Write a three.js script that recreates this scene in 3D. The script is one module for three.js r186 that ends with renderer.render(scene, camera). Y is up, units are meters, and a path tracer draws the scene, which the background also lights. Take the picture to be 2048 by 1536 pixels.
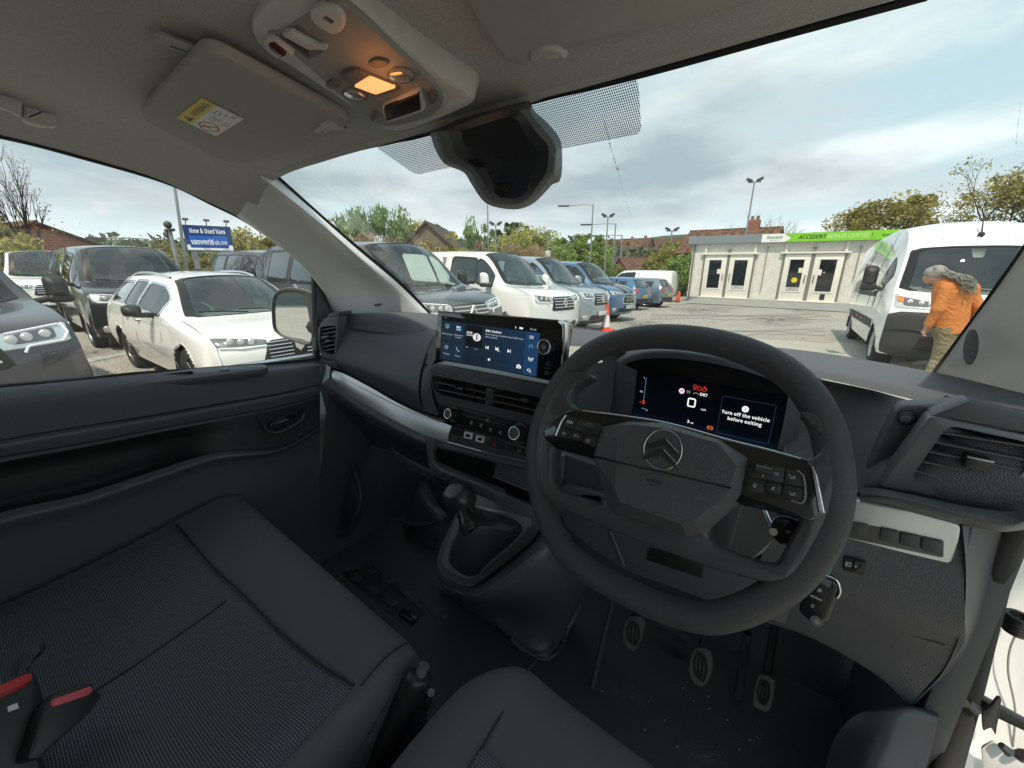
import * as THREE from 'three';
import { mergeGeometries, mergeVertices, toCreasedNormals } from 'three/addons/utils/BufferGeometryUtils.js';
import { RoundedBoxGeometry } from 'three/addons/geometries/RoundedBoxGeometry.js';
import { ConvexGeometry } from 'three/addons/geometries/ConvexGeometry.js';
import { MarchingCubes } from 'three/addons/objects/MarchingCubes.js';
import { ImprovedNoise } from 'three/addons/math/ImprovedNoise.js';
import { FontLoader } from 'three/addons/loaders/FontLoader.js';
import { TextGeometry } from 'three/addons/geometries/TextGeometry.js';

// ---------------------------------------------------------------- camera, sky, sun, exposure
const scene = new THREE.Scene();
const EYE = new THREE.Vector3(0, 1.6, 0), PITCH = 17 * Math.PI / 180, YAW = 37.6 * Math.PI / 180;
const camera = new THREE.PerspectiveCamera(88, 4 / 3, 0.02, 3000);
camera.position.copy(EYE);
camera.rotation.set(-PITCH, YAW, 0, 'YXZ');
camera.updateMatrixWorld();
const renderer = new THREE.WebGLRenderer({ antialias: true });
renderer.setSize(1024, 768);
renderer.toneMapping = THREE.LinearToneMapping;
renderer.toneMappingExposure = 1.25;
renderer.shadowMap.enabled = true;
const SUN_DIR = new THREE.Vector3(0.16, 1.0, 0.53).normalize();
const sun = new THREE.DirectionalLight(0xfff1dc, 3.0);
sun.position.copy(SUN_DIR).multiplyScalar(60);
sun.castShadow = true; sun.shadow.radius = 3.5; sun.shadow.mapSize.set(2048, 2048);
Object.assign(sun.shadow.camera, { left: -40, right: 40, top: 40, bottom: -40, near: 1, far: 140 });
scene.add(sun, sun.target);
const noise3 = new ImprovedNoise();
function fbm(x, y, z, oct = 5, gain = 0.5) { let a = 1, f = 1, s = 0, t = 0; for (let i = 0; i < oct; i++) { s += a * noise3.noise(x * f, y * f, z * f + i * 7.3); t += a; a *= gain; f *= 2.03; } return s / t; }
const sstep = (a, b, x) => { const t = Math.min(1, Math.max(0, (x - a) / (b - a))); return t * t * (3 - 2 * t); };
{
  // a broken layer of spring cloud over pale blue, computed by direction
  const W = 2048, H = 1024, d = new Float32Array(W * H * 4);
  for (let j = 0; j < H; j++) {
    const el = ((j + 0.5) / H - 0.5) * Math.PI, sy = Math.sin(el), cy = Math.cos(el);
    for (let i = 0; i < W; i++) {
      const az = ((i + 0.5) / W - 0.5) * 2 * Math.PI, x = Math.cos(az) * cy, z = Math.sin(az) * cy;
      let r = 0.5, g = 0.56, b = 0.58;
      if (sy > -0.02) {
        const k = 1 / (Math.max(sy, 0) + 0.13), px = x * k, pz = z * k;
        const blue = sstep(0.0, 0.75, sy);
        r = 0.52 - 0.15 * blue; g = 0.69 - 0.13 * blue; b = 0.74 - 0.11 * blue;
        // high streaks
        const wx = px * 0.55 + pz * 0.35, wz = pz * 1.3 - px * 0.6;
        const hi = sstep(-0.16, 0.34, fbm(wx + 3.1, wz * 0.9 + 0.6 * fbm(px * 0.6, pz * 0.6, 4), 1.7, 6, 0.55));
        r += (0.84 - r) * hi * 0.9; g += (0.92 - g) * hi * 0.88; b += (0.92 - b) * hi * 0.85;
        // low grey heaps with flat bases towards the horizon
        const lowBand = sstep(0.02, 0.10, sy) * (1 - sstep(0.22, 0.46, sy)) + 0.25 * sstep(0.4, 0.7, sy);
        const n = fbm(px * 0.5 + 11, pz * 0.5 - 5, 8.2, 7, 0.58), m = sstep(-0.12, 0.12, n + 0.10 * lowBand - 0.03);
        const core = sstep(0.0, 0.30, n), dark = lowBand * m;
        r += ((0.57 - 0.25 * core) - r) * dark * 0.68; g += ((0.63 - 0.26 * core) - g) * dark * 0.68; b += ((0.66 - 0.25 * core) - b) * dark * 0.68;
        const hz = 1 - sstep(0.0, 0.16, sy);
        r += (0.84 - r) * hz * 0.7; g += (0.91 - g) * hz * 0.7; b += (0.91 - b) * hz * 0.7;
      }
      const o = (j * W + i) * 4; d[o] = r; d[o + 1] = g; d[o + 2] = b; d[o + 3] = 1;
    }
  }
  const sky = new THREE.DataTexture(d, W, H, THREE.RGBAFormat, THREE.FloatType);
  sky.mapping = THREE.EquirectangularReflectionMapping; sky.magFilter = THREE.LinearFilter; sky.needsUpdate = true;
  scene.background = sky; scene.environment = sky;
}

// ---------------------------------------------------------------- measuring: sight lines from the camera meet known planes
const V = (x, y, z) => new THREE.Vector3(x, y, z);
const FPX = 768 / Math.tan(44 * Math.PI / 180);
function ray(u, v) { return V((u - 1024) / FPX, (768 - v) / FPX, -1).applyQuaternion(camera.quaternion); }
const onZ = (u, v, z) => { const r = ray(u, v); return r.multiplyScalar(z / r.z).add(EYE); };
const onY = (u, v, y) => { const r = ray(u, v); return r.multiplyScalar((y - EYE.y) / r.y).add(EYE); };
const onX = (u, v, x) => { const r = ray(u, v); return r.multiplyScalar(x / r.x).add(EYE); };
const onP = (u, v, P) => { const r = ray(u, v); return r.multiplyScalar((P.d - P.n.dot(EYE)) / P.n.dot(r)).add(EYE); };
const planeAt = (p, n) => { n = n.clone().normalize(); return { n, d: n.dot(p) }; };
const lift = (P, h) => ({ n: P.n, d: P.d + h });
const grid = (x0, y0, s) => (x, y) => [x0 + x / s, y0 + y / s];
const zA = grid(0, 0, 2.926), zB = grid(480, 0, 2.926), zC = grid(0, 400, 2.926), zD = grid(640, 400, 2.695), zE = grid(1300, 300, 2.738);
const zF = grid(600, 580, 3.413), zG = grid(1040, 640, 2.4), zH = grid(1600, 720, 2.743), zI = grid(0, 700, 2.926), zJ = grid(600, 880, 3.413);
const zK = grid(0, 1000, 2.2756), zL = grid(750, 1130, 2.731), zM = grid(1400, 1036, 3.0725), zW1 = grid(1040, 640, 4.8), zW3 = grid(1040, 940, 4.8), zW2 = grid(1380, 640, 4.8), zW4 = grid(1380, 960, 4.8), z1 = grid(0, 0, 1);
const pairs = (h, xy, f) => { const o = []; for (let i = 0; i < xy.length; i += 2) { const [u, v] = h(xy[i], xy[i + 1]); o.push(f(u, v)); } return o; };
const pz = (h, z, ...xy) => pairs(h, xy, (u, v) => onZ(u, v, z));
const py = (h, y, ...xy) => pairs(h, xy, (u, v) => onY(u, v, y));
const px = (h, x, ...xy) => pairs(h, xy, (u, v) => onX(u, v, x));
const pp = (h, P, ...xy) => pairs(h, xy, (u, v) => onP(u, v, P));
const pzs = (h, ...xyz) => { const o = []; for (let i = 0; i < xyz.length; i += 3) { const [u, v] = h(xyz[i], xyz[i + 1]); o.push(onZ(u, v, xyz[i + 2])); } return o; };

// ---------------------------------------------------------------- naming and building
let seed = 20240515;
const rnd = () => { seed = (seed + 0x6d2b79f5) | 0; let t = Math.imul(seed ^ (seed >>> 15), 1 | seed); t = (t + Math.imul(t ^ (t >>> 7), 61 | t)) ^ t; return ((t ^ (t >>> 14)) >>> 0) / 4294967296; };
const rr = (a, b) => a + (b - a) * rnd();
const used = {};
const numbered = (n) => { const k = used[n] = (used[n] ?? -1) + 1; return k ? n + '_' + String(k).padStart(3, '0') : n; };
function thing(name, label, category, group) { const o = new THREE.Group(); o.name = numbered(name); o.userData = { label, category }; if (group) o.userData.group = group; scene.add(o); return o; }
function tag(o, label, category, group) { o.userData.label = label; o.userData.category = category; if (group) o.userData.group = group; return o; }
function mesh(name, geo, mat, parent = scene, label) {
  const m = new THREE.Mesh(geo, mat); m.name = parent === scene ? numbered(name) : name; m.castShadow = m.receiveShadow = true; parent.add(m);
  if (label) m.userData.label = label; return m;
}
function sub(name, parent, label) { const g = new THREE.Group(); g.name = name; parent.add(g); if (label) g.userData.label = label; return g; }
function structure(name, geo, mat) { const m = mesh(name, geo, mat); m.userData.kind = 'structure'; return m; }
function stuff(m) { m.userData.kind = 'stuff'; return m; }
function boxUV(g) {   // metres, by the dominant axis of each face
  if (g.index) g = g.toNonIndexed();
  const p = g.attributes.position, uv = new Float32Array(p.count * 2), a = V(), b = V(), c = V();
  for (let i = 0; i < p.count; i += 3) {
    a.fromBufferAttribute(p, i); b.fromBufferAttribute(p, i + 1).sub(a); c.fromBufferAttribute(p, i + 2).sub(a); b.cross(c);
    const X = Math.abs(b.x), Y = Math.abs(b.y), Z = Math.abs(b.z);
    for (let k = 0; k < 3; k++) { a.fromBufferAttribute(p, i + k); const q = X > Y && X > Z ? [a.z, a.y] : Y > Z ? [a.x, a.z] : [a.x, a.y]; uv[(i + k) * 2] = q[0]; uv[(i + k) * 2 + 1] = q[1]; }
  }
  g.setAttribute('uv', new THREE.BufferAttribute(uv, 2)); return g;
}
function merge(list) { return mergeGeometries(list.map((g) => { g = g.index ? g.toNonIndexed() : g; for (const k of Object.keys(g.attributes)) if (!['position', 'normal', 'uv'].includes(k)) g.deleteAttribute(k); if (!g.attributes.uv) g = boxUV(g); return g; })); }
function newell(pts) { const n = V(); for (let i = 0; i < pts.length; i++) { const a = pts[i], b = pts[(i + 1) % pts.length]; n.x += (a.y - b.y) * (a.z + b.z); n.y += (a.z - b.z) * (a.x + b.x); n.z += (a.x - b.x) * (a.y + b.y); } return n.normalize(); }
function centroid(pts) { return pts.reduce((s, p) => s.add(p), V()).divideScalar(pts.length); }
function roundShape(P, r, S = new THREE.Shape()) {
  const n = P.length;
  for (let i = 0; i < n; i++) {
    const a = P[(i + n - 1) % n], b = P[i], c = P[(i + 1) % n], ra = Math.min(r, a.distanceTo(b) * 0.48), rc = Math.min(r, c.distanceTo(b) * 0.48);
    const s = b.clone().lerp(a, ra / a.distanceTo(b)), e = b.clone().lerp(c, rc / c.distanceTo(b));
    if (i) S.lineTo(s.x, s.y); else S.moveTo(s.x, s.y);
    if (r > 0) S.quadraticCurveTo(b.x, b.y, e.x, e.y);
  }
  S.closePath(); return S;
}
function splineShape(P, S = new THREE.Shape(), k = 6) { const c = new THREE.CatmullRomCurve3(P.map((p) => V(p.x, p.y, 0)), true); S.setFromPoints(c.getPoints(P.length * k).map((p) => new THREE.Vector2(p.x, p.y))); return S; }
// a plate whose outer face lies on the given points, its thickness behind them
function plateGeo(pts, th, o = {}) {
  const n = o.n ? o.n.clone().normalize() : newell(pts), c = centroid(pts), eye = o.eye || EYE;
  if (!o.n && n.dot(eye.clone().sub(c)) < 0) n.negate();
  const u = pts[1].clone().sub(pts[0]); u.addScaledVector(n, -u.dot(n)).normalize(); const v = n.clone().cross(u);
  const flat = (a) => a.map((p) => { const q = p.clone().sub(c); return new THREE.Vector2(q.dot(u), q.dot(v)); });
  const bev = o.bev ?? 0.002, mk = (a, r, S) => (o.spline ? splineShape(a, S, o.k) : roundShape(a, r, S));
  const S = mk(flat(pts), o.r || 0); if (o.holes) for (const h of o.holes) S.holes.push(mk(flat(h), o.hr ?? (o.r || 0), new THREE.Path()));
  const g = new THREE.ExtrudeGeometry(S, { depth: Math.max(th - 2 * bev, 0.0003), bevelEnabled: bev > 0, bevelThickness: bev, bevelSize: bev, bevelOffset: -bev, bevelSegments: o.bs ?? 2, curveSegments: o.cs ?? 5 });
  g.translate(0, 0, bev - th);
  g.applyMatrix4(new THREE.Matrix4().makeBasis(u, v, n).setPosition(c));
  let h = boxUV(g); h = o.sharp ? h : toCreasedNormals(h, 0.6); return h;
}
const plate = (parent, name, pts, th, mat, o = {}) => mesh(name, plateGeo(pts, th, o), mat, parent, o.label);
function resample(row, n) { const c = row.length > 2 ? new THREE.CatmullRomCurve3(row, false, 'centripetal') : new THREE.LineCurve3(row[0], row[1]); const o = []; for (let i = 0; i <= n; i++) o.push(c.getPoint(i / n)); return o; }
function gridGeo(G, closedU) {   // G[row][col] points
  const R = G.length, C = G[0].length, pos = [], uv = [], idx = []; let lu = 0;
  for (let i = 0; i < R; i++) { if (i) lu += G[i][C >> 1].distanceTo(G[i - 1][C >> 1]); let lv = 0; for (let j = 0; j < C; j++) { if (j) lv += G[i][j].distanceTo(G[i][j - 1]); const p = G[i][j]; pos.push(p.x, p.y, p.z); uv.push(lv, lu); } }
  for (let i = 0; i < R - 1; i++) for (let j = 0; j < C - 1; j++) { const a = i * C + j, b = a + 1, c = a + C, d = c + 1; idx.push(a, c, b, b, c, d); }
  const g = new THREE.BufferGeometry(); g.setAttribute('position', new THREE.Float32BufferAttribute(pos, 3)); g.setAttribute('uv', new THREE.Float32BufferAttribute(uv, 2)); g.setIndex(idx); g.computeVertexNormals(); return g;
}
function sheetGeo(rows, nu = 24, nv = 4, straight) {
  const R = rows.map((r) => resample(r, nu)), G = [], cols = [];
  for (let j = 0; j <= nu; j++) { const c = R.map((r) => r[j]); if (straight) { const o = []; c.forEach((p, i) => { if (i) for (let k = 1; k < nv; k++) o.push(c[i - 1].clone().lerp(p, k / nv)); o.push(p); }); cols.push(o); } else cols.push(resample(c, (rows.length - 1) * nv)); }
  for (let i = 0; i < cols[0].length; i++) G.push(cols.map((c) => c[i]));
  return gridGeo(G);
}
const sheet = (parent, name, rows, mat, o = {}) => mesh(name, o.crease ? toCreasedNormals(sheetGeo(rows, o.nu, o.nv, o.straight).toNonIndexed(), o.crease) : sheetGeo(rows, o.nu, o.nv, o.straight), mat, parent, o.label);
function tubeGeo(pts, r, o = {}) { const c = pts.length === 2 ? new THREE.LineCurve3(pts[0], pts[1]) : new THREE.CatmullRomCurve3(pts, !!o.closed, o.sharp ? 'catmullrom' : 'centripetal', o.sharp ? 0.05 : 0.5); return new THREE.TubeGeometry(c, o.seg || pts.length * 6, r, o.rad || 8, !!o.closed); }
const tube = (parent, name, pts, r, mat, o = {}) => mesh(name, tubeGeo(pts, r, o), mat, parent, o.label);
function quadGeo(tl, tr, br, bl, n = 6) { const G = []; for (let i = 0; i <= n; i++) { const a = tl.clone().lerp(bl, i / n), b = tr.clone().lerp(br, i / n), row = []; for (let j = 0; j <= n; j++) row.push(a.clone().lerp(b, j / n)); G.push(row); } const g = gridGeo(G); const uv = g.attributes.uv; for (let i = 0; i <= n; i++) for (let j = 0; j <= n; j++) uv.setXY(i * (n + 1) + j, j / n, 1 - i / n); return g; }
const quad = (parent, name, c, mat, o = {}) => mesh(name, quadGeo(...c), mat, parent, o.label);
function cyl(a, b, r0, r1 = r0, seg = 16) { const d = b.clone().sub(a), g = new THREE.CylinderGeometry(r1, r0, d.length(), seg); g.translate(0, d.length() / 2, 0); g.applyQuaternion(new THREE.Quaternion().setFromUnitVectors(V(0, 1, 0), d.normalize())); g.translate(a.x, a.y, a.z); return g; }
function boxAt(x, y, z, w, h, d, r = 0.004) { const g = r ? new RoundedBoxGeometry(w, h, d, 2, Math.min(r, w / 2.1, h / 2.1, d / 2.1)) : new THREE.BoxGeometry(w, h, d); g.translate(x, y, z); return g; }
function basisGeo(g, origin, ux, uy, uz) { return g.applyMatrix4(new THREE.Matrix4().makeBasis(ux, uy, uz).setPosition(origin)); }
// ---------------------------------------------------------------- materials
function dataTex(n, f, rep = 1, srgb = false) {
  const d = new Uint8Array(n * n * 4); for (let j = 0; j < n; j++) for (let i = 0; i < n; i++) { const c = f(i / n, j / n, i, j), o = (j * n + i) * 4; if (typeof c === 'number') d[o] = d[o + 1] = d[o + 2] = Math.max(0, Math.min(255, c * 255)); else { for (let k = 0; k < 3; k++) d[o + k] = Math.max(0, Math.min(255, c[k] * 255)); } d[o + 3] = 255; }
  const t = new THREE.DataTexture(d, n, n); t.wrapS = t.wrapT = THREE.RepeatWrapping; t.magFilter = THREE.LinearFilter; t.minFilter = THREE.LinearFilter; t.repeat.set(rep, rep); if (srgb) t.colorSpace = THREE.SRGBColorSpace; t.needsUpdate = true; return t;
}
function cells(n, k, seedv) { // tiling cellular heights
  const P = [], S = seed; seed = seedv; for (let i = 0; i < k * k; i++) P.push([(i % k + rr(0.05, 0.95)) / k, (Math.floor(i / k) + rr(0.05, 0.95)) / k]); seed = S;
  return (u, v) => { const ci = Math.floor(u * k), cj = Math.floor(v * k); let a = 9, b = 9; for (let dj = -1; dj <= 1; dj++) for (let di = -1; di <= 1; di++) { const ii = (ci + di + k) % k, jj = (cj + dj + k) % k, q = P[jj * k + ii]; let dx = Math.abs(q[0] - u), dy = Math.abs(q[1] - v); dx = Math.min(dx, 1 - dx); dy = Math.min(dy, 1 - dy); const r = Math.hypot(dx, dy) * k; if (r < a) { b = a; a = r; } else if (r < b) b = r; } return [a, b]; };
}
const tileN = (u, v, f, s) => { const a = u * 2 * Math.PI, b = v * 2 * Math.PI, k = f / (2 * Math.PI); return noise3.noise(Math.cos(a) * k + s, Math.sin(a) * k + Math.cos(b) * k * 1.3, Math.sin(b) * k + s * 0.7); };
const cg = cells(256, 26, 5);
const grainTex = dataTex(256, (u, v) => { const [a, b] = cg(u, v); return Math.min(1, 0.25 + (b - a) * 1.1); }, 1 / 0.062);
const fineTex = dataTex(256, (u, v) => 0.5 + 0.5 * tileN(u, v, 60, 3) + 0.35 * tileN(u, v, 110, 9), 1 / 0.06);
const feltTex = dataTex(256, (u, v) => 0.5 + 0.45 * tileN(u, v, 50, 1) + 0.4 * tileN(u, v, 90, 5), 1 / 0.09);
const feltCol = dataTex(256, (u, v) => 0.86 + 0.16 * tileN(u, v, 50, 1) + 0.14 * tileN(u, v, 90, 5), 1 / 0.09);
const blotch = dataTex(256, (u, v) => 0.82 + 0.12 * tileN(u, v, 5, 2) + 0.09 * tileN(u, v, 14, 4) + 0.06 * tileN(u, v, 40, 6), 1);
const weaveDot = (u, v) => { const k = 18, x = u * k, y = v * k, o = Math.floor(y) % 2 ? 0.5 : 0, fx = ((x + o) % 1) - 0.5, fy = (y % 1) - 0.5; return Math.max(0, 1 - (Math.abs(fx) * 3.6) ** 3 - (Math.abs(fy) * 3.6) ** 3); };
const weaveTex = dataTex(256, (u, v, i, j) => { const d = weaveDot(u, v), h = Math.sin(i * 12.99 + j * 78.2) * 43758.5, n = h - Math.floor(h); const a = 0.27 + (0.40 + 0.7 * (n - 0.5)) * d; return [a, a * 1.0, a * 1.06]; }, 1 / 0.072, true);
const weaveBump = dataTex(256, (u, v) => weaveDot(u, v), 1 / 0.072);
weaveTex.repeat.set(1 / 0.062, 1 / 0.058); weaveBump.repeat.set(1 / 0.062, 1 / 0.058);
const std = (o) => new THREE.MeshStandardMaterial(o), phys = (o) => new THREE.MeshPhysicalMaterial(o);
const C = (r, g = r, b = r) => new THREE.Color().setRGB(r, g, b);
const M = {
  grain: std({ color: C(0.098, 0.097, 0.103), roughness: 0.44, bumpMap: grainTex, bumpScale: 0.0006 }),
  grainLight: std({ color: C(0.10, 0.102, 0.112), roughness: 0.58, bumpMap: grainTex, bumpScale: 0.0007 }),
  smooth: std({ color: C(0.086, 0.085, 0.09), roughness: 0.42, bumpMap: fineTex, bumpScale: 0.0001 }),
  black: std({ color: C(0.012), roughness: 0.6 }),
  rubber: std({ color: C(0.032), roughness: 0.7, bumpMap: fineTex, bumpScale: 0.0002 }),
  floor: std({ color: C(0.06, 0.061, 0.066), roughness: 0.6, bumpMap: fineTex, bumpScale: 0.0005 }),
  gloss: phys({ color: C(0.006), roughness: 0.12, clearcoat: 1, clearcoatRoughness: 0.04 }),
  satin: std({ color: C(0.16, 0.165, 0.17), roughness: 0.4, metalness: 0.25 }),
  silver: std({ color: C(0.66, 0.67, 0.68), roughness: 0.34, metalness: 0.65 }),
  chrome: std({ color: C(0.8, 0.81, 0.82), roughness: 0.12, metalness: 1 }),
  leather: phys({ color: C(0.055, 0.055, 0.058), roughness: 0.5, bumpMap: grainTex, bumpScale: 0.0003, clearcoat: 0.15, clearcoatRoughness: 0.5 }),
  wheel: std({ color: C(0.085, 0.083, 0.087), roughness: 0.42, bumpMap: grainTex, bumpScale: 0.0007 }),
  lining: std({ color: C(0.58, 0.565, 0.53), roughness: 1, map: feltCol, bumpMap: feltTex, bumpScale: 0.0004 }),
  visor: std({ color: C(0.42, 0.405, 0.37), roughness: 0.95, bumpMap: fineTex, bumpScale: 0.0004 }),
  pillar: std({ color: C(0.84, 0.835, 0.82), roughness: 0.7, bumpMap: fineTex, bumpScale: 0.0003 }),
  console: std({ color: C(0.6, 0.585, 0.555), roughness: 0.55, bumpMap: fineTex, bumpScale: 0.00025 }),
  cloth: phys({ color: C(0.10, 0.098, 0.105), roughness: 0.95, bumpMap: fineTex, bumpScale: 0.0004, sheen: 0.5, sheenRoughness: 0.6, sheenColor: C(0.12, 0.12, 0.13) }),
  weave: std({ color: C(0.9), map: weaveTex, roughness: 0.9, bumpMap: weaveBump, bumpScale: 0.0006 }),
  red: std({ color: C(0.55, 0.03, 0.035), roughness: 0.4 }),
  darkRed: std({ color: C(0.09, 0.012, 0.014), roughness: 0.3 }),
  paintWhite: phys({ color: C(0.78, 0.79, 0.78), roughness: 0.35, clearcoat: 1, clearcoatRoughness: 0.05 }),
  pane: phys({ color: C(0.965, 0.97, 0.965), roughness: 0, transmission: 1, thickness: 0, ior: 1.45, specularIntensity: 0.9 }),
  lens: phys({ color: C(0.9), roughness: 0.1, transmission: 0.75, thickness: 0, ior: 1.45 }),
  mirror: std({ color: C(0.86, 0.88, 0.88), roughness: 0.0, metalness: 1 }),
};
function canvasTex(w, h, draw) { const c = document.createElement('canvas'); c.width = w; c.height = h; const g = c.getContext('2d'); draw(g, w, h); const t = new THREE.CanvasTexture(c); t.colorSpace = THREE.SRGBColorSpace; return t; }
const printed = (w, h, draw, o = {}) => std({ map: canvasTex(w, h, draw), roughness: 0.6, ...o });
const glowing = (w, h, draw, k = 1) => { const t = canvasTex(w, h, draw); return phys({ color: C(0.004), roughness: 0.15, emissive: C(1), emissiveMap: t, emissiveIntensity: k, specularIntensity: 0.12 }); };
const decal = (w, h, draw, o = {}) => std({ map: canvasTex(w, h, draw), transparent: true, roughness: 0.5, ...o });
// ---------------------------------------------------------------- the van we sit in: shell, roof, glass, doors, seats, floor
const van = thing('panel_van', 'dark grey cab interior of the right hand drive van we sit in', 'van');
{
  // roof lining
  const winTop = [[-0.60, 1.60], [-0.555, 1.64], [-0.44, 1.715], [-0.39, 1.738], [-0.317, 1.773], [-0.187, 1.803], [-0.083, 1.82], [0.1, 1.835], [0.9, 1.84]];
  const lerpT = (T, z) => { let i = 0; while (i < T.length - 2 && T[i + 1][0] < z) i++; const t = Math.min(1, Math.max(0, (z - T[i][0]) / (T[i + 1][0] - T[i][0]))); return T[i][1] + (T[i + 1][1] - T[i][1]) * t; };
  const roofT = [[-0.47, 1.793], [-0.42, 1.806], [-0.3, 1.845], [-0.18, 1.87], [0, 1.885], [0.9, 1.89]];
  const rows = [];
  for (const z of [-0.475, -0.445, -0.39, -0.3, -0.2, -0.1, 0.05, 0.3, 0.9]) {
    const w = lerpT(winTop, z), r = lerpT(roofT, z), row = [];
    for (const [x, k] of [[-1.235, 0], [-1.215, 0.16], [-1.18, 0.45], [-1.12, 0.78], [-1.02, 0.95], [-0.8, 1], [-0.47, 1.03], [-0.1, 1.0], [0.12, 0.9], [0.22, 0.6], [0.285, 0]]) row.push(V(x, x > 0 ? (1.74 + (r - 1.74) * k) : w + (r - w) * k, z));
    rows.push(row);
  }
  sheet(van, 'roof_lining', rows, M.lining, { nu: 60, nv: 5 });
  sheet(van, 'roof_panel', [[V(-1.33, 1.80, -0.50), V(-0.5, 1.86, -0.52), V(0.38, 1.80, -0.50)], [V(-1.33, 1.93, -0.1), V(-0.5, 1.96, -0.1), V(0.38, 1.93, -0.1)], [V(-1.33, 1.94, 0.92), V(-0.5, 1.97, 0.92), V(0.38, 1.94, 0.92)]], M.paintWhite, { nu: 12, nv: 4 });
  // front header roll above the windscreen
  sheet(van, 'header_trim', [[V(-1.05, 1.798, -0.452), V(-0.47, 1.802, -0.462), V(0.18, 1.80, -0.462)], [V(-1.05, 1.790, -0.462), V(-0.47, 1.791, -0.472), V(0.19, 1.791, -0.474)], [V(-1.06, 1.796, -0.472), V(-0.47, 1.798, -0.481), V(0.2, 1.798, -0.483)]], M.lining, { nu: 16, nv: 4 });
  // moulded vent lip in the lining
  const L = planeAt(V(-0.7, 1.862, -0.16), V(0, -1, 0.1));
  sheet(van, 'speaker_lip', [pp(zA, L, 870, 205, 905, 178, 980, 195, 1100, 240, 1230, 290), pp(zA, lift(L, 0.008), 885, 222, 915, 205, 990, 225, 1100, 265, 1220, 310), pp(zA, L, 880, 225, 930, 245, 1010, 300, 1120, 345, 1190, 370)], M.lining, { nu: 20, nv: 4 });
  for (let i = 0; i < 7; i++) plate(van, 'vent_slot', pp(zA, lift(L, 0.006), 1005 + i * 17, 256 + i * 5.5, 1015 + i * 17, 258 + i * 5.5, 1010 + i * 17, 280 + i * 5, 998 + i * 17, 276 + i * 5), 0.003, M.black, { bev: 0 });
}
const GLASS = planeAt(V(-0.47, 1.41, -1.045), V(0, -0.82, 0.572));    // windscreen
const gl = (d, h, ...xy) => pp(h, lift(GLASS, d), ...xy);
{
  const frit = std({ color: C(0.006), roughness: 0.4 });
  quad(van, 'windscreen', [V(-1.10, 1.81, -0.60), V(0.24, 1.81, -0.60), V(0.32, 1.36, -1.12), V(-1.22, 1.36, -1.12)].map((p) => { const q = p.clone(); q.z = -1.045 - (q.y - 1.41) * -1.4336; return q; }), M.pane);
  // dark painted rim of the glass
  const band = (a, b) => { const g = sheetGeo([a, b], a.length * 4, 1, true); return g; };
  const e1 = gl(0.004, z1, 540, 345, 640, 433, 714, 498, 796, 567, 856, 628), e2 = gl(0.004, z1, 548, 343, 646, 431, 720, 495, 803, 564, 864, 628);
  const t1 = gl(0.004, z1, 535, 341, 700, 296, 882, 254, 1060, 198, 1270, 148, 1560, 68, 1850, -10), t2 = gl(0.004, z1, 545, 352, 702, 306, 884, 266, 1061, 210, 1271, 160, 1561, 81, 1855, 2);
  const r1 = gl(0.004, z1, 1862, 746, 1940, 640, 1990, 570, 2060, 470), r2 = gl(0.004, z1, 1872, 746, 1950, 640, 2000, 570, 2072, 470);
  for (const g of [band(e1, e2), band(t1, t2), band(r1, r2)]) mesh('windscreen_border', g, frit, van);
  tube(van, 'windscreen_seal', gl(0.008, z1, 541, 350, 556, 362, 640, 431, 714, 496, 796, 565, 858, 628), 0.0035, M.black, { seg: 60 });
  tube(van, 'windscreen_seal', gl(0.012, z1, 541, 350, 560, 337, 700, 298, 882, 256, 1060, 201, 1270, 151, 1560, 72, 1850, -8), 0.003, M.black, { seg: 60 });
  // dotted sun band either side of the mirror
  const dots = dataTex(64, (u, v) => { const x = u * 2 % 1 - 0.5, y = v * 2 % 1 - 0.5; return Math.hypot(x, y) < 0.36 ? 0.78 : 0.0; }, 1); dots.repeat.set(1 / 0.0052, 1 / 0.0052);
  const dm = std({ color: C(0.02), roughness: 0.5, alphaMap: dots, transparent: true, side: THREE.DoubleSide });
  const dot = (pts, r) => plateGeo(pts, 0.0004, { r, bev: 0 });
  for (const g of [dot(gl(0.006, z1, 1040, 215, 1276, 152, 1283, 268, 1130, 297, 1080, 300), 0.012), dot(gl(0.006, z1, 748, 292, 900, 256, 925, 330, 832, 350), 0.012)]) mesh('dotted_shade', g, dm, van);
  const smear = decal(256, 512, (g) => { g.clearRect(0, 0, 256, 512); g.strokeStyle = 'rgba(225,228,228,0.55)'; g.fillStyle = 'rgba(80,84,86,0.75)'; let x = 60; for (let y = 10; y < 500; y += 3) { x += (rnd() - 0.42) * 5; const w = y < 250 ? 26 * rnd() * (0.3 + y / 250) : 4 * rnd(); g.fillStyle = rnd() < 0.6 ? 'rgba(60,64,68,' + 0.8 * rnd() + ')' : 'rgba(235,238,238,' + 0.8 * rnd() + ')'; g.fillRect(x - w / 2, y, w + 1, 3); } });
  quad(van, 'water_mark', gl(0.005, z1, 1190, 225, 1245, 212, 1290, 430, 1235, 438), smear);
  quad(van, 'water_mark', gl(0.005, z1, 2035, 200, 2062, 200, 2035, 365, 2012, 365), smear);
}
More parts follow.
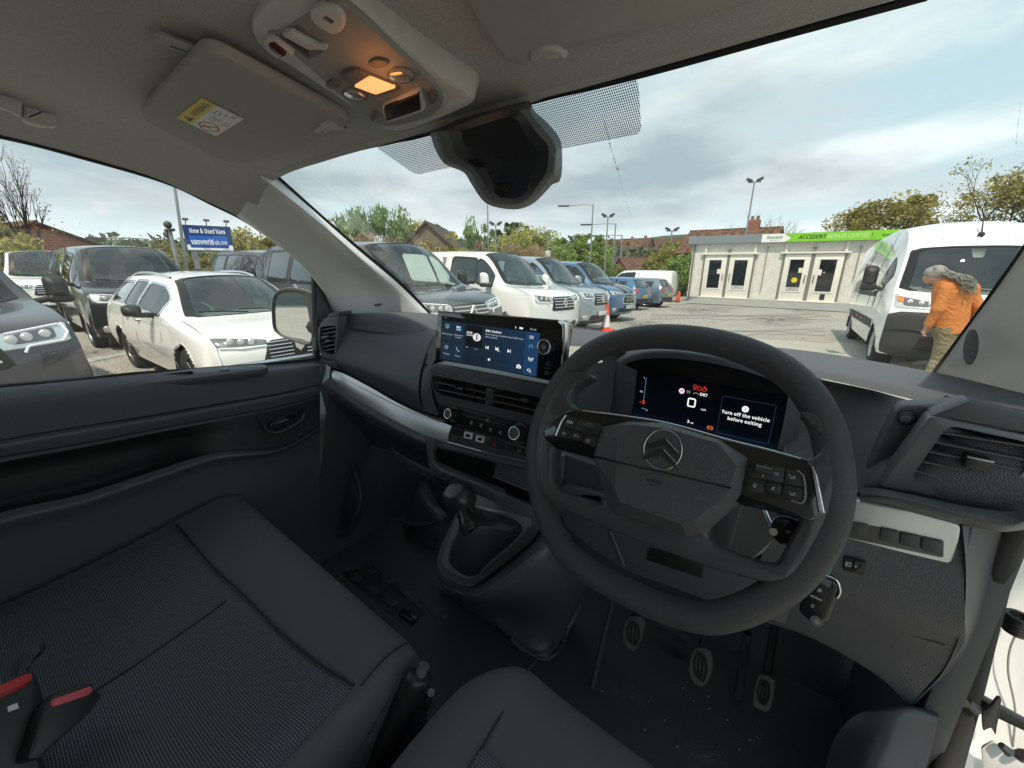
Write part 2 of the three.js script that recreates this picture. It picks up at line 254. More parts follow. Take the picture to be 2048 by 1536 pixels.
{ // pillars
  const a = pzs(z1, 520, 352, -0.445, 640, 447, -0.56, 714, 512, -0.66, 790, 578, -0.80, 858, 640, -0.90);
  const b = pzs(z1, 541, 346, -0.474, 640, 433, -0.582, 714, 498, -0.678, 796, 567, -0.809, 860, 630, -0.916);
  const c = px(z1, -1.165, 520, 352, 575, 415, 650, 500, 715, 575, 745, 640), m = px(z1, -1.205, 480, 425, 545, 478, 610, 535, 655, 590, 688, 640);
  const d = px(z1, -1.235, 472, 432, 530, 472, 590, 512, 634, 560, 668, 640);
  sheet(van, 'pillar_trim', [d, m, c.map((p, i) => p.clone().lerp(a[i], 0.25)), a, b], M.pillar, { nu: 24, nv: 6 });
  plate(van, 'pillar_speaker', px(z1, -1.143, ...Array.from({ length: 12 }, (_, i) => [755 + 15 * Math.cos(i * Math.PI / 6), 598 + 15 * Math.sin(i * Math.PI / 6)]).flat()).map((p) => p), 0.003, std({ color: C(0.2), roughness: 0.8, bumpMap: fineTex, bumpScale: 0.002 }), { spline: true, n: V(0.75, 0.15, 0.6) });
  // driver side pillar
  const ra = pp(z1, lift(GLASS, 0.002), 1866, 748, 1940, 642, 1990, 574, 2064, 466), off = (p, x, z) => p.clone().add(V(x, 0, z));
  sheet(van, 'pillar_trim', [ra, ra.map((p) => off(p, 0.012, 0.02)), ra.map((p) => off(p, 0.05, 0.06)), ra.map((p) => off(p, 0.085, 0.12)), ra.map((p) => off(p, 0.10, 0.2))], M.pillar, { nu: 16, nv: 6 });
  const sc = ra[1].clone().lerp(ra[1], 0.5);
  const RP = planeAt(off(ra[1], 0.047, 0.057), V(-0.62, 0.15, 0.75));
  plate(van, 'pillar_speaker', pp(z1, RP, ...Array.from({ length: 14 }, (_, i) => [1941 + 15 * Math.cos(i * Math.PI / 7) + 4 * Math.sin(-i * Math.PI / 7), 694 + 36 * Math.sin(i * Math.PI / 7)]).flat()), 0.003, std({ color: C(0.14), roughness: 0.8, bumpMap: fineTex, bumpScale: 0.002 }), { spline: true });
  // door mirror triangle and window guide post
  plate(van, 'mirror_sail', px(z1, -1.228, 634, 528, 695, 605, 690, 640, 640, 700, 632, 700), 0.03, M.smooth, { bev: 0.004 });
  plate(van, 'window_guide', px(z1, -1.232, 627, 520, 637, 528, 641, 715, 632, 716), 0.02, M.rubber, { bev: 0.003 });
}
{ // near side door
  const door = sub('door', van);
  const XG = -1.25;
  const winOut = px(z1, XG, -400, 215, 0, 272, 171, 316, 342, 368, 427, 409, 478, 433, 581, 498, 629, 530, 633, 716, 540, 727, 260, 747, 0, 773, -400, 800);
  mesh('window_pane', quadGeo(...px(z1, XG - 0.002, -420, 190, 660, 480, 650, 730, -420, 815)), M.pane, door);
  tube(door, 'window_seal', px(z1, -1.238, -300, 226, 0, 271, 171, 315, 342, 367, 427, 408, 478, 433, 581, 498, 632, 530), 0.006, M.rubber, { seg: 60 });
  tube(door, 'window_seal', px(z1, -1.243, -300, 798, 0, 773, 154, 760, 260, 748, 400, 738, 540, 727, 640, 717), 0.004, M.rubber, { seg: 60 });
  quad(door, 'glass_mark', px(z1, XG + 0.004, 170, 736, 232, 733, 232, 752, 170, 755), decal(256, 80, (g) => { g.clearRect(0, 0, 256, 80); g.fillStyle = 'rgba(20,20,20,0.55)'; g.font = '18px sans-serif'; g.beginPath(); g.ellipse(38, 40, 30, 18, 0, 0, 7); g.lineWidth = 3; g.strokeStyle = 'rgba(20,20,20,0.5)'; g.stroke(); g.fillRect(90, 16, 70, 8); g.fillRect(80, 34, 120, 7); g.fillRect(90, 52, 100, 7); }));
  // door card in horizontal bands: sill, upper panel, two steps, pocket, lower panel
  const us = [-500, -200, 0, 160, 300, 430, 560, 640];
  const line = (x, ...vs) => us.map((u, i) => onX(u, vs[i], x));
  const r0 = line(-1.243, 808, 790, 774, 759, 745, 736, 727, 720), r1 = line(-1.222, 815, 797, 780, 765, 751, 742, 733, 725);
  const r2 = line(-1.195, 850, 828, 803, 783, 765, 751, 739, 730), r3 = line(-1.185, 880, 850, 822, 799, 779, 763, 748, 738), r4 = line(-1.183, 955, 912, 879, 852, 830, 808, 786, 768);
  sheet(door, 'door_sill', [r0, r1, r2, r3, r4], M.grainLight, { nu: 40, nv: 6 });
  const b1 = line(-1.192, 957, 914, 881, 854, 832, 810, 788, 772), b2 = line(-1.188, 995, 955, 914, 887, 860, 836, 812, 790);
  sheet(door, 'upper_trim', [b1, line(-1.184, 970, 925, 890, 862, 840, 818, 794, 778), b2], M.smooth, { nu: 40, nv: 4 });
  tube(door, 'trim_groove', line(-1.187, 956, 913, 880, 853, 831, 809, 787, 769), 0.0022, M.black, { seg: 60 });
  tube(door, 'trim_groove', line(-1.187, 996, 956, 915, 888, 861, 837, 813, 791), 0.0022, M.black, { seg: 60 });
  // pocket: recessed band below the step, ledge and lower card
  const c0 = line(-1.186, 997, 957, 916, 889, 862, 838, 814, 792), c1 = line(-1.18, 1015, 975, 925, 896, 868, 843, 817, 795);
  const c2 = line(-1.245, 1022, 984, 942, 910, 884, 872, 852, 830).map((p, i) => { if (i > 4) p.x = -1.19; return i > 4 ? onX(us[i], [0, 0, 0, 0, 0, 866, 852, 830][i], -1.188) : p; });
  const c3 = us.map((u, i) => onX(u, [1150, 1100, 1020, 985, 940, 905, 893, 850][i], i > 4 ? -1.186 : -1.245));
  const c4 = us.map((u, i) => onX(u, [1160, 1108, 1026, 990, 945, 906, 895, 852][i], -1.165)), c5 = us.map((u, i) => onX(u, [1190, 1135, 1046, 1006, 960, 918, 900, 856][i], -1.15));
  const c6 = us.map((u, i) => onX(u, [1235, 1180, 1080, 1036, 985, 935, 912, 866][i], -1.168)), c7 = us.map((u, i) => onX(u, [1500, 1400, 1300, 1250, 1200, 1150, 1110, 1060][i], -1.17)), c8 = us.map((u, i) => onX(u, [1900, 1800, 1700, 1600, 1500, 1450, 1400, 1350][i], -1.17));
  for (const r of [c2, c3]) r.forEach((p, i) => { if (i < 5) p.copy(onX(us[i], r === c2 ? [1022, 984, 942, 910, 884][i] : [1150, 1100, 1020, 985, 940][i], -1.275)); });
  const pocketShadeM = std({ color: C(0.035), roughness: 0.6, bumpMap: fineTex, bumpScale: 0.0002 });  // dark plastic, its colour deepened to carry the shade inside the pocket
  sheet(door, 'step_edge', [c0, c1], M.smooth, { nu: 48, nv: 3 });
  sheet(door, 'pocket_recess', [c1, c2, c3, c4], pocketShadeM, { nu: 48, nv: 4, straight: true });
  sheet(door, 'door_card', [c4, c5, c6, c7, c8], M.smooth, { nu: 48, nv: 6 });
  // pull handle recess and release lever
  const dh = zI, XH = -1.18;
  plate(door, 'handle_recess', px(dh, XH + 0.004, 1500, 395, 1600, 365, 1760, 345, 1785, 375, 1750, 440, 1600, 495, 1560, 470), 0.006, M.black, { spline: true, bev: 0.002 });
  const lever = sub('door_handle', van);
  mesh('lever', sheetGeo([px(dh, XH + 0.006, 1575, 465, 1580, 430, 1620, 395, 1640, 385), px(dh, XH + 0.03, 1580, 462, 1590, 432, 1635, 425, 1690, 405), px(dh, XH + 0.006, 1600, 468, 1680, 450, 1740, 415, 1760, 385)], 12, 6), std({ color: C(0.05), roughness: 0.35 }), lever);
  mesh('recess_lip', tubeGeo(px(dh, XH + 0.006, 1545, 440, 1575, 478, 1640, 478, 1720, 440, 1765, 405, 1780, 370), 0.004, { seg: 40 }), M.smooth, lever);
  // grab tray on the sill
  const SP = planeAt(onX(400, 742, -1.215), V(0.25, 1, 0));
  const tray = sub('sill_grab_tray', van);
  const tp = (d, ...xy) => pp(zI, lift(SP, d), ...xy);
  mesh('tray_frame', plateGeo(tp(0.004, 745, 185, 790, 150, 1150, 105, 1300, 95, 1540, 80, 1575, 95, 1540, 112, 1150, 160, 800, 200, 750, 200), 0.02, { r: 0.01, bev: 0.003, holes: [tp(0.004, 785, 178, 830, 150, 1130, 118, 1150, 135, 1100, 155, 810, 185)] }), M.smooth, tray);
  mesh('tray_recess', plateGeo(tp(-0.012, 775, 185, 830, 145, 1160, 108, 1160, 150, 810, 190), 0.006, { bev: 0.001 }), M.black, tray);
  mesh('tray_latch', plateGeo(tp(0.007, 1285, 108, 1330, 100, 1345, 112, 1300, 120), 0.004, { r: 0.003, bev: 0.001 }), M.satin, tray);
  // speaker pod lower front
  sheet(van, 'door_pocket', [pzs(z1, 560, 1090, -0.60, 620, 1000, -0.62, 690, 930, -0.66, 715, 935, -0.68), pzs(z1, 565, 1105, -0.585, 640, 1010, -0.60, 705, 955, -0.63, 722, 985, -0.64), pzs(z1, 610, 1112, -0.56, 680, 1075, -0.57, 716, 1025, -0.60, 722, 985, -0.62), pzs(z1, 620, 1130, -0.6, 690, 1085, -0.6, 722, 1030, -0.63, 728, 985, -0.65)], M.smooth, { nu: 24, nv: 5 });
  tube(van, 'pocket_edge', pzs(z1, 560, 1085, -0.58, 625, 1000, -0.60, 660, 955, -0.62, 692, 922, -0.64), 0.004, M.smooth, {});
  tube(van, 'pocket_edge', pzs(z1, 612, 1105, -0.55, 660, 1082, -0.555, 700, 1050, -0.57, 719, 1010, -0.59, 720, 975, -0.61, 706, 930, -0.64), 0.007, M.smooth, { seg: 40 });
}
{ // grab handle above the door
  const g = sub('grab_handle', van), hp = (x, ...xy) => px(zA, x, ...xy);
  mesh('handle_bar', sheetGeo([hp(-1.19, -300, 470, 0, 520, 130, 560), hp(-1.13, -300, 500, 0, 548, 130, 590), hp(-1.13, -300, 600, 0, 628, 125, 670), hp(-1.17, -300, 610, 0, 635, 115, 690)], 16, 5), M.console, g);
  mesh('handle_mount', plateGeo(hp(-1.145, 130, 560, 330, 620, 340, 740, 240, 735, 125, 700), 0.03, { r: 0.008, bev: 0.008, bs: 4 }), M.console, g);
}
{ // sun visors
  const P = planeAt(V(-0.7, 1.818, -0.3), V(0, -1, 0.16));
  const v1 = sub('sun_visor', van);
  mesh('visor_pad', plateGeo(pp(z1, P, 277, 236, 412, 93, 640, 212, 700, 240, 692, 256, 655, 262, 615, 290, 486, 330, 440, 322), 0.016, { r: 0.03, bev: 0.004, bs: 4, cs: 8 }), M.visor, v1);
  mesh('visor_hinge', tubeGeo(pp(z1, P, 632, 262, 652, 252, 672, 256, 690, 252), 0.004, {}), M.console, v1);
  mesh('visor_clip', plateGeo(pp(z1, lift(P, 0.002), 640, 250, 655, 243, 678, 252, 668, 262, 648, 268), 0.008, { r: 0.004, bev: 0.002 }), M.console, v1);
  const st = printed(512, 380, (g) => {
    g.fillStyle = '#f2f1ec'; g.fillRect(0, 0, 512, 380); g.fillStyle = '#e6cf55'; g.fillRect(0, 0, 512, 130); g.fillStyle = '#222'; g.font = 'bold 78px sans-serif'; g.fillText('AIRBAG', 175, 96);
    g.beginPath(); g.moveTo(40, 105); g.lineTo(85, 28); g.lineTo(130, 105); g.fill(); g.fillStyle = '#e6cf55'; g.fillRect(81, 55, 8, 28); g.fillRect(81, 90, 8, 8);
    g.strokeStyle = '#c33a35'; g.lineWidth = 16; g.beginPath(); g.arc(110, 255, 84, 0, 7); g.stroke(); g.beginPath(); g.moveTo(52, 198); g.lineTo(168, 312); g.stroke();
    g.strokeStyle = '#333'; g.lineWidth = 7; g.beginPath(); g.moveTo(80, 300); g.lineTo(95, 240); g.lineTo(140, 260); g.moveTo(100, 225); g.arc(100, 215, 12, 0, 7); g.stroke();
    g.lineWidth = 6; g.beginPath(); g.moveTo(230, 190); g.lineTo(260, 240); g.lineTo(300, 210); g.lineTo(320, 280); g.moveTo(250, 290); g.lineTo(300, 240); g.moveTo(270, 175); g.lineTo(330, 205); g.stroke(); g.strokeRect(370, 170, 60, 44); g.strokeRect(250, 315, 52, 36); g.strokeRect(440, 300, 30, 30); g.beginPath(); g.moveTo(400, 260); g.lineTo(440, 245); g.lineTo(425, 285); g.stroke();
  });
  quad(v1, 'warning_sticker', pp(zA, lift(P, 0.0012), 1032, 688, 1180, 572, 1428, 697, 1265, 797), st, { label: 'yellow and white airbag warning sticker' });
  const P2 = planeAt(V(-0.15, 1.81, -0.3), V(0, -1, 0.13)), v2 = sub('sun_visor', van);
  mesh('visor_pad', plateGeo(pp(z1, P2, 830, -150, 925, 0, 980, 90, 1012, 130, 1050, 138, 1072, 122, 1090, 108, 1135, 108, 1350, 56, 1640, -25, 1500, -150), 0.02, { r: 0.02, bev: 0.007, bs: 4 }), M.visor, v2);
  mesh('visor_hinge', tubeGeo(pp(z1, P2, 1068, 112, 1085, 98, 1110, 96, 1130, 108), 0.0045, {}), M.console, v2);
  mesh('visor_clip', plateGeo(pp(z1, lift(P2, 0.002), 1080, 108, 1100, 100, 1132, 106, 1120, 118, 1090, 122), 0.008, { r: 0.004, bev: 0.002 }), M.console, v2);
}
{ // overhead console
  const P = planeAt(V(-0.5, 1.812, -0.33), V(0, -1, 0.42));
  const con = sub('overhead_console', van), cp = (d, ...xy) => pp(zB, lift(P, d), ...xy);
  mesh('console_body', plateGeo(cp(0, 50, 180, 75, 100, 150, 10, 260, -60, 560, -60, 640, 20, 860, 190, 1050, 350, 1360, 570, 1372, 610, 1330, 640, 1150, 715, 1000, 770, 900, 782, 850, 768, 660, 640, 330, 420, 110, 290), 0.035, { r: 0.02, bev: 0.008, bs: 4, cs: 8 }), M.console, con);
  const ip = (d, ...xy) => pp(zB, lift(P, d), ...xy);
  mesh('inner_panel', plateGeo(ip(0.004, 130, 190, 230, 200, 560, -20, 720, 110, 1120, 470, 1190, 560, 1180, 640, 1100, 700, 900, 745, 800, 735, 640, 610, 320, 330), 0.008, { r: 0.018, bev: 0.003, bs: 3 }), std({ color: C(0.31, 0.30, 0.28), roughness: 0.55, bumpMap: fineTex, bumpScale: 0.00025 }), con);
  const dark = std({ color: C(0.16, 0.155, 0.145), roughness: 0.6 });
  mesh('blanking_frame', plateGeo(ip(0.011, 400, 70, 460, 40, 580, 60, 620, 130, 600, 190, 540, 215, 420, 140), 0.008, { r: 0.006, bev: 0.003, bs: 3, holes: [ip(0.011, 450, 100, 490, 72, 582, 130, 545, 162)], hr: 0.003 }), M.console, con);
  mesh('blanking_cap', plateGeo(ip(0.006, 448, 100, 492, 72, 582, 130, 540, 165), 0.004, { r: 0.003, bev: 0.001 }), M.gloss, con);
  mesh('switch_bezel', plateGeo(ip(0.012, 130, 265, 150, 232, 200, 240, 320, 325, 300, 345, 225, 360, 160, 310), 0.009, { r: 0.012, bev: 0.003, bs: 3 }), M.console, con);
  mesh('emergency_button', plateGeo(ip(0.016, 155, 275, 190, 262, 275, 325, 235, 352), 0.006, { r: 0.004, bev: 0.002 }), M.darkRed, con, 'dark red emergency call button');
  // glasses holder lid with scooped grip
  mesh('holder_lid', plateGeo(ip(0.0055, 225, 215, 335, 148, 520, 290, 405, 352), 0.004, { r: 0.004, bev: 0.001 }), dark, con);
  mesh('holder_grip', plateGeo(ip(0.013, 240, 212, 262, 196, 300, 194, 440, 272, 512, 286, 505, 300, 450, 300, 400, 300, 330, 262), 0.008, { r: 0.003, bev: 0.003, bs: 3 }), M.console, con); mesh('grip_hollow', plateGeo(ip(0.0065, 262, 228, 300, 222, 400, 300, 405, 345, 350, 300), 0.003, { r: 0.003, bev: 0.001 }), std({ color: C(0.06), roughness: 0.6 }), con);
  mesh('lamp_surround', plateGeo(ip(0.0075, 570, 455, 610, 415, 670, 402, 930, 510, 935, 535, 800, 568, 760, 560), 0.006, { r: 0.012, bev: 0.002 }), dark, con);
  mesh('lamp_switch', plateGeo(ip(0.011, 595, 445, 660, 412, 745, 445, 665, 505), 0.006, { r: 0.01, bev: 0.002 }), dark, con);
  const lampM = phys({ color: C(0.6, 0.4, 0.25), roughness: 0.4, emissive: C(1.0, 0.42, 0.14), emissiveIntensity: 0.95, bumpMap: fineTex, bumpScale: 0.001 });
  mesh('courtesy_lamp', plateGeo(ip(0.010, 665, 510, 755, 455, 912, 518, 795, 558), 0.006, { r: 0.003, bev: 0.0015 }), lampM, con, 'lit orange courtesy lamp');
  const lp = ip(0.03, 790, 515)[0], pl = new THREE.PointLight(0xff9a4d, 0.0025, 2); pl.position.copy(lp); pl.castShadow = true; scene.add(pl);
  for (const c of [[740, 380, 790, 348, 865, 362, 872, 388, 795, 412], [492, 500, 540, 472, 590, 498, 585, 515, 530, 528]]) mesh('button', plateGeo(ip(0.008, ...c), 0.006, { r: 0.006, bev: 0.0015 }), dark, con);
  for (const [x, y, a, b, t] of [[938, 455, 78, 36, 0.12], [668, 565, 72, 22, 0.25]]) {
    const el = (k, d) => ip(d, ...Array.from({ length: 14 }, (_, i) => { const s = i * Math.PI / 7; return [x + k * (a * Math.cos(s) * Math.cos(t) - b * Math.sin(s) * Math.sin(t)), y + k * (a * Math.cos(s) * Math.sin(t) + b * Math.sin(s) * Math.cos(t))]; }).flat());
    mesh('lamp_ring', plateGeo(el(1.04, 0.0065), 0.006, { spline: true, bev: 0.001 }), dark, con);
    mesh('reading_lamp', plateGeo(el(0.9, 0.011), 0.006, { spline: true, bev: 0.002 }), std({ color: C(0.75, 0.77, 0.75), roughness: 0.12, metalness: 0.75, bumpMap: blotch, bumpScale: 0.004 }), con);
  }
  mesh('display_recess', plateGeo(ip(0.013, 825, 640, 1045, 545, 1085, 650, 860, 728), 0.01, { r: 0.004, bev: 0.002 }), M.console, con);
  mesh('display_window', plateGeo(ip(0.015, 840, 640, 1045, 556, 1058, 645, 855, 712), 0.006, { r: 0.002, bev: 0.0008 }), std({ color: C(0.015, 0.014, 0.012), roughness: 0.35 }), con);
  for (const [x, y, s] of [[1127, 577, 24], [778, 690, 16]]) mesh('screw_cap', plateGeo(ip(0.0085, ...Array.from({ length: 12 }, (_, i) => [x + s * Math.cos(i * Math.PI / 6), y + s * 1.5 * Math.sin(i * Math.PI / 6)]).flat()), 0.006, { spline: true, bev: 0.0015 }), dark, con);
}
{ // camera and rain sensor housing on the glass
  const hs = sub('mirror_housing', van), P = (d) => lift(GLASS, d);
  const back = pp(zB, P(0.008), 1110, 775, 1300, 690, 1640, 600, 1700, 590, 1715, 640, 1800, 720, 1870, 810, 1885, 900, 1870, 1060, 1830, 1078, 1800, 1110, 1705, 1198, 1600, 1226, 1440, 1190, 1350, 1070, 1310, 1010, 1200, 960, 1150, 890);
  const front = pp(zB, P(0.05), 1150, 770, 1300, 700, 1640, 610, 1690, 620, 1710, 680, 1780, 760, 1840, 840, 1845, 930, 1830, 1020, 1800, 1060, 1770, 1100, 1700, 1170, 1600, 1205, 1460, 1170, 1380, 1060, 1340, 1000, 1220, 940, 1170, 870);
  const rim = pp(zB, P(0.058), 1220, 765, 1330, 710, 1600, 640, 1650, 660, 1690, 710, 1740, 780, 1800, 850, 1805, 930, 1790, 1010, 1765, 1055, 1735, 1095, 1680, 1165, 1600, 1195, 1480, 1150, 1420, 1060, 1370, 990, 1270, 910, 1240, 840);
  const inn = pp(zB, P(0.064), 1300, 765, 1380, 740, 1560, 690, 1620, 700, 1650, 750, 1680, 810, 1730, 870, 1740, 930, 1720, 1000, 1700, 1040, 1690, 1080, 1660, 1140, 1590, 1165, 1510, 1130, 1470, 1050, 1430, 980, 1360, 900, 1310, 840);
  const close = (r) => [...r, r[0].clone()], ring = (a, b) => sheetGeo([close(a), close(b)], 72, 2, true);
  const mid = centroid(inn).addScaledVector(GLASS.n, 0.004); const hb = std({ color: C(0.022, 0.023, 0.026), roughness: 0.42 });
  mesh('housing_shell', toCreasedNormals(merge([sheetGeo([close(back), close(back.map((p, i) => p.clone().lerp(front[i], 0.6))), close(front), close(rim)], 72, 3, true)]), 0.9), std({ color: C(0.07, 0.072, 0.074), roughness: 0.5, bumpMap: fineTex, bumpScale: 0.0001 }), hs);
  mesh('housing_face', merge([ring(rim, inn), ring(inn, inn.map((p) => p.clone().lerp(mid, 1)))]), hb, hs);
  for (let i = 0; i < 4; i++) mesh('vent_slot', plateGeo(pp(zB, P(0.0655), 1335 + i * 12, 945 + i * 10, 1390 + i * 14, 945 + i * 10, 1392 + i * 14, 951 + i * 10, 1337 + i * 12, 951 + i * 10), 0.003, { bev: 0 }), M.black, hs);
  const lensC = pp(zB, P(0.064), 1537, 1108)[0], n = GLASS.n.clone();
  mesh('sensor_ring', cyl(lensC.clone().addScaledVector(n, -0.01), lensC.clone().addScaledVector(n, 0.006), 0.0125, 0.0115, 24), std({ color: C(0.02), roughness: 0.4 }), hs);
  mesh('sensor_lens', cyl(lensC.clone().addScaledVector(n, 0.003), lensC.clone().addScaledVector(n, 0.0075), 0.005, 0.004, 18), M.gloss, hs);
}
{ // seats
  const bench = sub('passenger_seat', van), ys = (u, v, y) => onY(u, v, y);
  const X0 = -1.215, X1 = -0.415, ZF = -0.295;
  // cushion profile front to back: y by z; edges bolstered
  const prof = [[-0.300, 0.72, 0], [-0.318, 0.86, 0], [-0.312, 0.955, 0], [-0.292, 0.998, 0], [-0.255, 1.012, 0], [-0.20, 1.006, 0.004], [-0.12, 0.992, 0.012], [0.0, 0.975, 0.016], [0.25, 0.955, 0.018], [0.55, 0.95, 0.018]];
  const cols = [[0, -0.10, 0.0], [0.004, -0.05, 0], [0.02, -0.012, 0], [0.06, 0, 0], [0.13, 0.0, 0.6], [0.3, 0, 1], [0.5, 0, 1], [0.7, 0, 1], [0.87, 0, 0.6], [0.94, 0, 0], [0.98, -0.012, 0], [0.996, -0.05, 0], [1, -0.12, 0], [1, -0.30, 0]];
  const at = (k, p) => { const [f, dy, w] = k, [z, y, dip] = p; return V(X0 + (X1 - X0) * f, Math.min(y, y + (z < -0.28 ? dy * 0.3 : dy)) - dip * w, z + (f < 0.03 || f > 0.97 ? Math.abs(dy) * (z < -0.2 ? 0.5 : 0) : 0)); };
  mesh('seat_cushion', sheetGeo(prof.map((p) => cols.map((k) => at(k, p))), 60, 6), M.cloth, bench);
  // woven centre panel, outlined as in the cloth seams, a little proud of the cushion
  const seatY = (x, z) => { let i = 0; while (i < prof.length - 2 && prof[i + 1][0] < z) i++; i = Math.max(i, 3); const t = Math.min(1, Math.max(0, (z - prof[i][0]) / (prof[i + 1][0] - prof[i][0]))), f = (x - X0) / (X1 - X0), w = sstep(0.05, 0.3, f) * sstep(0.95, 0.7, f); return prof[i][1] + (prof[i + 1][1] - prof[i][1]) * t - (prof[i][2] + (prof[i + 1][2] - prof[i][2]) * t) * w + 0.0035; };
  const drop = (u, v) => { let p = onY(u, v, 1.0); for (let k = 0; k < 8; k++) p = onY(u, v, seatY(p.x, p.z)); return p; };
  const front = [drop(352, 1050), drop(430, 1140), drop(478, 1183), drop(560, 1265), drop(640, 1330), drop(707, 1372)];
  const G = []; for (let i = 0; i <= 40; i++) { const t = i / 40, row = []; for (const f of resample(front, 40)) { const lx = -1.10 + 0.0 * t; const k = (f.x - front[0].x) / (front[5].x - front[0].x); const x = f.x + (((-1.155 + 0.70 * k) - f.x)) * t, z = f.z + (0.5 - f.z) * t; row.push(V(x, seatY(x, z) + (k < 0.02 || k > 0.98 || i === 0 ? -0.004 : 0), z)); } G.push(row); }
  mesh('woven_panel', gridGeo(G), M.weave, bench, 'dark woven seat centre with pale dots');
  const seam = (x0, x1) => { const o = []; for (let i = 0; i <= 14; i++) { const t = i / 14, x = x0 + (x1 - x0) * t, z = -0.145 + 0.62 * t; o.push(V(x, seatY(x, z) + 0.0006, z)); } return o; };
  tube(bench, 'seam', seam(-0.79, -0.80), 0.0016, M.black, { seg: 50 });
  tube(bench, 'seam', front.map((p) => p.clone().add(V(0, 0.001, -0.001))), 0.002, M.black, { seg: 40 });
  tube(bench, 'seam', [-0.30, -0.26, -0.2, -0.1, 0.1, 0.4].map((z, i) => V(-1.155 + [-0.02, 0, 0, 0, 0, 0][i], seatY(-1.155, z) + (i ? -0.001 : -0.01), z)), 0.0016, M.black, { seg: 40 });
  tube(bench, 'seam', [drop(830, 1278), drop(790, 1300), drop(752, 1335), drop(722, 1372)], 0.0016, M.black, {});
  mesh('backrest', boxAt(-0.815, 1.25, 0.62, 0.8, 0.7, 0.12, 0.05), M.cloth, bench);
  // driver's cushion
  const drv = sub('driver_seat', van), D0 = -0.355, D1 = 0.16, dz = -0.395;
  const dp = [[dz + 0.01, 0.74], [dz - 0.012, 0.88], [dz - 0.004, 0.955], [dz + 0.02, 0.988], [dz + 0.06, 0.998], [dz + 0.14, 0.992], [dz + 0.3, 0.972], [dz + 0.8, 0.95]];
  const outl = (z) => 0.028 * sstep(dz + 0.10, dz - 0.01, z);
  mesh('seat_cushion', sheetGeo(dp.map(([z, y]) => [[0, -0.3], [0, -0.10], [0.012, -0.04], [0.05, -0.006], [0.12, 0.006], [0.25, 0.0], [0.5, -0.004], [0.75, 0], [0.9, 0.006], [0.96, -0.01], [1, -0.1]].map(([f, dy]) => V(D0 + outl(z) + (D1 - D0 - 2 * outl(z)) * f, y + (z < dz + 0.012 ? dy * 0.3 : dy), z + (f < 0.06 ? 0.02 : 0)))), 50, 6), M.cloth, drv);
  const dy = (u, v, k = 0.003) => { let p = onY(u, v, 0.98); return onY(u, v, (() => { let i = 3; while (i < dp.length - 2 && dp[i + 1][0] < p.z) i++; const t = (p.z - dp[i][0]) / (dp[i + 1][0] - dp[i][0]); return dp[i][1] + (dp[i + 1][1] - dp[i][1]) * Math.min(1, Math.max(0, t)) + k; })()); };
  tube(drv, 'seam', [dy(1070, 1324), dy(1040, 1358), dy(1005, 1425), dy(962, 1500), dy(930, 1560)], 0.0015, M.black, {});
  mesh('woven_panel', sheetGeo([[dy(964, 1496, 0.006), dy(1030, 1560, 0.006)], [dy(900, 1600, 0.006), dy(960, 1660, 0.006)]], 6, 6), M.weave, drv);
  mesh('backrest', boxAt(-0.1, 1.2, 0.62, 0.5, 0.6, 0.12, 0.05), M.cloth, drv);
  // belt buckles
  const facing = (u, v, y) => { const p = onY(u, v, y); return planeAt(p, EYE.clone().sub(p).add(V(0.25, 0.1, -0.45))); }, blk = std({ color: C(0.022), roughness: 0.45 });
  const bk = sub('belt_buckle', van), Q1 = facing(45, 1390, 1.05), b1 = (d, ...xy) => pp(zK, lift(Q1, d), ...xy);
  mesh('buckle_housing', plateGeo(b1(0, -60, 872, 150, 770, 168, 790, 178, 830, 215, 935, 200, 1300, -60, 1300), 0.035, { r: 0.005, bev: 0.004 }), blk, bk);
  mesh('release_button', plateGeo(b1(0.002, -60, 868, 138, 782, 157, 800, 140, 828, -60, 935), 0.02, { r: 0.006, bev: 0.003 }), M.red, bk);
  mesh('button_step', plateGeo(b1(0.0035, -60, 905, 120, 838, 118, 850, -60, 930), 0.006, { bev: 0.001 }), std({ color: C(0.38, 0.02, 0.025), roughness: 0.4 }), bk);
  mesh('buckle_label', plateGeo(b1(0.001, 35, 940, 80, 922, 85, 948, 38, 965), 0.002, { bev: 0 }), printed(64, 64, (g) => { g.fillStyle = '#ddd'; g.fillRect(0, 0, 64, 64); g.fillStyle = '#222'; g.fillRect(18, 14, 28, 36); g.fillStyle = '#ddd'; g.fillRect(26, 24, 14, 6); }), bk);
  mesh('webbing_loop', sheetGeo([b1(-0.03, 40, 800, 90, 710, 140, 660, 185, 640, 212, 655, 200, 690, 160, 730, 110, 775), b1(-0.02, 75, 800, 118, 722, 152, 682, 180, 668, 188, 672, 178, 690, 150, 725, 135, 775)], 40, 3), M.rubber, bk);
  const b2k = sub('belt_buckle', van), Q2 = facing(145, 1390, 1.035), b2 = (d, ...xy) => pp(zK, lift(Q2, d), ...xy);
  mesh('buckle_housing', plateGeo(b2(0, 205, 930, 270, 868, 425, 826, 442, 868, 472, 882, 420, 960, 180, 1180, 120, 1180), 0.035, { r: 0.004, bev: 0.004 }), blk, b2k);
  mesh('release_button', plateGeo(b2(0.003, 230, 925, 246, 903, 420, 843, 430, 860, 412, 886, 240, 944), 0.02, { r: 0.004, bev: 0.003 }), std({ color: C(0.66, 0.10, 0.12), roughness: 0.4 }), b2k);
  // hand brake
  const hb = sub('handbrake', van);
  const ha = onZ(845, 1340, -0.275), hz = onZ(745, 1560, -0.19);
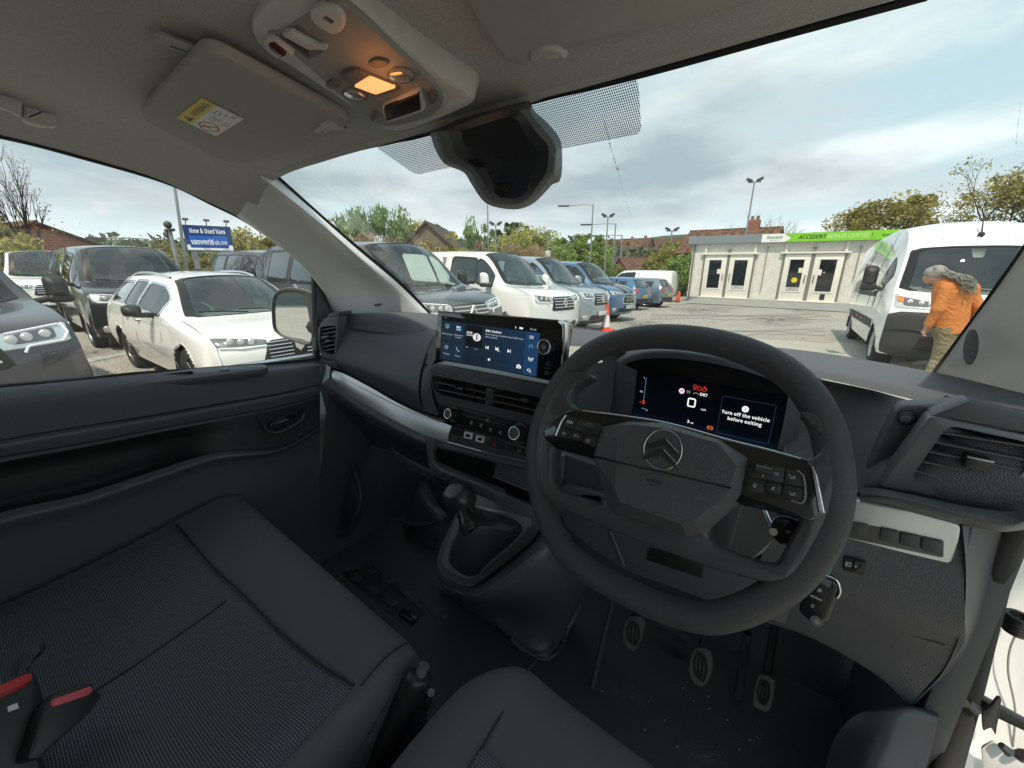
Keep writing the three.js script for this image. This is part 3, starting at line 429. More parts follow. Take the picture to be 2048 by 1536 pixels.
  mesh('lever_grip', sheetGeo([0, 1, 2, 3, 4].map((k) => { const c = ha.clone().lerp(hz, [0.03, 0.05, 0.2, 0.6, 1.1][k]), r = [0.008, 0.0165, 0.0165, 0.018, 0.02][k], d = hz.clone().sub(ha).normalize(), s = d.clone().cross(V(0, 1, 0)).normalize(), t = s.clone().cross(d); return Array.from({ length: 13 }, (_, i) => c.clone().addScaledVector(s, r * Math.cos(i * Math.PI / 6)).addScaledVector(t, r * 1.25 * Math.sin(i * Math.PI / 6))); }), 24, 4), std({ color: C(0.022), roughness: 0.4 }), hb);
  mesh('release_button', cyl(ha.clone().lerp(hz, 0.08), ha.clone().lerp(hz, -0.045), 0.0085, 0.008, 16), std({ color: C(0.3, 0.32, 0.32), roughness: 0.3, metalness: 0.7 }), hb);
  mesh('lever_bracket', cyl(onZ(862, 1385, -0.28), onZ(852, 1410, -0.28), 0.006, 0.008, 10), M.satin, hb);
}
{ // floor, rear wall, tunnel
  const Yf = 0.62;
  mesh('bulkhead', boxUV(boxAt(-0.47, 1.2, 0.86, 1.72, 1.5, 0.04, 0)), std({ color: C(0.6), roughness: 0.8 }), van);
  mesh('floor_mat', boxUV(boxAt(-0.55, Yf - 0.03, -0.3, 1.56, 0.06, 1.5, 0)), M.floor, van);
  sheet(van, 'footwell_wall', [[V(-1.24, Yf - 0.02, -0.86), V(-0.3, Yf - 0.02, -0.98), V(0.22, Yf - 0.02, -0.98)], [V(-1.24, 0.75, -0.95), V(-0.3, 0.78, -1.06), V(0.22, 0.78, -1.06)], [V(-1.24, 1.3, -1.04), V(-0.3, 1.3, -1.08), V(0.22, 1.3, -1.08)]], M.floor, { nu: 12, nv: 6 });
  sheet(van, 'kick_panel', [[V(-1.2, 0.6, -0.45), V(-1.2, 0.6, -1.0)], [V(-1.2, 1.3, -0.62), V(-1.2, 1.3, -1.0)]], M.smooth, { nu: 4, nv: 4 });
  plate(van, 'body_side', [V(-1.37, 0.35, -0.72), V(-1.37, 1.30, -0.70), V(-1.37, 1.34, 0.9), V(-1.37, 1.9, 0.95), V(-1.37, 1.9, 3.2), V(-1.37, 0.35, 3.2)], 0.04, M.paintWhite, { n: V(-1, 0, 0), bev: 0.004 });
  plate(van, 'footwell_side', [V(0.20, 0.6, -0.60), V(0.205, 1.32, -0.66), V(0.205, 1.32, -1.08), V(0.20, 0.6, -1.0)], 0.03, M.smooth, { bev: 0.001 });
  // rubber mat pads and heater grille on the floor
  const fp = (h, y, ...xy) => py(h, y, ...xy), padM = std({ color: C(0.06), roughness: 0.32 });
  plate(van, 'floor_grille', fp(zJ, Yf + 0.001, 420, 870, 500, 850, 860, 1180, 740, 1305, 270, 905), 0.012, M.rubber, { r: 0.008, bev: 0.003 });
  for (const c of [[425, 875, 470, 850, 530, 890, 490, 910], [330, 935, 380, 900, 435, 945, 395, 970], [530, 935, 570, 910, 645, 955, 605, 985], [435, 1010, 485, 980, 550, 1025, 510, 1055], [640, 1010, 690, 980, 770, 1035, 730, 1075], [545, 1085, 590, 1050, 675, 1100, 640, 1135]]) plate(van, 'grille_pad', fp(zJ, Yf + 0.005, ...c), 0.008, padM, { r: 0.006, bev: 0.002 });
  plate(van, 'grille_latch', fp(zJ, Yf + 0.012, 668, 1180, 705, 1142, 812, 1195, 770, 1245), 0.012, std({ color: C(0.02), roughness: 0.22 }), { r: 0.006, bev: 0.003 });
  plate(van, 'floor_pad', fp(zJ, Yf + 0.004, 790, 1080, 890, 995, 960, 1010, 1070, 1100, 1000, 1220, 930, 1210), 0.012, M.floor, { r: 0.02, bev: 0.004, bs: 3 });
  sheet(van, 'footwell_bulge', [pzs(zJ, 705, 560, -0.80, 800, 300, -0.90, 870, 290, -0.9), pzs(zJ, 720, 568, -0.77, 850, 400, -0.80, 930, 420, -0.84), pzs(zJ, 830, 585, -0.76, 950, 560, -0.78, 1010, 520, -0.80)], M.smooth, { nu: 16, nv: 8 });
  tube(van, 'bulge_edge', pzs(zJ, 705, 558, -0.76, 760, 578, -0.76, 850, 582, -0.76, 940, 560, -0.77), 0.005, M.smooth, {});
  // driver's footwell: ribs, dust and crumbs
  const ribs = (a, b, r) => tube(van, 'floor_rib', [a, a.clone().lerp(b, 0.5).add(V(0, 0.01, 0)), b], r, M.floor, { seg: 24 });
  ribs(onZ(1227, 1195, -0.78), onY(1184, 1375, 0.63), 0.006); ribs(onZ(1320, 1255, -0.9), onZ(1375, 1280, -0.9), 0.012);
  ribs(onZ(1495, 1265, -0.86), onY(1475, 1395, 0.63), 0.009);
  const crumbs = []; for (const [u, v] of [[1204, 1383], [1298, 1403], [1417, 1393], [1365, 1376], [1355, 1493], [1478, 1499], [1419, 1417], [1388, 1402], [1455, 1440], [1290, 1460], [1330, 1440], [1500, 1480]]) crumbs.push(boxAt(...onY(u, v, Yf + 0.004).toArray(), rr(0.0012, 0.003), 0.0015, rr(0.0012, 0.003), 0));
  stuff(mesh('crumbs', merge(crumbs), std({ color: C(0.6), roughness: 0.9 }), van));
  const dust = decal(256, 256, (g) => { g.clearRect(0, 0, 256, 256); for (let i = 0; i < 900; i++) { const a = rnd() * 6.28, r = Math.pow(rnd(), 0.8) * 118; g.fillStyle = 'rgba(150,140,125,' + 0.10 * rnd() + ')'; const s = 2 + 9 * rnd(); g.fillRect(128 + r * Math.cos(a), 128 + r * Math.sin(a), s * 1.6, s * 0.7); } });
  for (const [u0, v0, u1, v1] of [[1215, 1360, 1310, 1430], [1350, 1470, 1470, 1560], [1470, 1440, 1560, 1510]]) quad(van, 'dust_mark', [onY(u0, v0, Yf + 0.003), onY(u1, v0 + 15, Yf + 0.003), onY(u1, v1, Yf + 0.003), onY(u0, v1 - 15, Yf + 0.003)], dust);
  // pedals
  const pedal = (h, hw, z, stemTop) => { const g = sub('pedal', van); const P = planeAt(onZ(...h(...hw[0]), z), V(0.05, 0.62, 0.78)); const pts = (d, k) => { const c = [hw.reduce((s, p) => s + p[0], 0) / hw.length, hw.reduce((s, p) => s + p[1], 0) / hw.length]; return hw.map(([x, y]) => onP(...h(c[0] + (x - c[0]) * k, c[1] + (y - c[1]) * k), lift(P, d))); };
    mesh('pedal_plate', plateGeo(pts(0, 1), 0.012, { r: 0.012, bev: 0.002 }), std({ color: C(0.09, 0.088, 0.08), roughness: 0.6 }), g); mesh('pedal_rubber', plateGeo(pts(0.006, 0.95), 0.008, { r: 0.01, bev: 0.002 }), std({ color: C(0.11, 0.107, 0.097), roughness: 0.75, bumpMap: blotch, bumpScale: 0.002 }), g);
    const a = pts(0.009, 0.8), top = a[0].clone().lerp(a[1], 0.5), n = a.length >> 1, bot = a[n].clone().lerp(a[n + 1], 0.5), w = a[3].clone().sub(a[7]);
    for (const k of [-0.3, -0.1, 0.1, 0.3]) mesh('tread_groove', tubeGeo([top.clone().addScaledVector(w, k * 0.75).lerp(bot, 0.05 + Math.abs(k) * 0.2), top.clone().lerp(bot, 0.5).addScaledVector(w, k * 1.15), bot.clone().addScaledVector(w, k * 0.75).lerp(top, 0.05 + Math.abs(k) * 0.2)], 0.0014, { seg: 8, rad: 5 }), M.black, g);
    mesh('pedal_arm', cyl(pts(-0.02, 1)[0].lerp(pts(-0.02, 1)[1], 0.5).add(V(0, -0.01, 0)), stemTop, 0.009, 0.009, 10), std({ color: C(0.02), roughness: 0.5 }), g); };
  pedal(zL, [[1380, 278], [1460, 278], [1476, 310], [1465, 390], [1425, 472], [1385, 468], [1345, 410], [1350, 330]], -0.80, onZ(1275, 1200, -0.9));
  pedal(zL, [[1745, 445], [1830, 452], [1850, 520], [1835, 610], [1795, 672], [1745, 655], [1706, 590], [1715, 510]], -0.80, onZ(1417, 1240, -0.9));
  pedal(zM, [[362, 948], [460, 985], [462, 1010], [455, 1100], [420, 1205], [325, 1160], [320, 1120], [335, 1030]], -0.80, onZ(1555, 1225, -0.92));
}
{ // driver's door opening: seal, white sill, door check arm
  const R = sub('door_opening', van);
  mesh('body_sill', sheetGeo([pzs(z1, 2075, 1000, -0.66, 2030, 1060, -0.68, 1985, 1200, -0.70, 1945, 1380, -0.70, 1915, 1536, -0.68, 1890, 1700, -0.6), pzs(z1, 2100, 1010, -0.74, 2070, 1080, -0.74, 2020, 1210, -0.76, 1975, 1390, -0.74, 1950, 1536, -0.70, 1930, 1700, -0.6), pzs(z1, 2200, 1010, -0.76, 2200, 1080, -0.76, 2200, 1210, -0.76, 2200, 1390, -0.74, 2200, 1536, -0.70, 2200, 1700, -0.6)], 30, 5), M.paintWhite, R);
  mesh('door_seal', tubeGeo(pzs(z1, 2062, 1010, -0.645, 2010, 1095, -0.66, 1975, 1220, -0.67, 1937, 1380, -0.67, 1895, 1536, -0.63, 1850, 1700, -0.55), 0.0135, { seg: 60, rad: 10 }), M.rubber, R);
  mesh('panel_joint', tubeGeo(pzs(z1, 2050, 1240, -0.735, 2022, 1290, -0.735, 2016, 1340, -0.735, 2030, 1420, -0.73, 2025, 1500, -0.72), 0.0012, { seg: 40, rad: 5 }), std({ color: C(0.25), roughness: 0.6 }), R);
  mesh('rubber_bung', cyl(onZ(2027, 1090, -0.72), onZ(2027, 1090, -0.735), 0.012, 0.012, 18), std({ color: C(0.1, 0.095, 0.085), roughness: 0.6 }), R);
  const ck = sub('door_check', van), mt = std({ color: C(0.1, 0.1, 0.105), roughness: 0.3, metalness: 0.7 });
  mesh('check_arm', plateGeo(pz(zM, -0.66, 1585, 1085, 1640, 1075, 1760, 1130, 1850, 1180, 2050, 1290, 2050, 1340, 1840, 1240, 1700, 1180, 1610, 1140), 0.012, { r: 0.004, bev: 0.002 }), std({ color: C(0.03), roughness: 0.3, metalness: 0.4 }), ck);
  mesh('check_roller', cyl(onZ(...zM(1640, 1135), -0.65), onZ(...zM(1700, 1185), -0.65), 0.006, 0.007, 12), mt, ck); mesh('check_pin', cyl(onZ(...zM(1625, 1135), -0.652), onZ(...zM(1625, 1135), -0.64), 0.005, 0.005, 12), M.chrome, ck);
  mesh('check_bracket', plateGeo(pz(zM, -0.645, 1735, 1200, 1790, 1160, 1830, 1110, 1855, 1115, 1840, 1220, 1815, 1335, 1790, 1290, 1740, 1310), 0.006, { r: 0.002, bev: 0.001 }), mt, ck);
  const sp = onZ(...zM(1965, 600), -0.69), se = onZ(...zM(1945, 705), -0.69), d = se.clone().sub(sp), pts = [], s = V(1, 0, 0.4).normalize(), t = d.clone().normalize().cross(s); for (let i = 0; i <= 60; i++) { const a = i / 60 * 6 * 2 * Math.PI; pts.push(sp.clone().addScaledVector(d, i / 60).addScaledVector(s, 0.011 * Math.cos(a)).addScaledVector(t, 0.011 * Math.sin(a))); }
  mesh('cable_gaiter', tubeGeo(pts, 0.0025, { seg: 160, rad: 6 }), std({ color: C(0.03), roughness: 0.4 }), R);
  mesh('weld_plate', plateGeo(pz(zM, -0.66, 1730, 1415, 1800, 1375, 1960, 1440, 2050, 1480, 2050, 1600, 1740, 1560), 0.004, { r: 0.004, bev: 0.001 }), M.paintWhite, R);
  mesh('hinge_bolt', cyl(onZ(...zM(1850, 1395), -0.65), onZ(...zM(1900, 1440), -0.65), 0.004, 0.006, 10), mt, R); mesh('hinge_bolt', cyl(onZ(...zM(1970, 1450), -0.65), onZ(...zM(1990, 1470), -0.65), 0.008, 0.008, 10), mt, R);
}
// ---------------------------------------------------------------- dashboard, console, steering wheel
{
  const D = sub('dashboard', van);
  const lite = M.grainLight;
  // top pad running from door to door below the windscreen
  sheet(D, 'top_pad', [
    [onZ(640, 640, -0.645), onZ(700, 630, -0.68), onZ(800, 624, -0.78), onZ(852, 627, -0.86), onZ(900, 632, -0.94), V(-0.5, 1.416, -1.035), V(-0.15, 1.418, -1.05), onZ(1640, 705, -1.045), onZ(1870, 745, -1.02), onZ(2060, 790, -0.86)],
    [onZ(660, 628, -0.63), onZ(700, 627, -0.655), onZ(780, 625, -0.735), onZ(852, 627, -0.81), onZ(900, 634, -0.86), V(-0.5, 1.418, -0.9), V(-0.15, 1.428, -0.9), onZ(1640, 728, -0.86), onZ(1870, 776, -0.86), onZ(2060, 818, -0.72)],
    [onZ(676, 633, -0.625), onZ(720, 632, -0.648), onZ(790, 634, -0.70), onZ(852, 641, -0.75), onZ(900, 655, -0.79), onZ(1150, 672, -0.80), onZ(1260, 690, -0.78), onZ(1640, 741, -0.75), onZ(1870, 790, -0.75), onZ(2060, 828, -0.66)],
    [onZ(674, 650, -0.622), onZ(722, 660, -0.64), onZ(790, 668, -0.68), onZ(850, 680, -0.71), onZ(900, 690, -0.76), onZ(1150, 692, -0.74), onZ(1260, 706, -0.73), onZ(1640, 757, -0.725), onZ(1870, 809, -0.725), onZ(2060, 840, -0.64)],
  ], lite, { nu: 60, nv: 5 });
  // passenger airbag panel: swells to a ridge, then tucks under to the trim strip
  const ar = [pzs(zF, 258, 185, -0.625, 420, 178, -0.68, 600, 182, -0.73, 800, 190, -0.77, 940, 215, -0.80), pzs(zF, 256, 260, -0.615, 420, 275, -0.645, 600, 290, -0.675, 780, 310, -0.70, 915, 330, -0.70), pzs(zF, 250, 380, -0.605, 420, 410, -0.615, 600, 450, -0.63, 740, 480, -0.635, 845, 490, -0.635), pzs(zF, 244, 482, -0.598, 420, 535, -0.595, 600, 600, -0.595, 720, 648, -0.595, 815, 685, -0.59), pzs(zF, 248, 515, -0.61, 420, 590, -0.61, 600, 668, -0.61, 720, 722, -0.61, 830, 760, -0.60), pzs(zF, 252, 545, -0.64, 420, 640, -0.64, 600, 740, -0.64, 720, 800, -0.64, 850, 835, -0.625)];
  sheet(D, 'airbag_panel', ar, lite, { nu: 40, nv: 5 });
  tube(D, 'panel_gap', pzs(zF, 940, 255, -0.78, 905, 330, -0.70, 860, 440, -0.65, 825, 560, -0.61, 812, 680, -0.588, 830, 790, -0.60), 0.0018, M.black, { seg: 60 });
  // inset black wall behind the strip so that nothing shows through
  plate(D, 'dash_core', [V(-1.19, 1.36, -0.68), V(0.2, 1.36, -0.74), V(0.2, 1.10, -0.74), V(-1.19, 1.10, -0.68)], 0.02, M.black, { bev: 0 });
  // silver trim strip
  sheet(D, 'trim_strip', [pzs(zF, 222, 545, -0.618, 300, 572, -0.615, 480, 665, -0.615, 660, 768, -0.612, 860, 862, -0.605, 1040, 930, -0.60), pzs(zF, 216, 590, -0.605, 290, 640, -0.60, 480, 752, -0.60, 680, 858, -0.598, 870, 940, -0.594, 1015, 985, -0.592), pzs(zF, 222, 625, -0.60, 300, 690, -0.596, 480, 800, -0.594, 690, 915, -0.59, 880, 1000, -0.588, 1010, 1045, -0.586)], M.silver, { nu: 36, nv: 4 });
  sheet(D, 'tray_shelf', [pzs(zF, 265, 560, -0.64, 480, 668, -0.645, 700, 780, -0.645, 880, 850, -0.64, 1000, 890, -0.625), pzs(zF, 275, 595, -0.605, 480, 700, -0.603, 700, 810, -0.60, 870, 875, -0.598, 960, 905, -0.60)], M.satin, { nu: 24, nv: 4 });
  sheet(D, 'lower_fascia', [pzs(zF, 205, 600, -0.60, 300, 692, -0.592, 480, 805, -0.59, 690, 920, -0.586, 880, 1005, -0.583, 1100, 1066, -0.58, 1330, 1125, -0.578, 1560, 1180, -0.575), pzs(zF, 150, 640, -0.59, 300, 740, -0.58, 480, 850, -0.576, 690, 965, -0.572, 880, 1050, -0.57, 1100, 1100, -0.568, 1330, 1160, -0.566, 1560, 1215, -0.564), pzs(zF, 135, 690, -0.60, 300, 790, -0.595, 480, 895, -0.595, 690, 1005, -0.595, 880, 1070, -0.59, 1100, 1120, -0.585, 1330, 1178, -0.58, 1560, 1235, -0.578)], M.grain, { nu: 40, nv: 5 });
  tube(D, 'trim_lip', pzs(zF, 215, 610, -0.597, 300, 692, -0.59, 480, 803, -0.588, 690, 918, -0.584, 880, 1003, -0.581, 1100, 1062, -0.578, 1330, 1122, -0.575, 1560, 1178, -0.572), 0.0016, M.satin, { seg: 60 });
  // glove box front and knee ledge
  sheet(D, 'glovebox_lid', [pzs(zF, 140, 680, -0.60, 350, 830, -0.60, 560, 950, -0.605, 760, 1045, -0.605, 880, 1075, -0.60), pzs(zF, 170, 800, -0.63, 350, 900, -0.66, 560, 1010, -0.68, 760, 1100, -0.68, 890, 1140, -0.66), pzs(zF, 220, 1000, -0.70, 380, 1040, -0.74, 600, 1090, -0.74, 790, 1180, -0.72, 900, 1230, -0.68)], M.smooth, { nu: 24, nv: 6 });
  sheet(D, 'knee_ledge', [pzs(zF, 590, 1030, -0.655, 640, 1075, -0.625, 740, 1140, -0.60, 900, 1225, -0.575), pzs(zF, 625, 1060, -0.62, 660, 1105, -0.595, 760, 1175, -0.575, 905, 1248, -0.56), pzs(zF, 620, 1080, -0.64, 640, 1130, -0.62, 760, 1225, -0.60, 920, 1310, -0.58)], M.grain, { nu: 24, nv: 5 });
  // passenger vent
  const vent = (parent, z, outline, holes, slats, o = {}) => {
    const g = sub('air_vent', van);
    mesh('vent_frame', plateGeo(outline(0), 0.03, { r: o.r ?? 0.008, bev: 0.003, bs: 3, holes: [holes(0)], hr: o.hr ?? 0.006 }), o.mat || M.grain, g);
    mesh('vent_throat', plateGeo(holes(-0.028), 0.002, { bev: 0 }), M.black, g);
    for (const s of slats) mesh('slat', plateGeo(s, 0.012, { bev: 0.0012, sharp: true }), std({ color: C(0.1), roughness: 0.35 }), g);
    return g;
  };
  {
    const z = -0.60, f = (...xy) => (d) => pz(zF, z + d, ...xy);
    const sl = []; for (let i = 0; i < 6; i++) { const y = 262 + i * 29; sl.push(pz(zF, z - 0.004, 132 - i * 1, y + 10 + i, 250 - i, y - 12, 250 - i, y - 4, 132 - i, y + 17 + i)); }
    const g = vent(D, z, f(120, 262, 145, 215, 190, 185, 262, 180, 246, 482, 160, 472, 130, 420, 118, 330), f(135, 255, 150, 243, 252, 234, 238, 452, 150, 425, 128, 350), sl, { r: 0.006, hr: 0.003, mat: M.grain });
    mesh('vent_tab', plateGeo(pz(zF, z + 0.004, 140, 318, 190, 310, 190, 322, 140, 330), 0.006, { bev: 0.001 }), M.satin, g); mesh('vent_tab', plateGeo(pz(zF, z + 0.004, 172, 340, 208, 345, 208, 353, 172, 350), 0.006, { bev: 0.001 }), M.satin, g);
    plate(D, 'vent_cap', pz(zF, z - 0.002, 130, 440, 165, 480, 246, 484, 256, 542, 190, 522, 150, 490), 0.04, M.grain, { r: 0.006, bev: 0.003 });
    plate(D, 'vent_cap', pz(zF, z - 0.002, 150, 205, 200, 160, 268, 146, 264, 178, 195, 184), 0.04, M.grain, { r: 0.004, bev: 0.003 });
    sheet(D, 'dash_end', [pzs(zF, 120, 250, -0.602, 118, 340, -0.602, 130, 430, -0.602, 180, 520, -0.605, 150, 640, -0.60, 135, 700, -0.60), pzs(zF, 108, 250, -0.66, 104, 340, -0.66, 118, 430, -0.66, 150, 520, -0.66, 128, 640, -0.66, 115, 760, -0.70)], M.grain, { nu: 20, nv: 3 });
  }
  // centre stack
  sheet(D, 'stack_cheek', [pzs(zF, 930, 300, -0.70, 880, 420, -0.655, 838, 560, -0.615, 822, 690, -0.59, 850, 830, -0.60), pzs(zF, 960, 420, -0.60, 920, 480, -0.585, 890, 560, -0.575, 905, 720, -0.575, 950, 860, -0.58)], M.grain, { nu: 20, nv: 6 });
  const SZ = -0.566;
  plate(D, 'stack_surround', pz(zF, SZ, 915, 498, 1300, 570, 1760, 660, 1720, 760, 1640, 900, 1600, 1000, 1560, 1100, 1300, 1010, 1050, 905, 930, 770, 880, 600, 890, 530), 0.05, M.smooth, { r: 0.012, bev: 0.004, bs: 3, holes: [pz(zF, SZ, 908, 552, 1300, 640, 1690, 718, 1615, 880, 1280, 800, 965, 728, 905, 680, 890, 590)], hr: 0.008 });
  {
    const g = sub('air_vent', van);
    mesh('vent_throat', plateGeo(pz(zF, SZ - 0.045, 850, 500, 1780, 690, 1680, 920, 860, 740), 0.002, { bev: 0 }), M.black, g);
    const sm = std({ color: C(0.07), roughness: 0.3 });
    mesh('slat', tubeGeo(pz(zF, SZ - 0.004, 895, 572, 1300, 655, 1690, 738), 0.0032, { seg: 12 }), sm, g);
    for (const y of [42, 88]) mesh('slat', plateGeo(pz(zF, SZ - 0.006, 925, 583 + y, 1300, 665 + y, 1680, 745 + y * 1.02, 1680, 752 + y * 1.02, 1300, 673 + y, 925, 592 + y), 0.014, { bev: 0.001, sharp: true }), sm, g);
    mesh('slat', plateGeo(pz(zF, SZ - 0.006, 1140, 760, 1300, 800, 1640, 868, 1640, 876, 1300, 808, 1140, 768), 0.014, { bev: 0.001, sharp: true }), sm, g);
    for (const x of [985, 1100, 1180, 1380, 1460, 1540]) mesh('vane', plateGeo(pz(zF, SZ - 0.02, x, 600 + (x - 985) * 0.21, x + 8, 601 + (x - 985) * 0.21, x - 4, 722 + (x - 985) * 0.21, x - 12, 720 + (x - 985) * 0.21), 0.012, { bev: 0 }), M.black, g);
    mesh('vent_divider', plateGeo(pz(zF, SZ - 0.003, 1268, 668, 1318, 680, 1305, 800, 1256, 788), 0.02, { bev: 0.002 }), sm, g);
    mesh('vent_tab', plateGeo(pz(zF, SZ + 0.004, 1052, 660, 1108, 672, 1104, 686, 1050, 676), 0.012, { bev: 0.0015 }), M.chrome, g);
    mesh('vent_tab', plateGeo(pz(zF, SZ + 0.002, 1505, 735, 1555, 750, 1550, 775, 1500, 760), 0.012, { bev: 0.0015 }), sm, g);
  }
  { // heater controls
    const z = -0.5605, g = sub('heater_controls', van);
    mesh('control_panel', plateGeo(pz(zF, z, 948, 765, 1260, 850, 1590, 940, 1570, 1010, 1550, 1075, 1300, 1000, 1050, 905, 935, 840), 0.02, { r: 0.006, bev: 0.002 }), std({ color: C(0.018), roughness: 0.35 }), g);
    mesh('control_stripe', plateGeo(pz(zF, z + 0.001, 985, 822, 1060, 838, 1400, 922, 1400, 926, 1060, 842, 985, 826), 0.002, { bev: 0 }), M.satin, g);
    for (const [x, y, r] of [[1055, 848, 47], [1505, 978, 55]]) {
      const c = onZ(...zF(x, y), z + 0.004), rad = r / 47 * 0.0135, ax = V(-0.05, 0.35, 1).normalize();
      const kn = sub('heater_knob', van);
      mesh('knob_base', cyl(c.clone().addScaledVector(ax, -0.01), c.clone().addScaledVector(ax, 0.004), rad * 1.32, rad * 1.28, 30), std({ color: C(0.012), roughness: 0.4 }), kn);
      mesh('knob_grip', cyl(c.clone(), c.clone().addScaledVector(ax, 0.02), rad, rad * 0.86, 30), std({ color: C(0.02), roughness: 0.35 }), kn);
      const tg = new THREE.TorusGeometry(rad * 0.74, 0.0012, 8, 30); tg.applyQuaternion(new THREE.Quaternion().setFromUnitVectors(V(0, 0, 1), ax)); const cc = c.clone().addScaledVector(ax, 0.0205); tg.translate(cc.x, cc.y, cc.z); mesh('knob_ring', tg, M.chrome, kn);
    }
    for (const [x, y, red] of [[1172, 905, 1], [1238, 924, 1], [1302, 950, 0], [1370, 970, 0], [1440, 990, 0], [1285, 885, 0]]) quad(g, 'control_symbol', pz(zF, z + 0.0012, x - 16, y - 20, x + 16, y - 12, x + 12, y + 22, x - 20, y + 14), decal(64, 64, (c) => { c.clearRect(0, 0, 64, 64); c.strokeStyle = '#ccc'; c.lineWidth = 6; if (red) { c.fillStyle = '#a5393c'; c.fillRect(16, 2, 32, 7); } c.beginPath(); c.arc(34, 24, 6, 0, 7); c.moveTo(24, 34); c.lineTo(28, 54); c.lineTo(48, 54); c.moveTo(14, 30); c.lineTo(22, 40); c.stroke(); }));
  }
  { // switch row at the end of the strip
    const z = -0.577, g = sub('switch_row', van);
    mesh('switch_bar', plateGeo(pz(zF, z, 1040, 925, 1300, 1005, 1570, 1085, 1560, 1172, 1300, 1112, 1008, 1035), 0.02, { r: 0.004, bev: 0.002 }), std({ color: C(0.10), roughness: 0.4, metalness: 0.3 }), g);
    mesh('switch_edge', tubeGeo(pz(zF, z + 0.001, 1010, 1038, 1300, 1116, 1560, 1176), 0.0016, { seg: 16 }), M.silver, g);
    const sw = (d, ...xy) => mesh('switch', plateGeo(pz(zF, z + d, ...xy), 0.01, { r: 0.002, bev: 0.0012 }), std({ color: C(0.035), roughness: 0.4 }), g);
    sw(0.004, 1032, 930, 1110, 950, 1096, 1000, 1014, 978); sw(0.004, 1288, 1012, 1390, 1040, 1378, 1092, 1276, 1062); sw(0.003, 1415, 1052, 1470, 1068, 1460, 1112, 1405, 1098); sw(0.003, 1474, 1070, 1525, 1084, 1516, 1128, 1464, 1114); sw(0.003, 1530, 1086, 1575, 1098, 1565, 1142, 1520, 1130);
    for (const [x, y] of [[1122, 966], [1203, 990]]) { mesh('socket_frame', plateGeo(pz(zF, z + 0.003, x, y, x + 54, y + 14, x + 46, y + 56, x - 8, y + 42), 0.006, { r: 0.0015, bev: 0.0008, holes: [pz(zF, z + 0.003, x + 10, y + 12, x + 44, y + 20, x + 38, y + 44, x + 4, y + 36)], hr: 0 }), std({ color: C(0.85), roughness: 0.35 }), g); mesh('socket_cap', plateGeo(pz(zF, z + 0.0015, x + 8, y + 10, x + 46, y + 20, x + 40, y + 46, x + 2, y + 36), 0.003, { bev: 0 }), M.black, g); }
    quad(g, 'hazard_symbol', pz(zF, z + 0.0045, 1312, 1032, 1346, 1040, 1340, 1070, 1306, 1062), decal(64, 64, (c) => { c.clearRect(0, 0, 64, 64); c.strokeStyle = '#b03a42'; c.lineWidth = 6; c.beginPath(); c.moveTo(32, 8); c.lineTo(56, 54); c.lineTo(8, 54); c.closePath(); c.moveTo(32, 28); c.lineTo(42, 47); c.lineTo(22, 47); c.closePath(); c.stroke(); }));
    quad(g, 'switch_symbol', pz(zF, z + 0.0045, 1484, 1086, 1510, 1092, 1504, 1116, 1478, 1110), decal(64, 64, (c) => { c.clearRect(0, 0, 64, 64); c.strokeStyle = '#999'; c.lineWidth = 6; c.strokeRect(12, 22, 40, 26); c.beginPath(); c.moveTo(20, 22); c.lineTo(20, 12); c.lineTo(44, 12); c.lineTo(44, 22); c.stroke(); }));
  }
  { // open cubby and its U shaped frame
    sheet(D, 'cubby_frame', [pzs(zF, 862, 1000, -0.57, 862, 1060, -0.565, 876, 1160, -0.56, 905, 1250, -0.553, 1000, 1310, -0.553, 1180, 1385, -0.55, 1400, 1480, -0.55), pzs(zF, 905, 1010, -0.56, 900, 1070, -0.555, 908, 1150, -0.55, 945, 1215, -0.545, 1040, 1262, -0.545, 1190, 1312, -0.545, 1400, 1400, -0.55), pzs(zF, 942, 1020, -0.57, 932, 1080, -0.57, 932, 1135, -0.57, 962, 1175, -0.565, 1050, 1220, -0.565, 1200, 1280, -0.565, 1400, 1360, -0.57)], M.grain, { nu: 40, nv: 6 });
    plate(D, 'cubby_back', pz(zF, -0.66, 840, 980, 1560, 1160, 1650, 1450, 1000, 1330), 0.01, M.black, { bev: 0 });
    plate(D, 'cubby_tray', pz(zF, -0.60, 1335, 1165, 1570, 1215, 1600, 1290, 1560, 1370, 1320, 1270), 0.05, M.smooth, { r: 0.004, bev: 0.003 });
    tube(D, 'tray_edge', pz(zF, -0.598, 1318, 1272, 1560, 1370), 0.0016, M.satin, {});
  }
  { // gear lever console
    const P = planeAt(V(-0.53, 0.9, -0.51), V(0, 0.42, 0.91)), gp = (d, ...xy) => pp(zJ, lift(P, d), ...xy), g = sub('gear_console', van);
    const out = [1180, 275, 1640, 470, 1655, 600, 1560, 720, 1180, 1012, 1130, 1020, 955, 940, 925, 850, 940, 760, 1060, 500];
    mesh('console_top', plateGeo(gp(0, ...out), 0.03, { r: 0.03, bev: 0.005, bs: 3, cs: 8 }), M.satin, g);
    mesh('console_rim', plateGeo(gp(0.003, 1190, 430, 1215, 445, 1560, 520, 1582, 570, 1545, 640, 1185, 960, 1110, 955, 985, 890, 955, 820, 1075, 500), 0.01, { r: 0.02, bev: 0.004, bs: 3, cs: 8, holes: [gp(0.003, 1205, 460, 1330, 500, 1500, 565, 1522, 610, 1490, 660, 1185, 930, 1090, 905, 1018, 830, 1030, 760, 1100, 560)], hr: 0.02 }), std({ color: C(0.27, 0.28, 0.285), roughness: 0.34, metalness: 0.35 }), g);
    const base = gp(0.001, 1205, 455, 1330, 498, 1500, 562, 1525, 612, 1488, 665, 1290, 840, 1185, 935, 1090, 910, 1012, 830, 1030, 750, 1070, 640, 1110, 540);
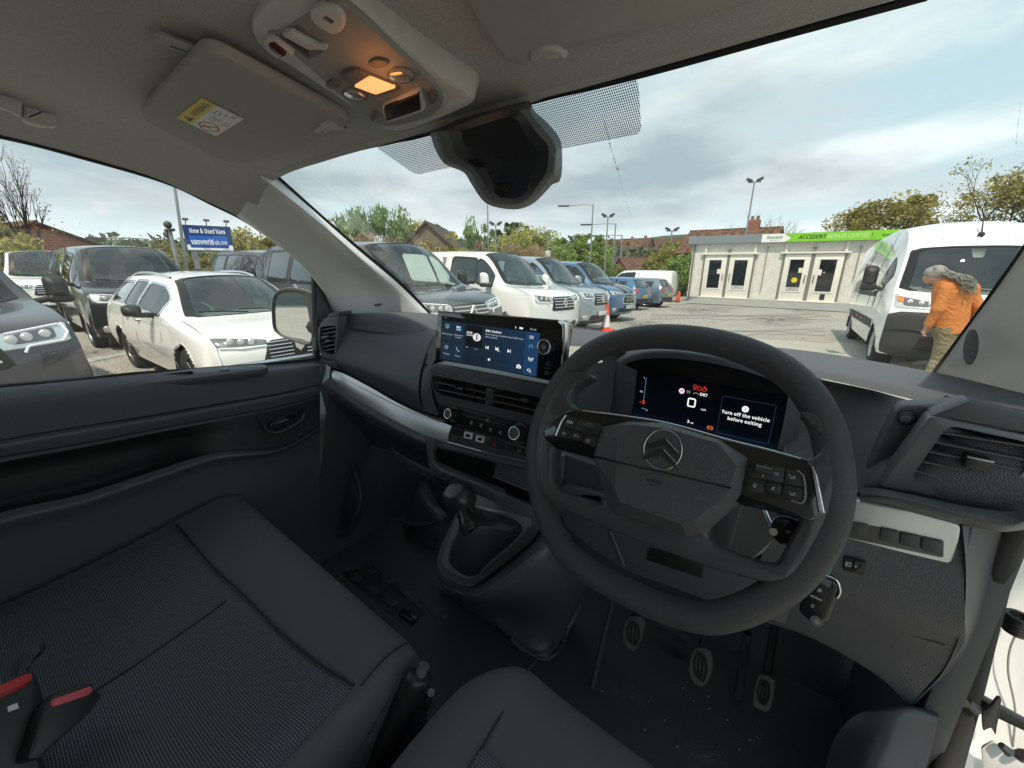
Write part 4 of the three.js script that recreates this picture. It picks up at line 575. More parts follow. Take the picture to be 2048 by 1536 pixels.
    const topC = onZ(...zJ(1155, 590), -0.485), nrm = V(-0.2, 0.85, 0.35).normalize(), s = V(1, 0, 0.1).normalize(), t = nrm.clone().cross(s).normalize();
    const ringAt = (c, r) => base.map((p) => { const d = p.clone().sub(centroid(base)).normalize(); return c.clone().addScaledVector(s, r * d.dot(s)).addScaledVector(t, r * d.dot(t)); });
    const R3 = ringAt(topC, 0.017), cl = (r) => [...r, r[0].clone()];
    const fold = (a, b, k, amp) => a.map((p, i) => p.clone().lerp(b[i], k).addScaledVector(nrm, amp * (i % 2 ? 1 : -0.6)));
    mesh('gaiter', sheetGeo([cl(base), cl(fold(base, R3, 0.18, 0.007)), cl(fold(base, R3, 0.42, -0.006)), cl(fold(base, R3, 0.7, 0.002)), cl(R3)], 72, 8), M.leather, g);
    const lv = sub('gear_lever', van);
    const K = onZ(...zJ(1085, 395), -0.505), shaft = K.clone().sub(topC).normalize();
    mesh('lever_collar', (() => { const pts = [[0.016, -0.012], [0.0185, 0], [0.017, 0.006], [0.018, 0.012], [0.0145, 0.02], [0.013, 0.035], [0.012, 0.05]].map(([r, y]) => new THREE.Vector2(r, y)); const l = new THREE.LatheGeometry(pts, 24); l.applyQuaternion(new THREE.Quaternion().setFromUnitVectors(V(0, 1, 0), shaft)); l.translate(topC.x, topC.y, topC.z); return l; })(), std({ color: C(0.022), roughness: 0.3 }), lv);
    // knob: broad rounded head with a flattened top, narrowing to the collar
    const ky = V(-0.12, 0.88, 0.42).normalize(), kx = V(1, 0, -0.25), kz = V(); kx.addScaledVector(ky, -kx.dot(ky)).normalize(); kz.copy(kx).cross(ky).normalize();
    const kg = new THREE.SphereGeometry(1, 40, 28), kP = kg.attributes.position, ep = (t) => Math.sign(t) * Math.abs(t) ** 0.72;
    for (let i = 0; i < kP.count; i++) { let y = ep(kP.getY(i)), q = y < 0 ? 1 - 0.52 * y * y : 1 - 0.12 * y * y; y = Math.min(y, 0.86 + 0.14 * y * 0.3); kP.setXYZ(i, ep(kP.getX(i)) * q * 0.0335, y * (y < 0 ? 0.05 : 0.03), ep(kP.getZ(i)) * q * 0.028); }
    kg.computeVertexNormals(); mesh('knob', basisGeo(kg, K, kx, ky, kz), phys({ color: C(0.03), roughness: 0.36, clearcoat: 0.3, clearcoatRoughness: 0.3 }), lv);
    mesh('knob_band', cyl(K.clone().addScaledVector(ky, -0.045), topC.clone().addScaledVector(shaft, 0.03), 0.0195, 0.018, 20), std({ color: C(0.03), roughness: 0.3 }), lv);
    const kp = planeAt(K.clone().addScaledVector(ky, 0.0276), ky);
    quad(lv, 'shift_pattern', pp(zJ, kp, 1065, 285, 1128, 310, 1100, 362, 1035, 338), decal(128, 128, (c) => { c.clearRect(0, 0, 128, 128); c.strokeStyle = '#08090a'; c.fillStyle = '#08090a'; c.lineWidth = 5; c.beginPath(); c.moveTo(20, 64); c.lineTo(108, 64); for (const x of [20, 50, 80, 108]) { c.moveTo(x, 38); c.lineTo(x, x === 20 ? 64 : 90); } c.stroke(); c.font = 'bold 24px sans-serif'; ['R', '1', '3', '5'].forEach((n, i) => c.fillText(n, [10, 42, 72, 100][i], 30)); ['2', '4', '6'].forEach((n, i) => c.fillText(n, [42, 72, 100][i], 116)); }));
    // tunnel below
    sheet(van, 'tunnel_cover', [gp(-0.012, 925, 850, 955, 945, 1130, 1025, 1180, 1016, 1560, 722, 1660, 600), [onZ(...zJ(930, 880), -0.51), onZ(...zJ(960, 975), -0.485), onZ(...zJ(1130, 1060), -0.46), onZ(...zJ(1260, 1050), -0.455), onZ(...zJ(1620, 790), -0.50), onZ(...zJ(1760, 640), -0.55)], [onY(...zJ(960, 960), 0.75), onY(...zJ(1020, 1040), 0.74), onY(...zJ(1200, 1170), 0.70), onY(...zJ(1420, 1220), 0.70), onZ(...zJ(1790, 1000), -0.62), onZ(...zJ(1860, 760), -0.66)], [onY(...zJ(960, 985), 0.63), onY(...zJ(1060, 1100), 0.62), onY(...zJ(1320, 1260), 0.62), onY(...zJ(1660, 1500), 0.62), onY(...zJ(1850, 1250), 0.62), onZ(...zJ(1980, 900), -0.75)]], M.smooth, { nu: 40, nv: 6 });
    tube(van, 'tunnel_edge', [onZ(...zJ(1430, 1350), -0.47), onY(...zJ(1560, 1450), 0.64), onY(...zJ(1680, 1500), 0.635), onY(...zJ(1760, 1440), 0.64), onZ(...zJ(1830, 1280), -0.58), onZ(...zJ(1910, 1120), -0.64)], 0.004, M.smooth, { seg: 40 });
  }
  { // instrument panel
    const B = sub('instrument_binnacle', van);
    const hood = M.grainLight;
    sheet(B, 'binnacle_hood', [pzs(z1, 1195, 700, -0.98, 1250, 684, -0.98, 1320, 676, -0.98, 1420, 680, -0.98, 1520, 694, -0.98, 1650, 720, -0.98), pzs(z1, 1215, 742, -0.73, 1255, 712, -0.71, 1320, 701, -0.70, 1420, 711, -0.70, 1510, 733, -0.71, 1640, 780, -0.72), pzs(z1, 1222, 752, -0.72, 1258, 725, -0.705, 1320, 716, -0.70, 1420, 726, -0.70, 1510, 748, -0.705, 1640, 800, -0.715)], hood, { nu: 30, nv: 4 });
    plate(B, 'binnacle_back', pz(z1, -0.735, 1150, 740, 1230, 724, 1320, 706, 1420, 716, 1520, 737, 1640, 782, 1640, 960, 1180, 900), 0.01, std({ color: C(0.01), roughness: 0.7 }), { bev: 0 });
    sheet(B, 'binnacle_cheek', [pz(z1, -0.70, 1232, 722, 1220, 800, 1205, 890), pz(z1, -0.68, 1282, 745, 1262, 830, 1248, 900)], M.satin, { nu: 8, nv: 3 });
    sheet(B, 'binnacle_cheek', [pzs(z1, 1135, 735, -0.70, 1140, 800, -0.66, 1130, 900, -0.64), pzs(z1, 1232, 720, -0.70, 1224, 800, -0.69, 1208, 890, -0.68)], M.grain, { nu: 8, nv: 5 });
    sheet(B, 'binnacle_cheek', [pz(z1, -0.68, 1578, 786, 1568, 840, 1553, 905), pz(z1, -0.69, 1612, 800, 1602, 850, 1585, 915)], M.smooth, { nu: 8, nv: 3 });
    const scr = glowing(1024, 512, (g) => {
      const gr = g.createLinearGradient(0, 0, 0, 512); gr.addColorStop(0, '#020306'); gr.addColorStop(0.6, '#03060c'); gr.addColorStop(1, '#12345c'); g.fillStyle = gr; g.fillRect(0, 0, 1024, 512);
      g.textAlign = 'center'; g.fillStyle = '#e8372c'; g.strokeStyle = '#e8372c'; g.lineWidth = 4;
      g.beginPath(); g.arc(452, 42, 11, 0, 7); g.moveTo(440, 70); g.lineTo(452, 52); g.lineTo(464, 70); g.moveTo(497, 50); g.arc(484, 50, 14, 0, 7); g.moveTo(520, 44); g.arc(520, 54, 13, 0, 7); g.stroke(); g.fillText('!', 484, 56); g.fillRect(512, 32, 14, 6);
      g.fillStyle = '#efd3e4'; g.beginPath(); g.arc(362, 92, 21, 0, 7); g.fill(); g.fillStyle = '#6a5060'; g.fillRect(352, 88, 20, 6);
      g.fillStyle = '#aaa'; g.font = '27px sans-serif'; g.fillText('99', 410, 100); g.fillStyle = '#fff'; g.font = 'bold 30px sans-serif'; g.fillText('OK?', 518, 102); g.strokeStyle = '#bbb'; g.lineWidth = 3; g.beginPath(); g.moveTo(446, 100); g.quadraticCurveTo(462, 74, 484, 98); g.stroke();
      g.strokeStyle = '#fff'; g.lineWidth = 11; g.beginPath(); g.roundRect(418, 136, 50, 58, 10); g.stroke(); g.fillStyle = '#e8e8e8'; g.font = 'bold 17px sans-serif'; g.fillText('mph', 532, 205);
      g.fillStyle = '#fff'; g.font = 'bold 32px sans-serif'; g.fillText('3', 438, 322); g.font = 'bold 17px sans-serif'; g.fillText('mi', 466, 322);
      g.strokeStyle = '#e8743c'; g.lineWidth = 4; g.beginPath(); g.arc(595, 322, 12, 0, 7); g.stroke(); g.beginPath(); g.arc(595, 322, 19, -0.8, 0.8); g.stroke(); g.beginPath(); g.arc(595, 322, 19, 2.3, 3.9); g.stroke(); g.fillStyle = '#e8743c'; g.fillText('?', 595, 328);
      g.strokeStyle = '#3f7d92'; g.lineWidth = 5; g.beginPath(); g.moveTo(82, 40); g.lineTo(78, 240); g.stroke(); g.fillStyle = '#ddd'; g.fillText('1', 66, 50); g.fillText('1/2', 52, 160); g.strokeStyle = '#d33c30'; g.strokeRect(70, 225, 18, 22); g.fillStyle = '#d33c30'; g.fillText('0', 52, 246); g.fillStyle = '#7fb4cf'; g.fillRect(70, 285, 30, 3); g.fillText('90', 110, 300);
      g.strokeStyle = '#2b3a4a'; g.lineWidth = 3; g.strokeRect(645, 75, 330, 270); g.fillStyle = '#fff'; g.beginPath(); g.arc(800, 138, 22, 0, 7); g.fill(); g.fillStyle = '#0a0f18'; g.font = 'bold 32px sans-serif'; g.fillText('i', 800, 150); g.fillStyle = '#fff'; g.font = 'bold 32px sans-serif'; g.fillText('Turn off the vehicle', 806, 196); g.fillText('before exiting', 806, 236);
    }, 0.85);
    quad(B, 'instrument_screen', [V(-0.2415, 1.4145, -0.679), V(-0.017, 1.4145, -0.679), V(-0.017, 1.295, -0.679), V(-0.2415, 1.295, -0.679)], scr);
  }
  { // infotainment unit
    const I = sub('infotainment_unit', van), Q = planeAt(V(-0.47, 1.45, -0.552), V(0, 0.155, 1)), ip = (d, ...xy) => pp(zF, lift(Q, d), ...xy);
    mesh('screen_housing', plateGeo(ip(-0.001, 938, 143, 1180, 158, 1500, 182, 1760, 205, 1806, 232, 1800, 300, 1735, 628, 1640, 608, 1300, 540, 922, 474), 0.03, { r: 0.004, bev: 0.002 }), M.gloss, I);
    mesh('housing_top', plateGeo(ip(0.001, 940, 142, 1200, 158, 1500, 181, 1765, 203, 1770, 214, 1500, 192, 1200, 168, 943, 152), 0.03, { bev: 0.001 }), std({ color: C(0.2, 0.21, 0.215), roughness: 0.4, metalness: 0.3 }), I);
    mesh('housing_edge', plateGeo(ip(0.001, 1765, 205, 1806, 232, 1804, 300, 1790, 555, 1780, 560, 1792, 300, 1790, 245, 1760, 218), 0.02, { bev: 0.001 }), M.chrome, I);
    const scr = glowing(1024, 512, (g) => {
      g.fillStyle = '#06080b'; g.fillRect(0, 0, 1024, 512); const gr = g.createLinearGradient(0, 0, 1024, 0); gr.addColorStop(0, '#121d29'); gr.addColorStop(0.5, '#152536'); gr.addColorStop(1, '#1b3652'); g.fillStyle = gr; g.fillRect(0, 50, 1024, 462); g.fillStyle = '#1f3f63'; g.fillRect(900, 50, 124, 462);
      g.fillStyle = '#1b2b3c'; for (const [x, y] of [[14, 60], [150, 60], [14, 290], [150, 290]]) g.fillRect(x, y, 124, 215); g.fillStyle = '#08090c'; g.fillRect(300, 66, 178, 238);
      g.fillStyle = '#7fb8de'; for (const [x, y] of [[186, 94], [214, 94], [186, 122], [214, 122]]) g.fillRect(x, y, 23, 23); g.fillStyle = '#dfe7ee'; g.fillRect(186, 94, 23, 23);
      g.strokeStyle = '#9cc4dd'; g.lineWidth = 5; g.strokeRect(56, 92, 36, 34); g.beginPath(); g.moveTo(74, 104); g.lineTo(74, 142); g.stroke(); g.beginPath(); g.arc(74, 356, 14, 0, 7); g.stroke(); for (let i = 0; i < 8; i++) { const a = i * Math.PI / 4; g.beginPath(); g.moveTo(74 + 18 * Math.cos(a), 356 + 18 * Math.sin(a)); g.lineTo(74 + 25 * Math.cos(a), 356 + 25 * Math.sin(a)); g.stroke(); }
      g.strokeStyle = '#7fb8de'; g.lineWidth = 9; g.beginPath(); g.moveTo(196, 338); g.quadraticCurveTo(200, 376, 234, 384); g.stroke();
      g.fillStyle = '#c9d4dd'; g.textAlign = 'center'; g.font = '21px sans-serif'; g.fillText('Mirror Screen', 76, 210); g.fillText('Application', 212, 206); g.fillText('Drawer', 212, 232); g.fillText('Settings', 76, 440); g.fillText('Phone', 212, 446);
      g.fillStyle = '#e6e6ee'; g.beginPath(); g.arc(420, 190, 44, 0, 7); g.fill(); g.fillStyle = '#0a0a0d'; g.fillRect(414, 158, 13, 62); g.fillStyle = '#e6e6ee'; g.font = 'bold 24px sans-serif'; g.fillRect(308, 138, 60, 22); g.fillText('RADIO', 342, 186); g.fillStyle = '#0a0a0d'; g.font = 'bold 20px sans-serif'; g.fillText('BBC', 338, 156);
      g.textAlign = 'left'; g.fillStyle = '#fff'; g.font = 'bold 30px sans-serif'; g.fillText('BBC Radio1', 510, 112); g.font = '24px sans-serif'; g.fillStyle = '#c8d2da'; g.fillText('Now Playing: Sunshine by TIEKS feat.', 508, 146, 380); g.fillText('Dan Harkna', 508, 176);
      g.fillStyle = '#eef3f6'; g.fillRect(520, 268, 6, 38); g.beginPath(); g.moveTo(552, 266); g.lineTo(552, 308); g.lineTo(526, 287); g.fill(); g.beginPath(); g.moveTo(742, 266); g.lineTo(742, 308); g.lineTo(768, 287); g.fill(); g.fillRect(768, 268, 6, 38); g.beginPath(); g.moveTo(620, 278); g.lineTo(636, 278); g.lineTo(652, 262); g.lineTo(652, 312); g.lineTo(636, 298); g.lineTo(620, 298); g.fill(); g.strokeStyle = '#eef3f6'; g.lineWidth = 4; g.beginPath(); g.moveTo(614, 258); g.lineTo(668, 314); g.stroke();
      g.font = '18px sans-serif'; g.fillText('Lst', 304, 322); g.fillStyle = '#7fb8de'; g.fillText('DAB', 400, 330); g.fillStyle = '#0d1620'; g.fillRect(300, 414, 470, 6); g.fillStyle = '#fff'; g.fillRect(552, 404, 22, 24); g.fillRect(838, 424, 42, 32); g.fillStyle = '#15273a'; g.fillRect(852, 434, 14, 14); g.fillStyle = '#fff'; g.fillRect(850, 412, 16, 12);
      g.strokeStyle = '#e8eef2'; g.lineWidth = 5; for (const y of [92, 104, 116]) { g.beginPath(); g.moveTo(934, y); g.lineTo(972, y); g.stroke(); } g.strokeStyle = '#7fa6c4'; g.beginPath(); g.moveTo(940, 220); g.lineTo(940, 190); g.lineTo(968, 186); g.lineTo(968, 216); g.stroke(); g.strokeStyle = '#fff'; for (const r of [10, 20]) { g.beginPath(); g.arc(962, 330, r, 2.4, 3.9); g.stroke(); g.beginPath(); g.arc(962, 330, r, -0.8, 0.8); g.stroke(); } g.beginPath(); g.moveTo(962, 330); g.lineTo(952, 360); g.moveTo(962, 330); g.lineTo(972, 360); g.stroke(); g.beginPath(); g.arc(954, 456, 13, 0, 7); g.moveTo(964, 466); g.lineTo(976, 480); g.stroke();
      g.fillStyle = '#e8eef2'; g.font = '24px sans-serif'; g.fillText('15:12', 930, 30); g.fillStyle = '#7fb8de'; g.font = '18px sans-serif'; g.fillText('15°C', 30, 24); g.fillStyle = '#fff'; g.fillRect(800, 12, 6, 22); g.fillRect(838, 14, 32, 20);
    }, 0.75);
    mesh('touch_screen', quadGeo(...ip(0.0008, 968, 175, 1642, 262, 1612, 592, 955, 472)), scr, I);
    const kc = ip(0.003, 1690, 388)[0], ax = V(0.03, 0.12, 1).normalize();
    const kn = sub('volume_knob', van); mesh('knob_body', cyl(kc.clone().addScaledVector(ax, -0.004), kc.clone().addScaledVector(ax, 0.012), 0.0135, 0.0128, 32), std({ color: C(0.03), roughness: 0.35 }), kn);
    const tg = new THREE.TorusGeometry(0.0118, 0.0012, 8, 36); tg.applyQuaternion(new THREE.Quaternion().setFromUnitVectors(V(0, 0, 1), ax)); tg.translate(...kc.clone().addScaledVector(ax, 0.0125).toArray()); mesh('knob_ring', tg, M.chrome, kn);
    const t2 = new THREE.TorusGeometry(0.0028, 0.0006, 6, 20); t2.applyQuaternion(new THREE.Quaternion().setFromUnitVectors(V(0, 0, 1), ax)); t2.translate(...kc.clone().addScaledVector(ax, 0.0126).toArray()); mesh('knob_mark', t2, std({ color: C(0.6), roughness: 0.5 }), kn);
    quad(I, 'home_symbols', ip(0.0014, 1660, 455, 1740, 468, 1720, 600, 1640, 585), decal(128, 200, (g) => { g.clearRect(0, 0, 128, 200); g.strokeStyle = '#8e959c'; g.lineWidth = 4; g.beginPath(); g.moveTo(46, 62); g.lineTo(64, 44); g.lineTo(82, 62); g.lineTo(82, 80); g.lineTo(46, 80); g.closePath(); g.stroke(); g.fillStyle = '#777'; g.fillRect(22, 108, 84, 5); g.strokeRect(46, 154, 36, 22); g.beginPath(); g.arc(64, 152, 12, 3.1, 6.2); g.stroke(); }));
  }
  { // driver's side: fascia, round button, vent, trim with blank switches, knee panel
    const zf = -0.63;
    const brow = [[1590, 745], [1640, 758], [1740, 779], [1870, 811], [1935, 806], [2060, 838]], low = [[1560, 960], [1640, 970], [1700, 984], [1760, 990], [1840, 1005], [2060, 1050]];
    sheet(D, 'driver_fascia', [brow.map(([u, v]) => onZ(u, v, -0.70)), brow.map(([u, v], i) => onZ(u, v + 22, [-0.72, -0.72, -0.705, -0.66, -0.64, -0.62][i])), brow.map(([u, v], i) => onZ((u + low[i][0]) / 2, (v + low[i][1]) / 2, [-0.70, -0.70, -0.67, -0.63, -0.61, -0.6][i])), low.map(([u, v], i) => onZ(u, v - 25, [-0.655, -0.65, -0.635, -0.61, -0.6, -0.59][i])), low.map(([u, v], i) => onZ(u, v, -0.615))], M.grain, { nu: 40, nv: 6 });
    plate(D, 'fascia_step', pz(zH, -0.632, 560, 250, 740, 250, 900, 225, 720, 310, 440, 690, 400, 690, 355, 600, 390, 540, 520, 290), 0.03, M.grain, { r: 0.01, bev: 0.004, bs: 3 });
    const bt = sub('menu_button', van); mesh('button_ring', plateGeo(pz(zH, -0.6305, ...Array.from({ length: 14 }, (_, i) => [587 + 56 * Math.cos(i * Math.PI / 7), 317 + 42 * Math.sin(i * Math.PI / 7)]).flat()), 0.004, { spline: true, bev: 0.0006 }), M.black, bt); mesh('button_cap', plateGeo(pz(zH, -0.6285, ...Array.from({ length: 14 }, (_, i) => [587 + 47 * Math.cos(i * Math.PI / 7), 318 + 34 * Math.sin(i * Math.PI / 7)]).flat()), 0.005, { spline: true, bev: 0.001 }), M.smooth, bt);
    quad(bt, 'button_symbol', pz(zH, -0.6282, 552, 298, 622, 308, 612, 342, 542, 332), decal(96, 64, (c) => { c.clearRect(0, 0, 96, 64); c.strokeStyle = '#ddd'; c.lineWidth = 4; c.strokeRect(16, 22, 56, 30); c.beginPath(); c.moveTo(26, 12); c.lineTo(82, 12); c.lineTo(82, 44); c.stroke(); }));
    const vz = -0.598, V4 = sub('air_vent', van);
    mesh('vent_hood', plateGeo(pz(zH, vz - 0.004, 735, 300, 925, 225, 1229, 312, 1300, 332, 1300, 420, 1229, 400, 800, 345, 715, 310), 0.03, { r: 0.003, bev: 0.002 }), M.smooth, V4);
    mesh('vent_frame', plateGeo(pz(zH, vz, 715, 308, 805, 325, 1300, 430, 1300, 800, 1180, 815, 1000, 800, 600, 728, 432, 695), 0.03, { r: 0.006, bev: 0.003, bs: 3, holes: [pz(zH, vz, 800, 338, 1300, 445, 1300, 560, 1235, 640, 1180, 700, 1090, 738, 900, 725, 575, 660)], hr: 0.012 }), M.satin, V4);
    mesh('vent_throat', plateGeo(pz(zH, vz - 0.05, 740, 300, 1350, 430, 1350, 800, 520, 720), 0.003, { bev: 0 }), M.black, V4);
    for (const [x, y, X, Y] of [[768, 400, 1300, 482], [730, 452, 1300, 560], [692, 502, 1240, 608], [652, 556, 1190, 664], [615, 608, 1115, 712]]) mesh('slat', plateGeo(pz(zH, vz - 0.002, x, y - 6, X, Y - 6, X, Y + 7, x, y + 6), 0.02, { bev: 0.002, sharp: true }), std({ color: C(0.09), roughness: 0.3 }), V4);
    mesh('vent_tab', plateGeo(pz(zH, vz + 0.006, 918, 530, 1068, 560, 1052, 622, 890, 590), 0.02, { r: 0.003, bev: 0.002 }), std({ color: C(0.03), roughness: 0.3 }), V4);
    mesh('tab_edge', plateGeo(pz(zH, vz + 0.0065, 918, 530, 1068, 560, 1066, 566, 916, 536), 0.004, { bev: 0.0006 }), M.silver, V4);
    for (const x of [820, 905, 990, 1075]) mesh('vane', plateGeo(pz(zH, vz - 0.03, x, 350 + (x - 820) * 0.2, x + 12, 352 + (x - 820) * 0.2, x - 60, 700, x - 72, 698), 0.01, { bev: 0 }), std({ color: C(0.05), roughness: 0.4 }), V4);
    sheet(D, 'vent_shelf', [pzs(zH, 335, 700, -0.625, 440, 705, -0.60, 600, 735, -0.59, 900, 800, -0.585, 1180, 830, -0.585, 1300, 790, -0.585), pzs(zH, 330, 735, -0.60, 440, 745, -0.58, 600, 775, -0.572, 900, 850, -0.565, 1150, 900, -0.565, 1300, 850, -0.565), pzs(zH, 330, 760, -0.60, 440, 775, -0.59, 600, 810, -0.585, 900, 890, -0.58, 1110, 938, -0.58, 1300, 900, -0.58), pzs(zH, 325, 775, -0.62, 440, 790, -0.61, 600, 825, -0.61, 900, 905, -0.61, 1110, 942, -0.61, 1300, 920, -0.61)], M.grain, { nu: 30, nv: 5 });
    const tz = -0.602;
    plate(D, 'switch_trim', pz(zH, tz, 250, 770, 320, 775, 600, 825, 885, 903, 875, 985, 855, 1060, 830, 1125, 780, 1142, 700, 1130, 250, 1025), 0.02, M.silver, { r: 0.008, bev: 0.003, bs: 3 });
    plate(D, 'switch_recess', pz(zH, tz + 0.001, 240, 880, 790, 990, 788, 1088, 240, 970), 0.004, std({ color: C(0.12), roughness: 0.5, metalness: 0.3 }), { r: 0.003, bev: 0.0006 });
    for (const c of [[270, 888, 376, 908, 370, 970, 262, 948], [444, 922, 545, 944, 541, 1012, 438, 990], [553, 946, 660, 970, 656, 1040, 548, 1014], [668, 973, 782, 1000, 778, 1078, 664, 1042]]) plate(D, 'blank_switch', pz(zH, tz + 0.0035, ...c), 0.008, std({ color: C(0.07, 0.073, 0.078), roughness: 0.45 }), { r: 0.002, bev: 0.0012 });
    const kl = [[1560, 1030], [1660, 1075], [1760, 1105], [1905, 1145]], km = [[1520, 1120], [1640, 1175], [1760, 1210], [1930, 1250]], kb = [[1500, 1225], [1620, 1265], [1760, 1300], [1880, 1345]], kc = [[1500, 1235], [1620, 1275], [1760, 1355], [1818, 1412]];
    const ze = [-0.62, -0.61, -0.607, -0.605];
    sheet(D, 'knee_panel', [[[1560, 985], [1690, 1005], [1900, 1045], [1945, 1052]].map(([u, v]) => onZ(u, v, -0.622)), kl.map(([u, v], i) => onZ(u + (i === 3 ? 24 : 0), v, -0.60)), km.map(([u, v], i) => onZ(u, v, -0.595)), km.map(([u, v], i) => onZ(u - 4, v + 40, -0.61)), kb.map(([u, v]) => onZ(u, v, -0.63)), kc.map(([u, v]) => onZ(u, v, -0.64))], M.grain, { nu: 30, nv: 6 });
    sheet(D, 'dash_side', [pzs(z1, 1925, 1052, -0.612, 1932, 1140, -0.598, 1925, 1250, -0.598, 1885, 1345, -0.628, 1820, 1412, -0.64), pzs(z1, 1955, 1052, -0.63, 1962, 1140, -0.63, 1945, 1250, -0.63, 1905, 1345, -0.65, 1840, 1420, -0.66), pzs(z1, 2020, 1058, -0.65, 1990, 1140, -0.66, 1960, 1250, -0.66, 1925, 1345, -0.66, 1890, 1425, -0.67)], M.smooth, { nu: 24, nv: 4 });
    tube(D, 'knee_seam', [[1640, 1208], [1760, 1250], [1890, 1290]].map(([u, v]) => onZ(u, v, -0.612)), 0.0008, M.black, {});
    // headlamp level thumb wheel
    const hl = sub('level_switch', van); mesh('level_plate', plateGeo(pz(zM, -0.593, 890, 238, 1022, 272, 1005, 358, 876, 318), 0.006, { r: 0.002, bev: 0.001 }), std({ color: C(0.02), roughness: 0.5 }), hl); mesh('thumb_wheel', plateGeo(pz(zM, -0.590, 948, 262, 1010, 280, 1000, 345, 938, 325), 0.008, { r: 0.001, bev: 0.002 }), std({ color: C(0.045), roughness: 0.5 }), hl);
    quad(hl, 'level_symbol', pz(zM, -0.5925, 892, 255, 945, 268, 935, 315, 882, 300), decal(96, 64, (c) => { c.clearRect(0, 0, 96, 64); c.strokeStyle = '#e6eaea'; c.lineWidth = 5; c.beginPath(); c.arc(64, 32, 16, -1.6, 1.6); c.lineTo(54, 48); c.lineTo(54, 16); c.closePath(); c.stroke(); for (const y of [16, 26, 38, 48]) { c.beginPath(); c.moveTo(12, y + 4); c.lineTo(42, y); c.stroke(); } }));
    quad(hl, 'level_number', pz(zM, -0.5895, 948, 285, 972, 292, 968, 312, 944, 305), decal(32, 32, (c) => { c.clearRect(0, 0, 32, 32); c.strokeStyle = '#e6eaea'; c.lineWidth = 4; c.beginPath(); c.arc(16, 16, 8, 0, 7); c.stroke(); }));
    // lower side trim by the sill
    sheet(van, 'sill_trim', [pzs(zM, 1330, 1140, -0.655, 1400, 1165, -0.655, 1460, 1195, -0.655), pzs(zM, 1000, 1190, -0.62, 1250, 1170, -0.62, 1465, 1230, -0.63), pzs(zM, 830, 1350, -0.62, 1150, 1350, -0.60, 1430, 1400, -0.62), pzs(zM, 770, 1536, -0.60, 1050, 1560, -0.57, 1370, 1600, -0.60), pzs(zM, 740, 1800, -0.56, 1050, 1800, -0.53, 1330, 1800, -0.56)], M.smooth, { nu: 16, nv: 6 });
    sheet(van, 'sill_trim', [pzs(zM, 1680, 100, -0.64, 1620, 500, -0.66, 1500, 800, -0.66, 1330, 1140, -0.66), pzs(zM, 1770, 100, -0.66, 1730, 500, -0.67, 1620, 900, -0.665, 1470, 1200, -0.66), pzs(zM, 1800, 100, -0.7, 1800, 500, -0.7, 1700, 900, -0.7, 1560, 1250, -0.69)], M.grain, { nu: 16, nv: 4 });
    // underside of the dash, column tunnel
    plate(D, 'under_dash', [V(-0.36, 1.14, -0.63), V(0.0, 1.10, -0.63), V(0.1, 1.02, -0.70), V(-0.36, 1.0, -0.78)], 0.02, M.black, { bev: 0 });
    sheet(D, 'column_fascia', [pzs(z1, 1105, 985, -0.585, 1210, 1010, -0.585, 1330, 1045, -0.60), pzs(z1, 1105, 1010, -0.575, 1210, 1035, -0.575, 1330, 1075, -0.59), pzs(z1, 1110, 1030, -0.60, 1210, 1050, -0.60, 1330, 1100, -0.61)], M.grain, { nu: 10, nv: 4 });
    plate(D, 'fascia_insert', pz(z1, -0.605, 1105, 905, 1135, 910, 1205, 935, 1300, 960, 1300, 1010, 1110, 975), 0.02, M.smooth, { bev: 0.002 });
    plate(D, 'fascia_end', pz(z1, -0.60, 1105, 905, 1128, 912, 1124, 960, 1100, 950), 0.02, M.satin, { bev: 0.002 });
    plate(D, 'coin_tray', pz(zW3, -0.59, 400, 150, 560, 180, 830, 250, 830, 360, 700, 350, 540, 300, 390, 220), 0.03, M.grain, { r: 0.006, bev: 0.002, holes: [pz(zW3, -0.59, 560, 245, 600, 225, 790, 245, 790, 330, 700, 345, 560, 290)], hr: 0.008 });
    plate(D, 'lower_cover', pz(zW3, -0.60, 380, 230, 830, 360, 1100, 520, 1800, 780, 2650, 1050, 2550, 1480, 1800, 1250, 1000, 960, 700, 760, 430, 540), 0.01, M.smooth, { bev: 0.001 });
    plate(D, 'lower_opening', pz(zW3, -0.597, 1250, 750, 1760, 900, 1740, 1040, 1210, 860), 0.003, M.black, { bev: 0.0005 });
    tube(D, 'cover_rib', pz(zW3, -0.598, 860, 580, 930, 740, 1000, 920), 0.003, M.smooth, {});
  }
}
